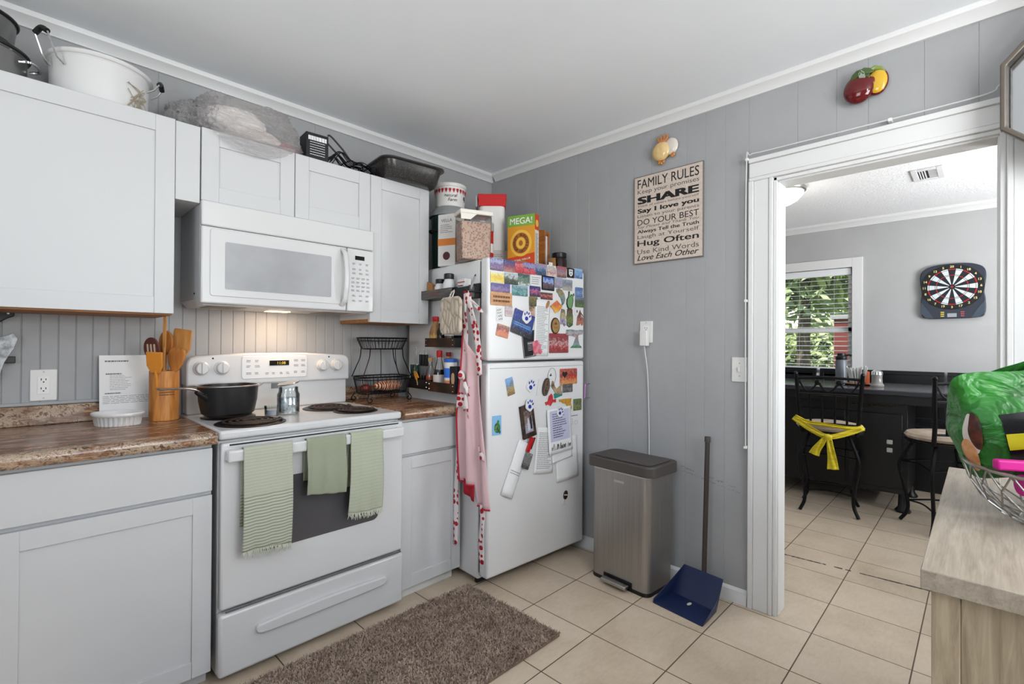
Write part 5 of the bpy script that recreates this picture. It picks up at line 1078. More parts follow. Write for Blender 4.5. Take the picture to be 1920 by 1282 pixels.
Box('block', BLACK, (-.10, .022, -.031, -.0005, -.012, .012), t_)

# ------------------------------------------------------------------ right counter: two tier wire basket
t_ = thing('wire_basket', 'black two tier wire basket in the corner by the fridge', 'basket', (-.985, -.165, CZ))
def tier(zb, zt, rb, rt, nw, d):
    mb = MB(); rr = lambda r, z: [(r[0]*cos(a)/max(abs(cos(a)), abs(sin(a)))**.55, r[1]*sin(a)/max(abs(cos(a)), abs(sin(a)))**.55, z) for a in [2*pi*k/40 for k in range(40)]]
    for r, z, w in ((rt, zt, .0035), (rt, zt-.016, .0025), (rb, zb, .003), ((rb[0]*.5, rb[1]*.5), zb, .002)): mb.tube(rr(r, z), w, 6, True)
    A, B = rr(rt, zt), rr(rb, zb)
    for k in range(0, 40): mb.tube([A[k], B[k], (B[k][0]*.5, B[k][1]*.5, zb), (0, 0, zb)] if k % 4 == 0 else [A[k], B[k]], .0015, 5)
    return mb
tier(.045, .135, (.135, .075), (.152, .092), 40, 0).build('lower_basket', IRON, t_); tier(.285, .345, (.112, .062), (.135, .082), 40, 0).build('upper_basket', IRON, t_)
mb = MB()
for sx in (-1, 1):
    for q in (-1, 1): mb.tube(smooth_path([(sx*.148, q*.06, .135), (sx*.125, q*.055, .19), (sx*.105, q*.05, .24), (sx*.10, q*.05, .29)], 5), .003, 6)
for x in (-.045, .045): mb.tube(smooth_path([(x*1.3, -.088, .135), (x*1.05, -.07, .20), (x, -.062, .29)], 5), .0022, 6)
mb.build('upright_wires', IRON, t_)
for sx in (-1, 1):
    for q in (-1, 1):
        mb = MB(); mb.tube(smooth_path([(sx*.12, q*.075, .045), (sx*.135, q*.085, .02), (sx*.13, q*.088, .005), (sx*.115, q*.088, .004), (sx*.108, q*.088, .016), (sx*.12, q*.088, .022)], 5), .003, 6); mb.build('scroll_foot', IRON, t_)
t_ = thing('snack_pack', 'orange and white striped pack of rolls in the lower wire basket', 'snack pack', (-.945, -.165, CZ+.0505))
m = mat('striped_orange_pack', '#b5562c', .3); t = NT(m); c = t.sep(t.co('Object')); w_ = t.n('TexWave'); w_.inputs['Scale'].default_value = 26; w_.inputs['Distortion'].default_value = 2.5; t.link(t.co('Object', (1, .3, .2)), w_.inputs['Vector'])
t.color(t.ramp(w_.outputs[0], [(.2, '#7a2f18'), (.45, '#c4622c'), (.7, '#c98a4a'), (.9, '#d8cbbb')]))
mb = MB().ball((0, 0, .030), .045, (1.9, 1.0, .66), 20); mb.build('pack', m, t_)
t_ = thing('snack_pack', 'dark red pack behind the striped rolls in the lower wire basket', 'snack pack', (-1.075, -.150, CZ+.0495))
MB().ball((0, 0, .022), .034, (.9, .8, .66), 16).build('pack', mat('dark_red_pack', '#6a2418', .35), t_)

# ------------------------------------------------------------------ on top of the wall cabinets (top at z 2.078)
KT = 2.0785
t_ = thing('stock_pot', 'large white enamel canning pot with wire bail handles on the left cabinet', 'pot', (-2.19, -.168, KT))
ENW = mat('white_pot_enamel', '#d3d3d2', .25)
MB().lathe([(0, 0), (.135, 0), (.142, .006), (.146, .145), (.150, .150), (.152, .158), (.149, .166), (.143, .160), (.139, .01), (0, .008)], 48).build('pot_body', ENW, t_)
mb = MB(); mb.tube([(.150*cos(a), .150*sin(a), .158) for a in [2*pi*k/48 for k in range(48)]], .009, 10, True); mb.build('rolled_rim', ENW, t_)
def bail(ang, up, M0):
    mb = MB(); M_ = Rz(ang); a0 = [M_ @ Vector(p) for p in ((.148, -.030, .105), (.170, -.028, .120), (.178+.02*up, -.026, .120+.070*up))]; a1 = [M_ @ Vector(p) for p in ((.148, .030, .105), (.170, .028, .120), (.178+.02*up, .026, .120+.070*up))]
    mb.tube(a0, .003, 6); mb.tube(a1, .003, 6); b = mb.build('bail_handle', CHROME, t_)
    MB().tube(smooth_path([a0[-1], a0[-1]*.5+a1[-1]*.5+Vector((0, 0, .014)), a1[-1]], 6), .009, 10).build('grip', BLACK, b)
bail(213, 1, t_); bail(-20, .35, t_)
mb = MB(); rn = random.Random(9)
M_ = Rz(38) @ Tr(0, -.147, .062) @ Rx(0)
for k in range(9): mb.tube(smooth_path([M_ @ Vector((rn.uniform(-.045, .045), rn.uniform(-.002, 0), rn.uniform(-.06, .05))) for j in range(4)], 5), .0012, 5)
mb.build('twine', mat('tan_twine', '#9c8f7a', .9), t_)
t_ = thing('steel_pot', 'grey steel stock pot with lid at the far left end of the cabinet top', 'pot', (-2.505, -.165, KT))
MB().lathe([(0, 0), (.11, 0), (.118, .008), (.118, .105), (.122, .108), (.122, .112), (0, .113)], 40).build('pot_body', mat('grey_steel', '#8c8c8b', .3, .9), t_)
MB().lathe([(.124, .114), (.126, .118), (.118, .126), (.07, .140), (.02, .144), (0, .144)], 40).build('lid', mat('grey_steel', '#8c8c8b'), t_)
MB().tube([(.1235*cos(a), .1235*sin(a), .116) for a in [2*pi*k/40 for k in range(40)]], .0055, 8, True).build('lid_rim', mat('dark_rim', '#3a3836', .3, .7), t_)
for a in (-20, 160):
    b = MB().tube(smooth_path([Rz(a) @ Vector(p) for p in ((.118, -.04, .08), (.145, -.035, .085), (.152, 0, .088), (.145, .035, .085), (.118, .04, .08))], 5), .005, 8).build('handle', CHROME, t_)
t_ = thing('steel_pot', 'open steel pot with a dark rim stacked on the lidded pot at the far left', 'pot', (-2.525, -.16, KT+.1455))
MB().lathe([(0, 0), (.10, 0), (.105, .004), (.112, .075), (.116, .078), (.108, .078), (.10, .008), (0, .006)], 36).build('pot_body', mat('grey_steel', '#8c8c8b'), t_)
MB().tube([(.114*cos(a), .114*sin(a), .079) for a in [2*pi*k/36 for k in range(36)]], .006, 8, True).build('rim', mat('dark_rim', '#3a3836'), t_)
# plastic bag with tableware, trailing over the cabinet edge
t_ = thing('plastic_bag', 'clear plastic bag of wrapped tableware lying over the cabinets', 'bag', (-1.70, -.18, KT))
def crumple(c, sx, sy, sz, seed, amp=.18, n=40, ex=1.0, crease=.5):
    def f(a, b):
        th = 2*pi*a; ph = pi*b; d = Vector((sin(ph)*cos(th), sin(ph)*sin(th), cos(ph))); e = Vector([math.copysign(abs(v)**ex, v) for v in d])
        o1 = Vector((seed, 0, 0)); o2 = Vector((0, seed, 0))
        q = 1+amp*(mnoise.noise(d*2.2+o1)+crease*(.5-abs(mnoise.noise(d*5.5+o2))*2)+crease*.5*(.5-abs(mnoise.noise(d*12+o1))*2)+crease*.25*mnoise.noise(d*26+o2))
        p = Vector((e.x*sx, e.y*sy, e.z*sz))*q+Vector(c); p.z = max(p.z, .001); return p
    return MB().grid(f, n, n//2, wrap=True)
m = FILM2 = mat('crinkled_clear_plastic', '#e4dfdc'); t = NT(m); tr = t.n('BsdfTransparent'); tr.inputs[0].default_value = lin('#fbfafa'); gl = t.n('BsdfGlossy'); gl.inputs['Roughness'].default_value = .10; df = t.n('BsdfDiffuse'); df.inputs[0].default_value = lin('#f8f4f2')
bp_ = t.n('Bump'); bp_.inputs['Strength'].default_value = .9; bp_.inputs['Distance'].default_value = .02; t.link(t.noise(t.co('Object', (1, 2, 3)), 22, 5, .7, 1.2), bp_.inputs['Height'])
for x in (gl, df): t.link(bp_.outputs[0], x.inputs['Normal'])
fr = t.n('LayerWeight'); fr.inputs[0].default_value = .35; t.link(bp_.outputs[0], fr.inputs['Normal'])
m1 = t.n('MixShader'); m1.inputs[0].default_value = .55; t.link(df.outputs[0], m1.inputs[1]); t.link(gl.outputs[0], m1.inputs[2])
m2 = t.n('MixShader'); t.link(t.math('MULTIPLY_ADD', fr.outputs['Facing'], .62, .20), m2.inputs[0]); t.link(tr.outputs[0], m2.inputs[1]); t.link(m1.outputs[0], m2.inputs[2]); t.link(m2.outputs[0], t.t.nodes['Material Output'].inputs[0])
crumple((.005, -.012, .085), .205, .120, .105, 2.0, .16, 150, .62, .8).build('bag_film', m, t_, smooth=180)
crumple((-.20, .02, .070), .085, .09, .075, 5.0, .26, 90, .9, .9).build('bag_neck', m, t_, smooth=180)
mb = MB(); mb.grid(lambda a, b: Vector((-.17+.33*a, -.12-.045*min(1, b*2.0)-.010*sin(a*8), .012*(1-b)+.002-(max(0, b-.45)*.13)*sin(pi*a)**.7)), 24, 10); mb.build('trailing_edge', m, t_, smooth=180)
mb = crumple((-.045, -.03, .105), .115, .07, .058, 7.0, .14, 60, .9, .6); mb.build('white_cloth', mat('cream_cloth', '#f4efeb', .6), t_, smooth=180)
mb = crumple((.03, -.015, .052), .12, .08, .046, 9.0, .16, 60, .9, .6); mb.build('beige_wrap', mat('beige_wrap', '#e2d8d2', .5), t_, smooth=180)
mb = crumple((.165, -.06, .035), .045, .04, .03, 4.0, .2, 20); mb.build('red_print', mat('faded_red_print', '#b97078', .6), t_, smooth=180)
# black box with a fold of wire
t_ = thing('string_light_box', 'black printed box of wire tangled on the cabinet above the microwave', 'box', (-1.412, -.255, KT))
M_ = Rz(-4)
BX = mat('black_carton', '#121318'); mb = MB(); mb.box(-.052, .052, -.04, .05, 0, .135, M_); o = mb.build('carton', BX, t_, bevel=.001)
mb = MB(); lines(mb, M_ @ Tr(0, -.0412, .110), .085, .020, 1, random.Random(4), 1, False); lines(mb, M_ @ Tr(0, -.0412, .062), .07, .07, 6, random.Random(2), .22, False); mb.build('carton_print', PAPER, t_, smooth=0)
MB().box(.0524, .053, -.02, .03, .06, .1, M_).build('orange_print', mat('orange_print', '#cf7b34'), t_, smooth=0)
t_ = thing('wire_rack', 'folded black wire rack lying between the black box and the roasting pan', 'rack', (-1.222, -.245, KT))
mb = MB(); rn = random.Random(21)
mb.tube(smooth_path([(-.135, -.03, .150), (-.12, -.035, .150), (-.06, -.04, .10), (-.02, -.04, .060), (.03, -.04, .055), (.09, -.03, .045), (.125, -.02, .008)], 5), .0045, 8)
mb.tube(smooth_path([(-.135, .03, .150), (-.12, .03, .148), (-.05, .03, .095), (.0, .03, .055), (.06, .03, .060), (.125, .03, .010)], 5), .0045, 8)
for k in range(9):
    y = -.06+.014*k; mb.tube(smooth_path([(-.125, y, .012+.012*(k % 4)), (-.08, y-.01, .075+.006*(k % 3)), (-.02, y, .045), (.04, y+.01, .062-.004*k), (.085, y, .040), (.115, y, .008)], 5), .0024, 6)
for x in (-.02, .03, .075, .105): mb.tube(smooth_path([(x, -.07, .006), (x+.01, -.05, .055), (x, .0, .062), (x-.01, .05, .05), (x, .07, .006)], 4), .003, 6)
mb.build('wires', IRON, t_)
# roasting pan, overhanging the cabinet edge so its base shows
t_ = thing('roasting_pan', 'speckled dark roasting pan overhanging the edge of the cabinet top', 'pan', (-.925, -.300, KT), rad(-6))
m = matn('speckled_dark_enamel', [(.45, '#2a2827'), (.6, '#3c3937'), (.72, '#6a6664')], 220, .28, detail=2)
mb = MB(); pan_ring = lambda w, h, r, z: [(x, y, z) for x, y in rrect(w, h, r, 6)]
rings = [pan_ring(.285, .18, .04, .001), pan_ring(.305, .20, .05, .008), pan_ring(.345, .235, .055, .088), pan_ring(.375, .265, .06, .092), pan_ring(.375, .265, .06, .099), pan_ring(.335, .225, .05, .095), pan_ring(.295, .19, .045, .014)]
vr = [[mb.bm.verts.new(p) for p in r] for r in rings]
for A, B in zip(vr, vr[1:]):
    for k in range(len(A)): mb.bm.faces.new((A[k], A[(k+1) % len(A)], B[(k+1) % len(A)], B[k]))
mb.bm.faces.new(vr[0]); mb.bm.faces.new(vr[-1][::-1]); mb.build('pan', m, t_, smooth=50)
# ------------------------------------------------------------------ floor things by the right wall
rug = thing('rug', 'shaggy brown rug on the tiles in front of the range', 'rug', (-1.52, -.99, 0), rad(-.6))
RUGM = matn('brown_shag', [(.3, '#8a7567'), (.5, '#ab9788'), (.7, '#bfab9b'), (.85, '#cbb8a6')], 9, .95, detail=6, nrough=.75)
rw_, rh_ = 1.42, .595
MB().prism([(-rw_/2, 0), (rw_/2, 0), (rw_/2, .010), (-rw_/2, .010)], rh_, Tr(0, -rh_/2, .0005)).build('backing', mat('rug_backing', '#7a675a', .9), rug, bevel=.003)
mb = MB(); rn = random.Random(17); vs = []; fs = []
for k in range(52000):
    x = rn.uniform(-rw_/2, rw_/2); y = rn.uniform(-rh_/2, rh_/2)
    if x < -.45 and rn.random() < .8: continue
    a = rn.uniform(0, 2*pi); l = rn.uniform(.005, .012); w = .0026; tx, ty = rn.gauss(0, .0055), rn.gauss(0, .0055); i = len(vs)
    vs += [(x-w*cos(a), y-w*sin(a), .009), (x+w*cos(a), y+w*sin(a), .009), (x+tx+w*.7*cos(a), y+ty+w*.7*sin(a), .009+l), (x+tx-w*.7*cos(a), y+ty-w*.7*sin(a), .009+l)]; fs.append((i, i+1, i+2, i+3))
me = bpy.data.meshes.new('pile'); me.from_pydata(vs, [], fs); o = bpy.data.objects.new('pile', me); COL.objects.link(o); me.materials.append(RUGM); o.parent = rug; o['kind'] = 'stuff'; mb.bm.free()
# trash can
BRUSH = mat('brushed_steel_can', '#a8a4a0', .42, .9); t = NT(BRUSH); f = t.noise(t.co('Object', (60, 60, .6)), 3, 3, .6); t.color(t.ramp(f, [(.3, '#a19d99'), (.7, '#b2aeaa')])); t.bump(f, .02, .001)
LIDM = mat('grey_brown_lid', '#4d4743', .45)
tc = thing('trash_can', 'tall brushed steel step trash can with a grey brown lid by the right wall', 'trash can', (-.155, -1.245, 0), rad(-4))
mb = MB(); vslab(mb, .235, .345, .035, .018, .578); mb.build('body', BRUSH, tc)
mb = MB(); vslab(mb, .238, .348, .036, 0, .018); mb.build('base_ring', BLACK, tc)
mb = MB(); vslab(mb, .262, .405, .045, .580, .632); lid = mb.build('lid', LIDM, tc, bevel=.006, seg=3)
mb = MB(); vslab(mb, .215, .35, .035, .6325, .638); mb.build('lid_panel', LIDM, lid, bevel=.003)
mb = MB(); vslab(mb, .24, .35, .038, .572, .5795); mb.build('bag_edge', mat('white_bag_edge', '#c9c6c2', .5), tc)
pd = MB().box(-.165, -.125, -.075, .075, .016, .034).build('pedal', STEEL, tc, bevel=.006, seg=3); MB().box(-.122, -.117, -.085, .085, .012, .044).build('pedal_slot', BLACK, pd)
MB().box(-.1192, -.1185, -.035, .025, .523, .534).build('badge', mat('badge_silver', '#c9c9c9', .3, .8), tc)
# long handled dustpan
dp = thing('dustpan', 'dark blue lobby dustpan with a long brown handle leaning on the grey wall', 'dustpan', (-.16, -1.585, 0), rad(-7))
NAVY = mat('navy_plastic', '#142248', .38)
mb = MB()
P_ = [(-.15, -.125, .002), (-.15, .125, .002), (-.01, -.112, .012), (-.01, .112, .012), (.075, -.10, .130), (.075, .10, .130)]
mb.verts(P_, [(0, 1, 3, 2), (2, 3, 5, 4)]); mb.verts([(-.15, -.125, .002), (-.01, -.112, .012), (.075, -.10, .130), (.0, -.118, .075), (-.14, -.129, .016)], [(0, 1, 2, 3, 4)]); mb.verts([(-.15, .125, .002), (-.01, .112, .012), (.075, .10, .130), (.0, .118, .075), (-.14, .129, .016)], [(0, 1, 2, 3, 4)])
mb.build('pan', NAVY, dp, solid=.004, bevel=.002)
mb = MB(); mb.prism(ell(.032, .016, 16), .001, Tr(-.045, 0, .0125) @ Rx(90) @ Rz(0)); mb.build('label_sticker', mat('pale_label', '#c9c2bd'), dp, smooth=0)
MB().tube([(.065, 0, .06), (.085, 0, .12), (.112, 0, .75)], [.012, .0115, .0115], 14).build('handle', mat('taupe_handle', '#3d3733', .4), dp); MB().cyl((.112, 0, .75), (.113, 0, .775), .015, .014, 14).build('grip_cap', mat('taupe_cap', '#4a4440', .5), dp)
# scuffs on the wall, short dark streaks
mb = MB(); rn = random.Random(6)
for k in range(46):
    y = -1.44-.30*rn.random(); z = .575-.06*(-(y+1.44))/.30+rn.choice((0, 0, .018, .022))+rn.uniform(-.003, .003); l = rn.uniform(.004, .018); mb.verts([(-.0006, y, z), (-.0006, y-l, z-.0015), (-.0006, y-l, z-.001+rn.uniform(.0006, .002)), (-.0006, y, z+.001)], [(0, 1, 2, 3)])
struct(mb, 'trim_6', mat('scuff_grey', '#6d6e70', .8), 'faint dark scuff marks on the grey wall behind the dustpan', smooth=0)
# cable along the door casing
mb = MB(); mb.tube(smooth_path([(-.030, -1.768, .75), (-.030, -1.766, 1.4), (-.030, -1.768, 2.06), (-.030, -1.785, 2.108), (-.030, -1.86, 2.109), (-.030, -2.3, 2.108), (-.030, -2.56, 2.11), (-.03, -2.60, 2.13), (-.03, -2.63, 2.16)], 5), .0028, 6)
t_ = thing('cable', 'thin white cable clipped along the doorway casing', 'cable', (0, 0, 0)); mb.build('wire', mat('white_cord', '#d0d0ce'), t_)
for y, z in ((-1.767, .745), (-1.767, 1.43), (-1.77, 2.09), (-2.30, 2.107)):
    MB().box(-.034, -.0004, y-.007, y+.007, z-.006, z+.006).build('clip', mat('white_receptacle', '#e4e3e0'), t_, bevel=.002)

# ------------------------------------------------------------------ on the grey wall
sg = bpy.data.objects.new('wall_sign', None); COL.objects.link(sg); sg.matrix_world = RW(-1.364, 1.9075); tag(sg, 'cream family rules sign with black lettering on the grey wall', 'sign')
sw, sh = .388, .482
MB().box(-sw/2, sw/2, -.012, -.0005, -sh/2, sh/2).build('board', mat('grey_sign_edge', '#6f6a66', .6), sg, bevel=.001)
MB().box(-sw/2+.004, sw/2-.004, -.0128, -.0118, -sh/2+.005, sh/2-.005).build('face', matn('cream_sign_face', [(.4, '#c3b4a8'), (.6, '#cfc1b5')], 120, .6), sg, smooth=0)
mb = MB(); mb2 = MB()
ROWS = [('FAMILY RULES', .198, .050, .345, .004, 0, 0), ('Keep your promises', .151, .030, .345, 0, 0, 1), ('SHARE', .107, .042, .345, .05, 0, 0), ('Think of others before yourself', .074, .016, .345, 0, 0, 1), ('Say I love you', .046, .032, .345, .035, 0, 0),
 ('Listen to your parents', .018, .021, .345, 0, 0, 1), ('DO YOUR BEST', -.014, .032, .345, .002, 0, 0), ('Say Please and Thank You', -.042, .018, .345, 0, .25, 1), ('Always Tell the Truth', -.067, .025, .345, .02, 0, 0), ('Laugh at Yourself', -.096, .026, .345, .0, 0, 1),
 ('Hug Often', -.134, .042, .345, .018, 0, 0), ('Use Kind Words', -.175, .026, .345, 0, 0, 1), ('Love Each Other', -.208, .030, .345, .01, .35, 0)]
for s, z, h, w, bd, shr, light in ROWS:
    mb = MB(); text(mb, s, Tr(0, -.0131, z), w=w, h=h, bold=bd, shear=shr); mb.build('lettering', mat('faded_ink', '#4a4643', .7) if light else INK, sg, smooth=0)
def plaque(name, label, cat, y, z): o = bpy.data.objects.new(name, None); COL.objects.link(o); o.matrix_world = RW(y, z); return tag(o, label, cat)
# onion plaque (two bulbs)
on = plaque('ceramic_onions', 'glazed yellow ceramic onions hung above the family rules sign', 'wall ornament', -1.352, 2.262)
ON = matn('onion_glaze', [(.3, '#a8702c'), (.5, '#d9b678'), (.7, '#e3cb9a')], 14, .15, (1, 1, .4), coat=.5)
MB().ball((-.018, -.022, -.012), .052, (1.0, .45, .95), 24).build('onion_bulb', ON, on); MB().ball((.034, -.014, .004), .044, (.9, .35, 1.0), 24).build('onion_slice', mat('pale_onion', '#d8cfc4', .15, coat=.5), on)
mb = MB()
for k, (x, l) in enumerate(((-.03, .03), (-.015, .042), (0, .045), (.014, .036))): mb.tube([(-.012+x*.3, -.02, .03), (x, -.022, .045), (x*1.5, -.018, .036+l)], [.010, .009, .003], 8)
mb.build('onion_stalk', mat('brown_onion_stalk', '#b8794a', .2), on)
mb = MB()
for x, z in ((-.03, -.068), (-.018, -.072), (-.006, -.066), (.05, -.042), (.042, -.046)): mb.ball((x, -.018, z), .010, (1, .8, 1.2), 10)
mb.build('onion_roots', mat('brown_onion_roots', '#b5793c', .2), on)
# apple plaque
apq = plaque('ceramic_apples', 'glazed red and yellow ceramic fruit high above the doorway', 'wall ornament', -2.221, 2.274)
MB().ball((-.022, -.028, -.010), .055, (.95, .5, 1.05), 28).build('red_fruit', mat('dark_red_glaze', '#5e0a0f', .12, coat=.4), apq)
o = MB().ball((.036, -.016, .004), .048, (.80, .34, 1.12), 24).build('cut_half', mat('dark_red_glaze', '#6e0d12'), apq); 
MB().ball((.038, -.024, .002), .043, (.76, .28, 1.08), 24).build('yellow_flesh', mat('yellow_glaze', '#d3a92c', .12, coat=.6), apq); MB().ball((.022, -.034, .006), .014, (.8, .4, 1.2), 14).build('pit', mat('brown_glaze', '#6d2a14', .15), apq)
mb = MB()
for k, a in enumerate((-75, -40, -10, 20, 60)):
    M_ = Tr(-.012, -.058+.004*(k % 2), .050) @ Ry(a); mb.prism([(0, .006), (.012, -.010), (.011, -.030), (0, -.048), (-.011, -.030), (-.012, -.010)], .006, M_ @ Rx(18))
mb.build('leaf', mat('dark_green_glaze', '#3f5424', .15, coat=.5), apq, bevel=.002); MB().tube([(.01, -.03, .05), (.03, -.03, .056), (.05, -.026, .048), (.062, -.02, .032)], [.008, .010, .008, .004], 8).build('leaf', mat('light_green_glaze', '#7f8f4c', .15), apq)
# metal tray at the right edge
tr_ = bpy.data.objects.new('metal_tray', None); COL.objects.link(tr_); tr_.matrix_world = RW(-2.868, 2.057, -.13) @ Rz(-14); tag(tr_, 'octagonal shiny steel tray with a bronze rim at the right edge, beside the doorway', 'tray')
oc = [(.285*cos(rad(22.5+45*k)), .285*sin(rad(22.5+45*k))) for k in range(8)]
MB().prism([(a*.93, b*.93) for a, b in oc], .004, Tr(0, -.012, 0)).build('tray_face', mat('mirror_steel', '#c4c6c8', .14, 1), tr_, smooth=0)
mb = MB(); n = 8; v = [(a, y, b) for y in (-.050, -.0) for a, b in oc]+[(a*.94, y, b*.94) for y in (-.050, -.0) for a, b in oc]
mb.verts(v, [f for i in range(8) for q in ((i+1) % 8,) for f in ((i, q, 8+q, 8+i), (16+i, 24+i, 24+q, 16+q), (i, 16+i, 16+q, q), (8+i, 8+q, 24+q, 24+i))]); mb.build('rim', mat('bronze_rim', '#7b736a', .3, .9), tr_, bevel=.004, smooth=0)
# ------------------------------------------------------------------ wood console, wire bowl, bag
GREIGE = mat('greige_oak', '#8d8070', .42); t = NT(GREIGE); f = t.noise(t.co('Object', (1.2, 14, 14)), 5, 6, .65, .6); g = t.noise(t.co('Object', (3, 60, 60)), 6, 3, .6)
t.color(t.ramp(t.math('ADD', t.math('MULTIPLY', f, .7), t.math('MULTIPLY', g, .3)), [(.3, '#83776a'), (.5, '#a09484'), (.7, '#b5aa9b')]))
GREIGEV = mat('greige_oak_upright', '#8d7f6d', .45); t = NT(GREIGEV); f = t.noise(t.co('Object', (14, 14, 1.2)), 5, 6, .65, .6); t.color(t.ramp(f, [(.3, '#8a7a62'), (.5, '#a8977e'), (.7, '#bcad93')]))
cx0, cx1, cy0, cy1, cz_ = -1.440, -.56, -3.02, -2.492, .88
cn = thing('console_cabinet', 'greige oak cabinet with a thick top in the right foreground', 'cabinet', ((cx0+cx1)/2, (cy0+cy1)/2, 0))
part(Box('top', GREIGE, (cx0, cx1, cy0, cy1, cz_-.03, cz_), bevel=.0015), cn)
part(Box('side_panel', GREIGEV, (cx0+.018, cx0+.03, cy0+.04, cy1-.045, .06, cz_-.0305), bevel=.001), cn)
for a in ((cx0+.012, cx0+.05, cy1-.045, cy1-.012), (cx0+.012, cx0+.05, cy0+.012, cy0+.045), (cx1-.05, cx1-.012, cy1-.045, cy1-.012), (cx1-.05, cx1-.012, cy0+.012, cy0+.045)):
    part(Box('corner_post', GREIGEV, (*a, 0, cz_-.0305), bevel=.002), cn)
part(Box('back_panel', GREIGEV, (cx0+.05, cx1-.05, cy1-.032, cy1-.020, .06, cz_-.0305), bevel=.001), cn); part(Box('end_panel', GREIGEV, (cx1-.03, cx1-.018, cy0+.045, cy1-.045, .06, cz_-.0305), bevel=.001), cn)
BC = Vector((-1.02, -2.73, cz_))
wb = thing('wire_bowl', 'silver wire fruit bowl on the oak cabinet holding a green bag', 'bowl', BC)
WIRE = mat('silver_wire', '#a8a49e', .25, .9)
def brim(r, z, n=48): return [(r*cos(2*pi*k/n), r*sin(2*pi*k/n), z) for k in range(n)]
mb = MB(); mb.tube(brim(.20, .110), .0035, 8, True); mb.build('rim_wire', WIRE, wb); mb = MB(); mb.tube(brim(.115, .004), .0035, 8, True); mb.build('base_wire', WIRE, wb)
mb = MB()
for k in range(26):
    a = 2*pi*k/26
    for s in (.5, -.5): mb.tube([(r*cos(a+s*t_k), r*sin(a+s*t_k), z) for r, z, t_k in ((.20, .110, 0), (.192, .075, .25), (.172, .040, .5), (.145, .016, .75), (.115, .004, 1))], .0017, 5)
mb.build('lattice_wires', WIRE, wb)
bag = thing('treat_bag', 'crumpled green treat bag with a picture of kibble, in the wire bowl', 'bag', (-.955, -2.665, 1.0), rad(-60), rot=(rad(6), rad(-16), rad(-60)))
GRN = mat('glossy_green_foil', '#2f8f2a', .32); t = NT(GRN); f = t.noise(t.co('Object', (1, 1, .8)), 9, 4, .6, .8)
t.color(t.ramp(f, [(.3, '#164a18'), (.5, '#247022'), (.7, '#3a8f2f')])); t.bump(t.noise(t.co('Object', (1, 1, 1.4)), 13, 3, .55, .8), .7, .03)
def pil(w, d, h, seed, amp):
    def f(a, b):
        th = 2*pi*a; s = Vector((cos(th), sin(th), 0)); ex = .6; sq = 1-.75*max(0, (b-.62)/.38)**1.3-.35*max(0, (.12-b)/.12)**2
        x = math.copysign(abs(s.x)**ex, s.x)*w/2*(1-.10*max(0, b-.6)); y = math.copysign(abs(s.y)**ex, s.y)*d/2*sq
        z = b*h; q = mnoise.noise(Vector((x*7, y*7, z*9+seed)))*amp+mnoise.noise(Vector((x*19, y*19+seed, z*19)))*amp*.45
        return Vector((x, y, z))+Vector((s.x, s.y, 0))*q+Vector((0, 0, q*.5*(b > .8)+(.02*sin(a*12.6)*(b > .92))))
    return f
fb = pil(.30, .17, .190, 3, .020)
mb = MB(); mb.grid(fb, 72, 30, wrap=True); mb.build('bag_body', GRN, bag, smooth=60)
def onbag(name, m, a0, a1, b0, b1, shape=None, n=16, off=.002):
    mb = MB()
    def g(u, v):
        if shape: th = 2*pi*u; u2 = .5+.5*v*cos(th); v2 = .5+.5*v*sin(th)
        else: u2, v2 = u, v
        p = fb(a0+(a1-a0)*u2, b0+(b1-b0)*v2); return p+Vector((p.x, p.y, 0)).normalized()*off
    mb.grid(g, n*2, n); return mb.build(name, m, bag, smooth=60)
onbag('kibble_bowl', mat('white_bowl_print', '#cfc6c0', .3), .525, .580, .30, .72, 1); onbag('kibble', matn('kibble_print', [(.4, '#2a120c'), (.6, '#5a2a1c')], 60, .4), .548, .592, .36, .74, 1, off=.003)
onbag('meat_picture', matn('meat_print', [(.35, '#a8683c'), (.6, '#d39a6a'), (.8, '#e0b48c')], 30, .4), .512, .560, .10, .46, 1, off=.0022)
onbag('black_panel', mat('black_print', '#0d0d0f', .2), .645, .80, .05, .70); onbag('yellow_stripe', mat('yellow_print', '#a89e1a', .2), .648, .80, .36, .52, off=.0035)
pk = thing('pink_roller', 'hot pink plastic bar with a roller resting on the rim of the wire bowl', 'tool', (-1.145, -2.585, cz_+.118), rad(-62))
PKM = mat('hot_pink_plastic', '#c01080', .4); Box('bar', PKM, (-.01, .20, -.009, .009, -.003, .016), pk, bevel=.004, seg=3)
MB().cyl((.030, .004, -.030), (.085, .004, -.030), .019, seg=20).build('roller', PKM, pk, bevel=.002); Box('bracket', PKM, (.042, .072, -.004, .006, -.02, -.002), pk, bevel=.002)
bk = thing('folded_packet', 'dark blue and white packet under the green bag in the bowl', 'packet', BC+Vector((.0, -.045, .035)), rad(-60))
Box('packet', matn('blue_white_print', [(.4, '#1f2c3a'), (.55, '#34536a'), (.7, '#c9cdc9')], 14, .4), (-.08, .10, -.05, .05, 0, .050), bk, bevel=.008)
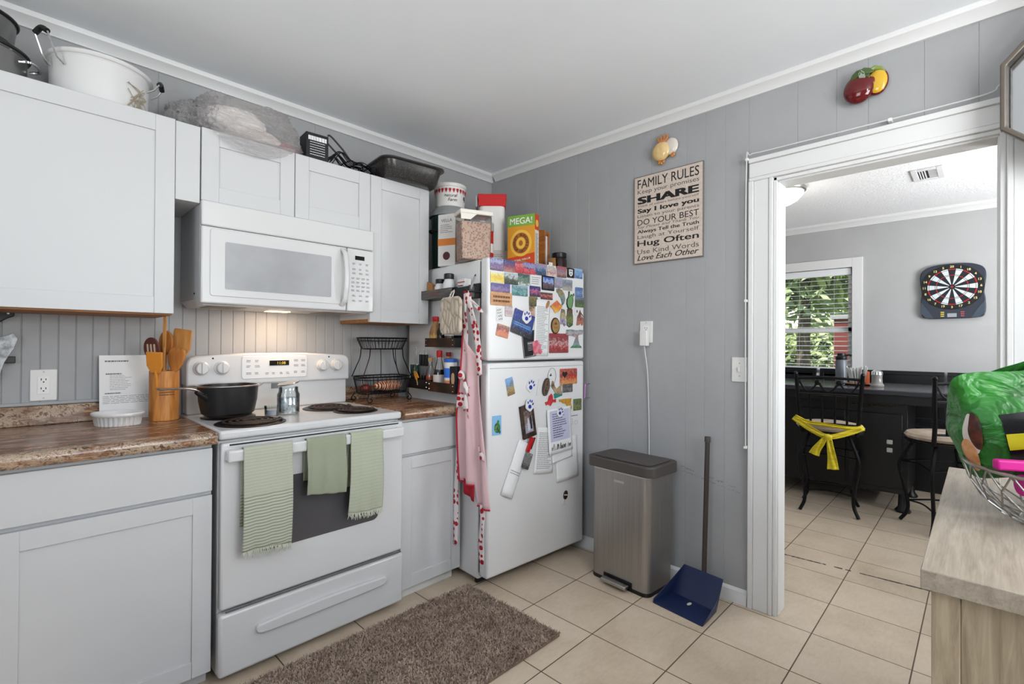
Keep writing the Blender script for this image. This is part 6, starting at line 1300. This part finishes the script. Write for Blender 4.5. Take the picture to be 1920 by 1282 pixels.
# ------------------------------------------------------------------ dining room
DKT = mat('black_painted_wood', '#0b0b0d', .38); DKT2 = mat('dark_slate_top', '#2b2d33', .22, coat=.3)
dt = thing('dining_table', 'black counter height dining table with a storage base', 'table', (2.42, -1.60, 0))
def dpart(name, m, a, bevel=.003, **k): return part(Box(name, m, a, bevel=bevel, **k), dt)
TX0, TX1, TY0, TY1 = 1.985, 2.86, -2.62, -.78
dpart('tabletop', DKT2, (TX0, TX1, TY0, TY1, .868, .905), .008, seg=3)
dpart('apron_rail', DKT, (TX0+.07, TX1-.07, TY0+.07, TY1-.07, .80, .868))
dpart('pedestal_cabinet', DKT, (2.145, 2.72, -2.17, -1.05, .13, .80))
o = dpart('cabinet_door', DKT, (2.130, 2.145, -2.14, -1.81, .17, .72)); 
for z in (.452, .512): part(Box('knob', mat('white_knob', '#cfcfcd', .3), (2.113, 2.1295, -2.085, -2.050, z-.016, z+.016), bevel=.004), dt)
o = dpart('cabinet_door', DKT, (2.130, 2.145, -1.79, -1.46, .17, .72))
mb = MB()
for k in range(9): mb.cyl((2.135, -2.10+.033*k, .765), (2.145, -2.083+.033*k, .795), .004, seg=6); mb.cyl((2.09, -2.083+.033*k, .795), (2.10, -2.10+.033*k, .765), .004, seg=6) if False else None
mb.tube([(2.139, -2.11, .768), (2.139, -1.80, .768)], .004, 6); mb.tube([(2.139, -2.11, .79), (2.139, -1.80, .79)], .004, 6)
part(mb.build('wine_rack_rail', mat('bronze_rail', '#4a4038', .4, .4)), dt)
for x, y in ((2.17, -2.14), (2.17, -1.08), (2.69, -2.14), (2.69, -1.08)):
    part(MB().lathe([(.0, 0), (.045, 0), (.05, .012), (.03, .04), (.026, .13), (0, .13)], 20, Tr(x, y, 0)).build('leg', DKT), dt)
# bench behind the table
bn = thing('storage_bench', 'black panelled bench along the dining room far wall', 'bench', (3.08, -1.6, 0))
part(Box('seat', DKT, (2.90, 3.20, -2.75, -.45, .50, .55), bevel=.006), bn); part(Box('base', DKT, (2.94, 3.20, -2.72, -.48, 0, .50)), bn)
for a, b in ((-2.74, -2.345), (-2.325, -1.40), (-1.37, -.46)):
    mb = MB(); y0, y1 = a, b
    mb.box(3.19, 3.222, y0, y1, .55, 1.0)
    for q in ((y0, y1, .965, 1.0), (y0, y1, .55, .59), (y0, y0+.035, .59, .965), (y1-.035, y1, .59, .965)): mb.box(3.180, 3.19, *q)
    part(mb.build('back_panel', DKT, bevel=.002), bn)
# counter stools
CUSH = matn('taupe_cushion', [(.35, '#a5937f'), (.6, '#bfae9f'), (.8, '#cdbfb2')], 9, .8, bump=.3)
def stool(label, x, y, rz):
    """local: backrest at -x, seat centre at origin, front +x"""
    s = thing('counter_stool', label, 'stool', (x, y, 0), rad(rz), 'iron counter stools')
    mb = MB(); mb.tube([(.205*cos(a), .205*sin(a), .590) for a in [2*pi*k/40 for k in range(40)]], .011, 8, True); mb.lathe([(0, .578), (.195, .580), (.2, .590), (0, .592)], 40); mb.build('seat_frame', IRON, s)
    MB().lathe([(0, .596), (.15, .596), (.205, .604), (.218, .622), (.205, .640), (.14, .652), (.03, .648), (0, .645)], 40).build('cushion', CUSH, s)
    for sx, sy in ((-1, -1), (-1, 1), (1, -1), (1, 1)):
        f = .175; px, py = sx*f*.80, sy*f*.85
        pts = [(px*.80, py*.80, .578), (px*.95, py*.95, .52), (px*1.22, py*1.18, .42), (px*1.25, py*1.2, .36), (px*1.12, py*1.10, .26), (px*.98, py*1.0, .15), (px*1.0, py*1.02, .07), (px*1.2, py*1.2, .004)]
        MB().tube(smooth_path(pts, 5), .0115, 8).build('leg', IRON, s)
    for z, k in ((.42, 1.0), (.15, .84)):
        mb = MB(); q = .175*k
        c = [(-q*.95, -q), (q*.95, -q), (q*.95, q), (-q*.95, q)]
        for i in range(4):
            a, b = c[i], c[(i+1) % 4]; m_ = ((a[0]+b[0])/2*.9, (a[1]+b[1])/2*.9); mb.tube(smooth_path([(*a, z), (*m_, z+.012), (*b, z)], 5), .006, 6)
        mb.build('stretcher', IRON, s)
    post = lambda sy: smooth_path([(-.165, sy*.165, .585), (-.20, sy*.178, .70), (-.215, sy*.188, .85), (-.235, sy*.198, 1.0), (-.238, sy*.2, 1.012)], 5)
    for sy in (-1, 1):
        o = MB().tube(post(sy), .013, 8).build('back_post', IRON, s); MB().ball((-.238, sy*.2, 1.018), .020, (1, .7, .9), 12).build('finial', IRON, o)
    mb = MB()
    mb.tube(smooth_path([(-.225, -.195, .985), (-.236, 0, .995), (-.225, .195, .985)], 6), .010, 8); mb.build('back_rail', IRON, s); mb = MB(); mb.tube([(-.213, -.19, .87), (-.222, 0, .873), (-.213, .19, .87)], .008, 8); mb.build('back_rail', IRON, s); mb = MB(); mb.tube([(-.19, -.175, .66), (-.198, 0, .662), (-.19, .175, .66)], .008, 8); mb.build('back_rail', IRON, s)
    mb = MB()
    for y in (-.115, -.04, .04, .115): mb.tube([(-.197, y*.95, .66), (-.218, y, .873)], .0075, 8)
    mb.build('spindles', IRON, s)
    mb = MB()
    for y0, y1 in ((-.18, -.065), (-.065, .065), (.065, .18)):
        for dz in (0, .018): mb.tube([(-.224, y0+(y1-y0)*t, .975-dz-(.082-dz)*sin(pi*t)) for t in [k/14 for k in range(15)]], .0045, 6)
    for y in (-.065, .065): mb.ball((-.228, y, .958), .020, (.5, 1, 1), 12)
    mb.build('swag_scroll', IRON, s); return s
stool('iron counter stool with a yellow sash tied round its back, left in the doorway', 1.875, -1.735, 9)
stool('iron counter stool with a taupe cushion half hidden by the green bag', 1.92, -2.385, 33)
stool('iron counter stool on the far side beyond the half hidden stool, only its cushion clear', 2.42, -2.72, 100) if False else None
# yellow sash
ys = thing('yellow_sash', 'bright yellow sash tied in a bow round the stool back in the doorway', 'sash', (1.875, -1.735, 0), rad(9))
YEL = matn('yellow_satin', [(.35, '#c9b516'), (.6, '#e3cf2a'), (.8, '#ecdb4a')], 12, .5, (1, 1, 4), bump=.3)
def ribbon(pts, w, name, wv=None, twist=.0):
    P_ = smooth_path(pts, 8); n = len(P_)-1
    def f(a, b):
        i = min(int(b*n+.5), n); p = P_[i]; ww = w(b) if callable(w) else w
        d = (P_[min(i+1, n)]-P_[max(i-1, 0)]).normalized(); out = Vector((-1, 0, 0)); sd = d.cross(out).normalized()
        return p+sd*(a-.5)*ww+out*(.006*sin(a*pi*3+b*4))
    MB().grid(f, 8, n).build(name, YEL, ys, solid=.002, smooth=80)
ribbon([(-.215, .205, .70), (-.225, .12, .665), (-.225, 0, .655), (-.225, -.12, .645), (-.215, -.195, .65)], .026, 'band')
ribbon([(-.208, .215, .695), (-.235, .14, .64), (-.255, .05, .59), (-.26, .0, .575)], lambda b: .045-.012*b, 'band')
ribbon([(-.205, -.205, .655), (-.235, -.12, .615), (-.255, -.045, .585), (-.26, .0, .575)], lambda b: .040-.01*b, 'band')
ribbon([(-.262, .01, .58), (-.268, .04, .53), (-.262, .07, .48), (-.258, .085, .44)], lambda b: .028+.04*b, 'tail'); ribbon([(-.265, -.005, .58), (-.272, -.015, .50), (-.266, -.025, .42), (-.262, -.03, .35)], lambda b: .03+.04*b, 'tail')
MB().ball((-.268, .0, .575), .026, (.6, 1, .9), 16).build('knot', YEL, ys)
# things on the table
TT = .9055
t_ = thing('water_bottle', 'tall grey insulated bottle with a black lid on the dining table', 'bottle', (2.55, -1.690, TT))
MB().lathe([(0, 0), (.040, 0), (.043, .004), (.043, .19), (.038, .20), (0, .2)], 28).build('bottle', mat('grey_powdercoat', '#6c7078', .4, .3), t_); MB().lathe([(.040, .2), (.041, .202), (.041, .225), (.030, .235), (.030, .255), (0, .257)], 28).build('lid', BLACK, t_)
MB().tube([(.0, -.02, .235), (0, -.055, .242), (0, -.075, .236)], .008, 8).build('loop', BLACK, t_)
t_ = thing('napkin_caddy', 'tray of white napkins with an orange box on the dining table', 'caddy', (2.40, -1.83, TT), rad(20))
MB().lathe([(0, 0), (.085, 0), (.105, .012), (.10, .014), (.083, .004), (0, .004)], 36).build('tray', mat('copper_tray', '#8a5a3c', .3, .6), t_)
mb = MB()
for k in range(5):
    mb.grid(lambda a, b: Vector(((a-.5)*.13+.03*b*(k-2)*.3, -.03+.018*k+.02*b*(k-2)*.5+.008*sin(a*6+k), .006+.13*b+.010*(1+sin(a*3+k)))), 10, 6)
mb.build('napkins', mat('white_napkin', '#dcdcda', .8), t_, solid=.002, smooth=60)
Box('orange_box', mat('orange_box', '#b5562c', .4), (-.02, .035, -.075, -.045, .005, .11), t_)
t_ = thing('glass_shaker', 'glass shaker with a silver top beside the napkins', 'shaker', (2.33, -1.965, TT))
MB().lathe([(0, 0), (.045, 0), (.048, .01), (.036, .03), (.034, .075), (.036, .09), (0, .09)], 24).build('glass_body', mat('frosted_glass', '#aaa6a2', .15, trans=.5), t_); MB().lathe([(.036, .091), (.038, .093), (.036, .115), (.02, .128), (0, .13)], 24).build('cap', CHROME, t_)
t_ = thing('ceiling_light', 'frosted dome ceiling light in the dining room', 'ceiling light', (1.74, -1.45, CD))
MB().lathe([(0, 0), (.15, 0), (.16, -.01), (.155, -.03), (.14, -.035), (0, -.035)], 40).build('base', mat('brushed_nickel', '#8a8782', .3, 1), t_)
MB().lathe([(.142, -.036), (.135, -.06), (.10, -.10), (.05, -.128), (.012, -.136), (0, -.136)], 40).build('glass_shade', mat('frosted_lit_glass', '#f2f0ea', .3, emit='#fff6ea', es=.30), t_)
MB().lathe([(0, -.137), (.01, -.137), (.009, -.15), (.004, -.165), (0, -.168)], 16).build('finial', mat('brushed_nickel', '#a8a5a0'), t_)
lamp('dining_lamp_light', 'POINT', (1.74, -1.45, CD-.28), 3, (1, .95, .88), .10)
t_ = thing('ceiling_vent', 'white louvred ceiling vent in the dining room', 'vent', (2.06, -2.283, CD))
mb = MB()
for a in ((-.15, .15, -.085, -.05), (-.15, .15, .05, .085), (-.15, -.11, -.05, .05), (.11, .15, -.05, .05)): mb.box(*a, -.010, -.0005)
mb.build('frame', mat('white_metal', '#d9d9d9', .4), t_, bevel=.003)
MB().box(-.11, .11, -.05, .05, -.0025, -.0005).build('duct_opening', mat('dark_duct', '#1a1a1b', .8), t_, smooth=0)
mb = MB()
for k in range(9): mb.box(-.10+.025*k-.003, -.10+.025*k+.003, -.05, -.006, -.0095, -.003)
for k in range(3): mb.box(-.11, .11, .008+.014*k, .014+.014*k, -.0095, -.003)
mb.build('louvre', mat('white_metal', '#d9d9d9'), t_, smooth=0)
# dartboard on the far wall
db = bpy.data.objects.new('dartboard', None); COL.objects.link(db); db.matrix_world = Tr(WX, -2.372, 1.715) @ Rz(-90); tag(db, 'electronic dartboard in a dark plastic case on the dining room wall', 'dartboard')
NC = mat('slate_plastic', '#2a303c', .35); NC2 = mat('slate_plastic_light', '#3d4654', .35)
pts = [(p.x, p.y) for p in smooth_path([(-.205, -.20), (-.17, -.245), (0, -.25), (.17, -.243), (.208, -.20), (.208, -.09), (.200, -.02), (.212, .10), (.195, .175), (.12, .215), (0, .225), (-.12, .215), (-.195, .175), (-.212, .10), (-.200, -.02), (-.205, -.09), (-.205, -.20)], 5)[:-1]]
MB().prism(pts, .035, Tr(0, -.0355, 0)).build('case', NC, db, bevel=.006, seg=3)
bz0 = .022
mb = MB(); mb.prism(ell(.405, .385, 60, 0, bz0), .008, Tr(0, -.044, 0)); face = mb.build('number_ring', mat('black_dart_ring', '#0a0b0d', .5), db)
WH = mat('white_segment', '#cfd6d8', .5); BKS = mat('navy_segment', '#10151f', .5); RS = mat('red_segment', '#a3141e', .5)
mb = MB(); R_ = [(.020, .098), (.098, .108), (.108, .150), (.150, .162)]
for k in range(20):
    a0 = 2*pi*(k-.5)/20; a1 = a0+2*pi/20; dark = k % 2 == 0
    for i, (r0, r1) in enumerate(R_):
        mb.mi = (2 if dark else 1) if i in (1, 3) and dark else ((1 if dark else 0)); 
        g = .0016; pl = []
        for r, aa, bb in ((r0+g, a0, a1), (r1-g, a0, a1)):
            e = g/max(r, .01); seg = [(r*1.0*sin(aa+e+(bb-aa-2*e)*t/4), bz0+r*.97*cos(aa+e+(bb-aa-2*e)*t/4)) for t in range(5)]; pl.append(seg)
        poly = pl[0]+pl[1][::-1]; mb.verts([(x, -.0448, z) for x, z in poly], [tuple(range(len(poly)))])
mb.build('target_face', [WH, BKS, RS], db, smooth=0)
mb = MB(); mb.mi = 0; mb.prism(ell(.034, .033, 20, 0, bz0), .001, Tr(0, -.0455, 0)); mb.mi = 1; mb.prism(ell(.018, .018, 16, 0, bz0), .001, Tr(0, -.0462, 0)); mb.build('bullseye', [BKS, RS], db, smooth=0)
for k, s in enumerate('20 1 18 4 13 6 10 15 2 17 3 19 7 16 8 11 14 9 12 5'.split()):
    mb = MB(); a = 2*pi*k/20; text(mb, s, Tr(.182*sin(a), -.0447, bz0+.174*cos(a)), h=.020, bold=.03); mb.build('number', mat('cream_numbers', '#d9c98a', .5), db, smooth=0)
MB().box(-.03, .03, -.0375, -.0352, -.238, -.205).build('score_display', mat('grey_lcd', '#8d939a', .2), db, bevel=.001)
for x, m_ in ((-.062, mat('yellow_button', '#c9b84a', .4)), (.066, mat('red_button', '#a34a4c', .4))):
    for z in (-.195, -.212, -.229): Box('button', m_, (x-.012, x+.012, -.039, -.0352, z-.005, z+.005), db, bevel=.001)
for s in (-1, 1):
    mb = MB(); mb.prism([(s*.205, -.10), (s*.16, -.17), (s*.12, -.245), (s*.17, -.243), (s*.205, -.20)][::s], .003, Tr(0, -.0385, 0)); mb.build('wing_panel', NC2, db, smooth=0)
# sunlit garden beyond the window
GRASS = matn('lawn_grass', [(.3, '#55702c'), (.5, '#86a03e'), (.7, '#b0bf66')], 1.5, .9, detail=8)
g = MB().box(3.6, 30, -14, 18, -.5, -.35).build('lawn', GRASS, smooth=0); tag(g, 'sunlit lawn outside the dining window', 'lawn', kind='structure')
BRK = mat('red_brick', '#7d3b32', .85); t = NT(BRK); br = t.n('TexBrick'); br.inputs['Scale'].default_value = 1; br.inputs['Brick Width'].default_value = .21; br.inputs['Row Height'].default_value = .075; br.inputs['Mortar Size'].default_value = .008
br.inputs['Color1'].default_value = lin('#8a4136'); br.inputs['Color2'].default_value = lin('#6d3029'); br.inputs['Mortar'].default_value = lin('#a99a90'); t.link(t.co('Object', (1, 1, 1), (rad(90), 0, rad(90))), br.inputs['Vector']); t.color(br.outputs[0])
bh = thing('brick_house', 'corner of a red brick building outside the dining window', 'building', (7.0, -2.4, -.35))
part(MB().box(6.0, 8.4, -4.6, -.99, -.35, 1.62).build('wall', BRK, smooth=0), bh); part(MB().box(5.96, 8.44, -4.64, -.95, 1.62, 1.68).build('eave', mat('grey_white_eave', '#b9b9b5', .6)), bh)
LEAF = matn('sunlit_leaves', [(.3, '#8ea065'), (.5, '#b7c68c'), (.7, '#dbe2b8')], .9, .6, detail=5); LEAF2 = matn('deep_green_leaves', [(.3, '#7a936c'), (.5, '#9db58b'), (.7, '#c4d6b0')], 1.2, .6, detail=5)
BARK = matn('tree_bark', [(.35, '#4c4034'), (.65, '#7a6a58')], 6, .9, (4, 4, 1))
def tree(name, label, x, y, h, trunk, cr, m, n, seed, cz=.62):
    t_ = thing(name, label, 'tree', (x, y, -.35), group='trees beyond the dining window'); rn = random.Random(seed)
    if trunk: MB().tube([(0, 0, 0), (.05, .03, h*.3), (.0, -.04, h*.6), (.1, 0, h*.8)], [trunk, trunk*.8, trunk*.6, trunk*.25], 12).build('trunk', BARK, t_)
    vs, fs = [], []
    cl = [(Vector((rn.gauss(0, cr[0]*.45), rn.gauss(0, cr[1]*.45), h*cz+rn.gauss(0, cr[2]*.45))), rn.uniform(.25, .5)) for k in range(40)]
    for k in range(n):
        c, r = rn.choice(cl); p = c+Vector((rn.gauss(0, r), rn.gauss(0, r), rn.gauss(0, r*.8)))
        if p.z < .1: p.z = .1+rn.random()*.3
        u = Vector((rn.gauss(0, 1), rn.gauss(0, 1), rn.gauss(0, 1))).normalized(); w = u.orthogonal().normalized(); s = rn.uniform(.09, .17); i = len(vs)
        vs += [tuple(p-u*s), tuple(p+w*s*.5), tuple(p+u*s), tuple(p-w*s*.5)]; fs.append((i, i+1, i+2, i+3))
    me = bpy.data.meshes.new('foliage'); me.from_pydata(vs, [], fs); o = bpy.data.objects.new('foliage', me); COL.objects.link(o); me.materials.append(m); o.parent = t_; return t_
for _m in (LEAF, LEAF2):
    b_ = _m.node_tree.nodes['Principled BSDF']; b_.inputs['Subsurface Weight'].default_value = 0; b_.inputs['Transmission Weight'].default_value = 0
tree('tree', 'tree with a thick brown trunk in the middle of the window view', 10.0, .32, 5.2, .17, (1.1, 1.3, 1.2), LEAF, 7000, 1, .72)
tree('tree', 'pale leafy tree at the left of the window view', 11.5, 4.0, 4.8, .14, (1.2, 1.3, 1.6), LEAF, 7000, 2, .62)
tree('tree', 'green tree rising behind the brick building', 12.0, -5.6, 5.4, .16, (1.2, 1.5, 1.8), LEAF2, 8000, 3, .6)
tree('hedge_shrub', 'low leafy shrub row at the back of the lawn', 14.5, .8, 2.4, 0, (.8, 5.0, 1.1), LEAF, 16000, 4, .42)
tree('tree', 'tall wide tree far behind the lawn', 19.0, 1.0, 9.0, .25, (2.0, 6.0, 3.2), LEAF2, 20000, 5, .52)
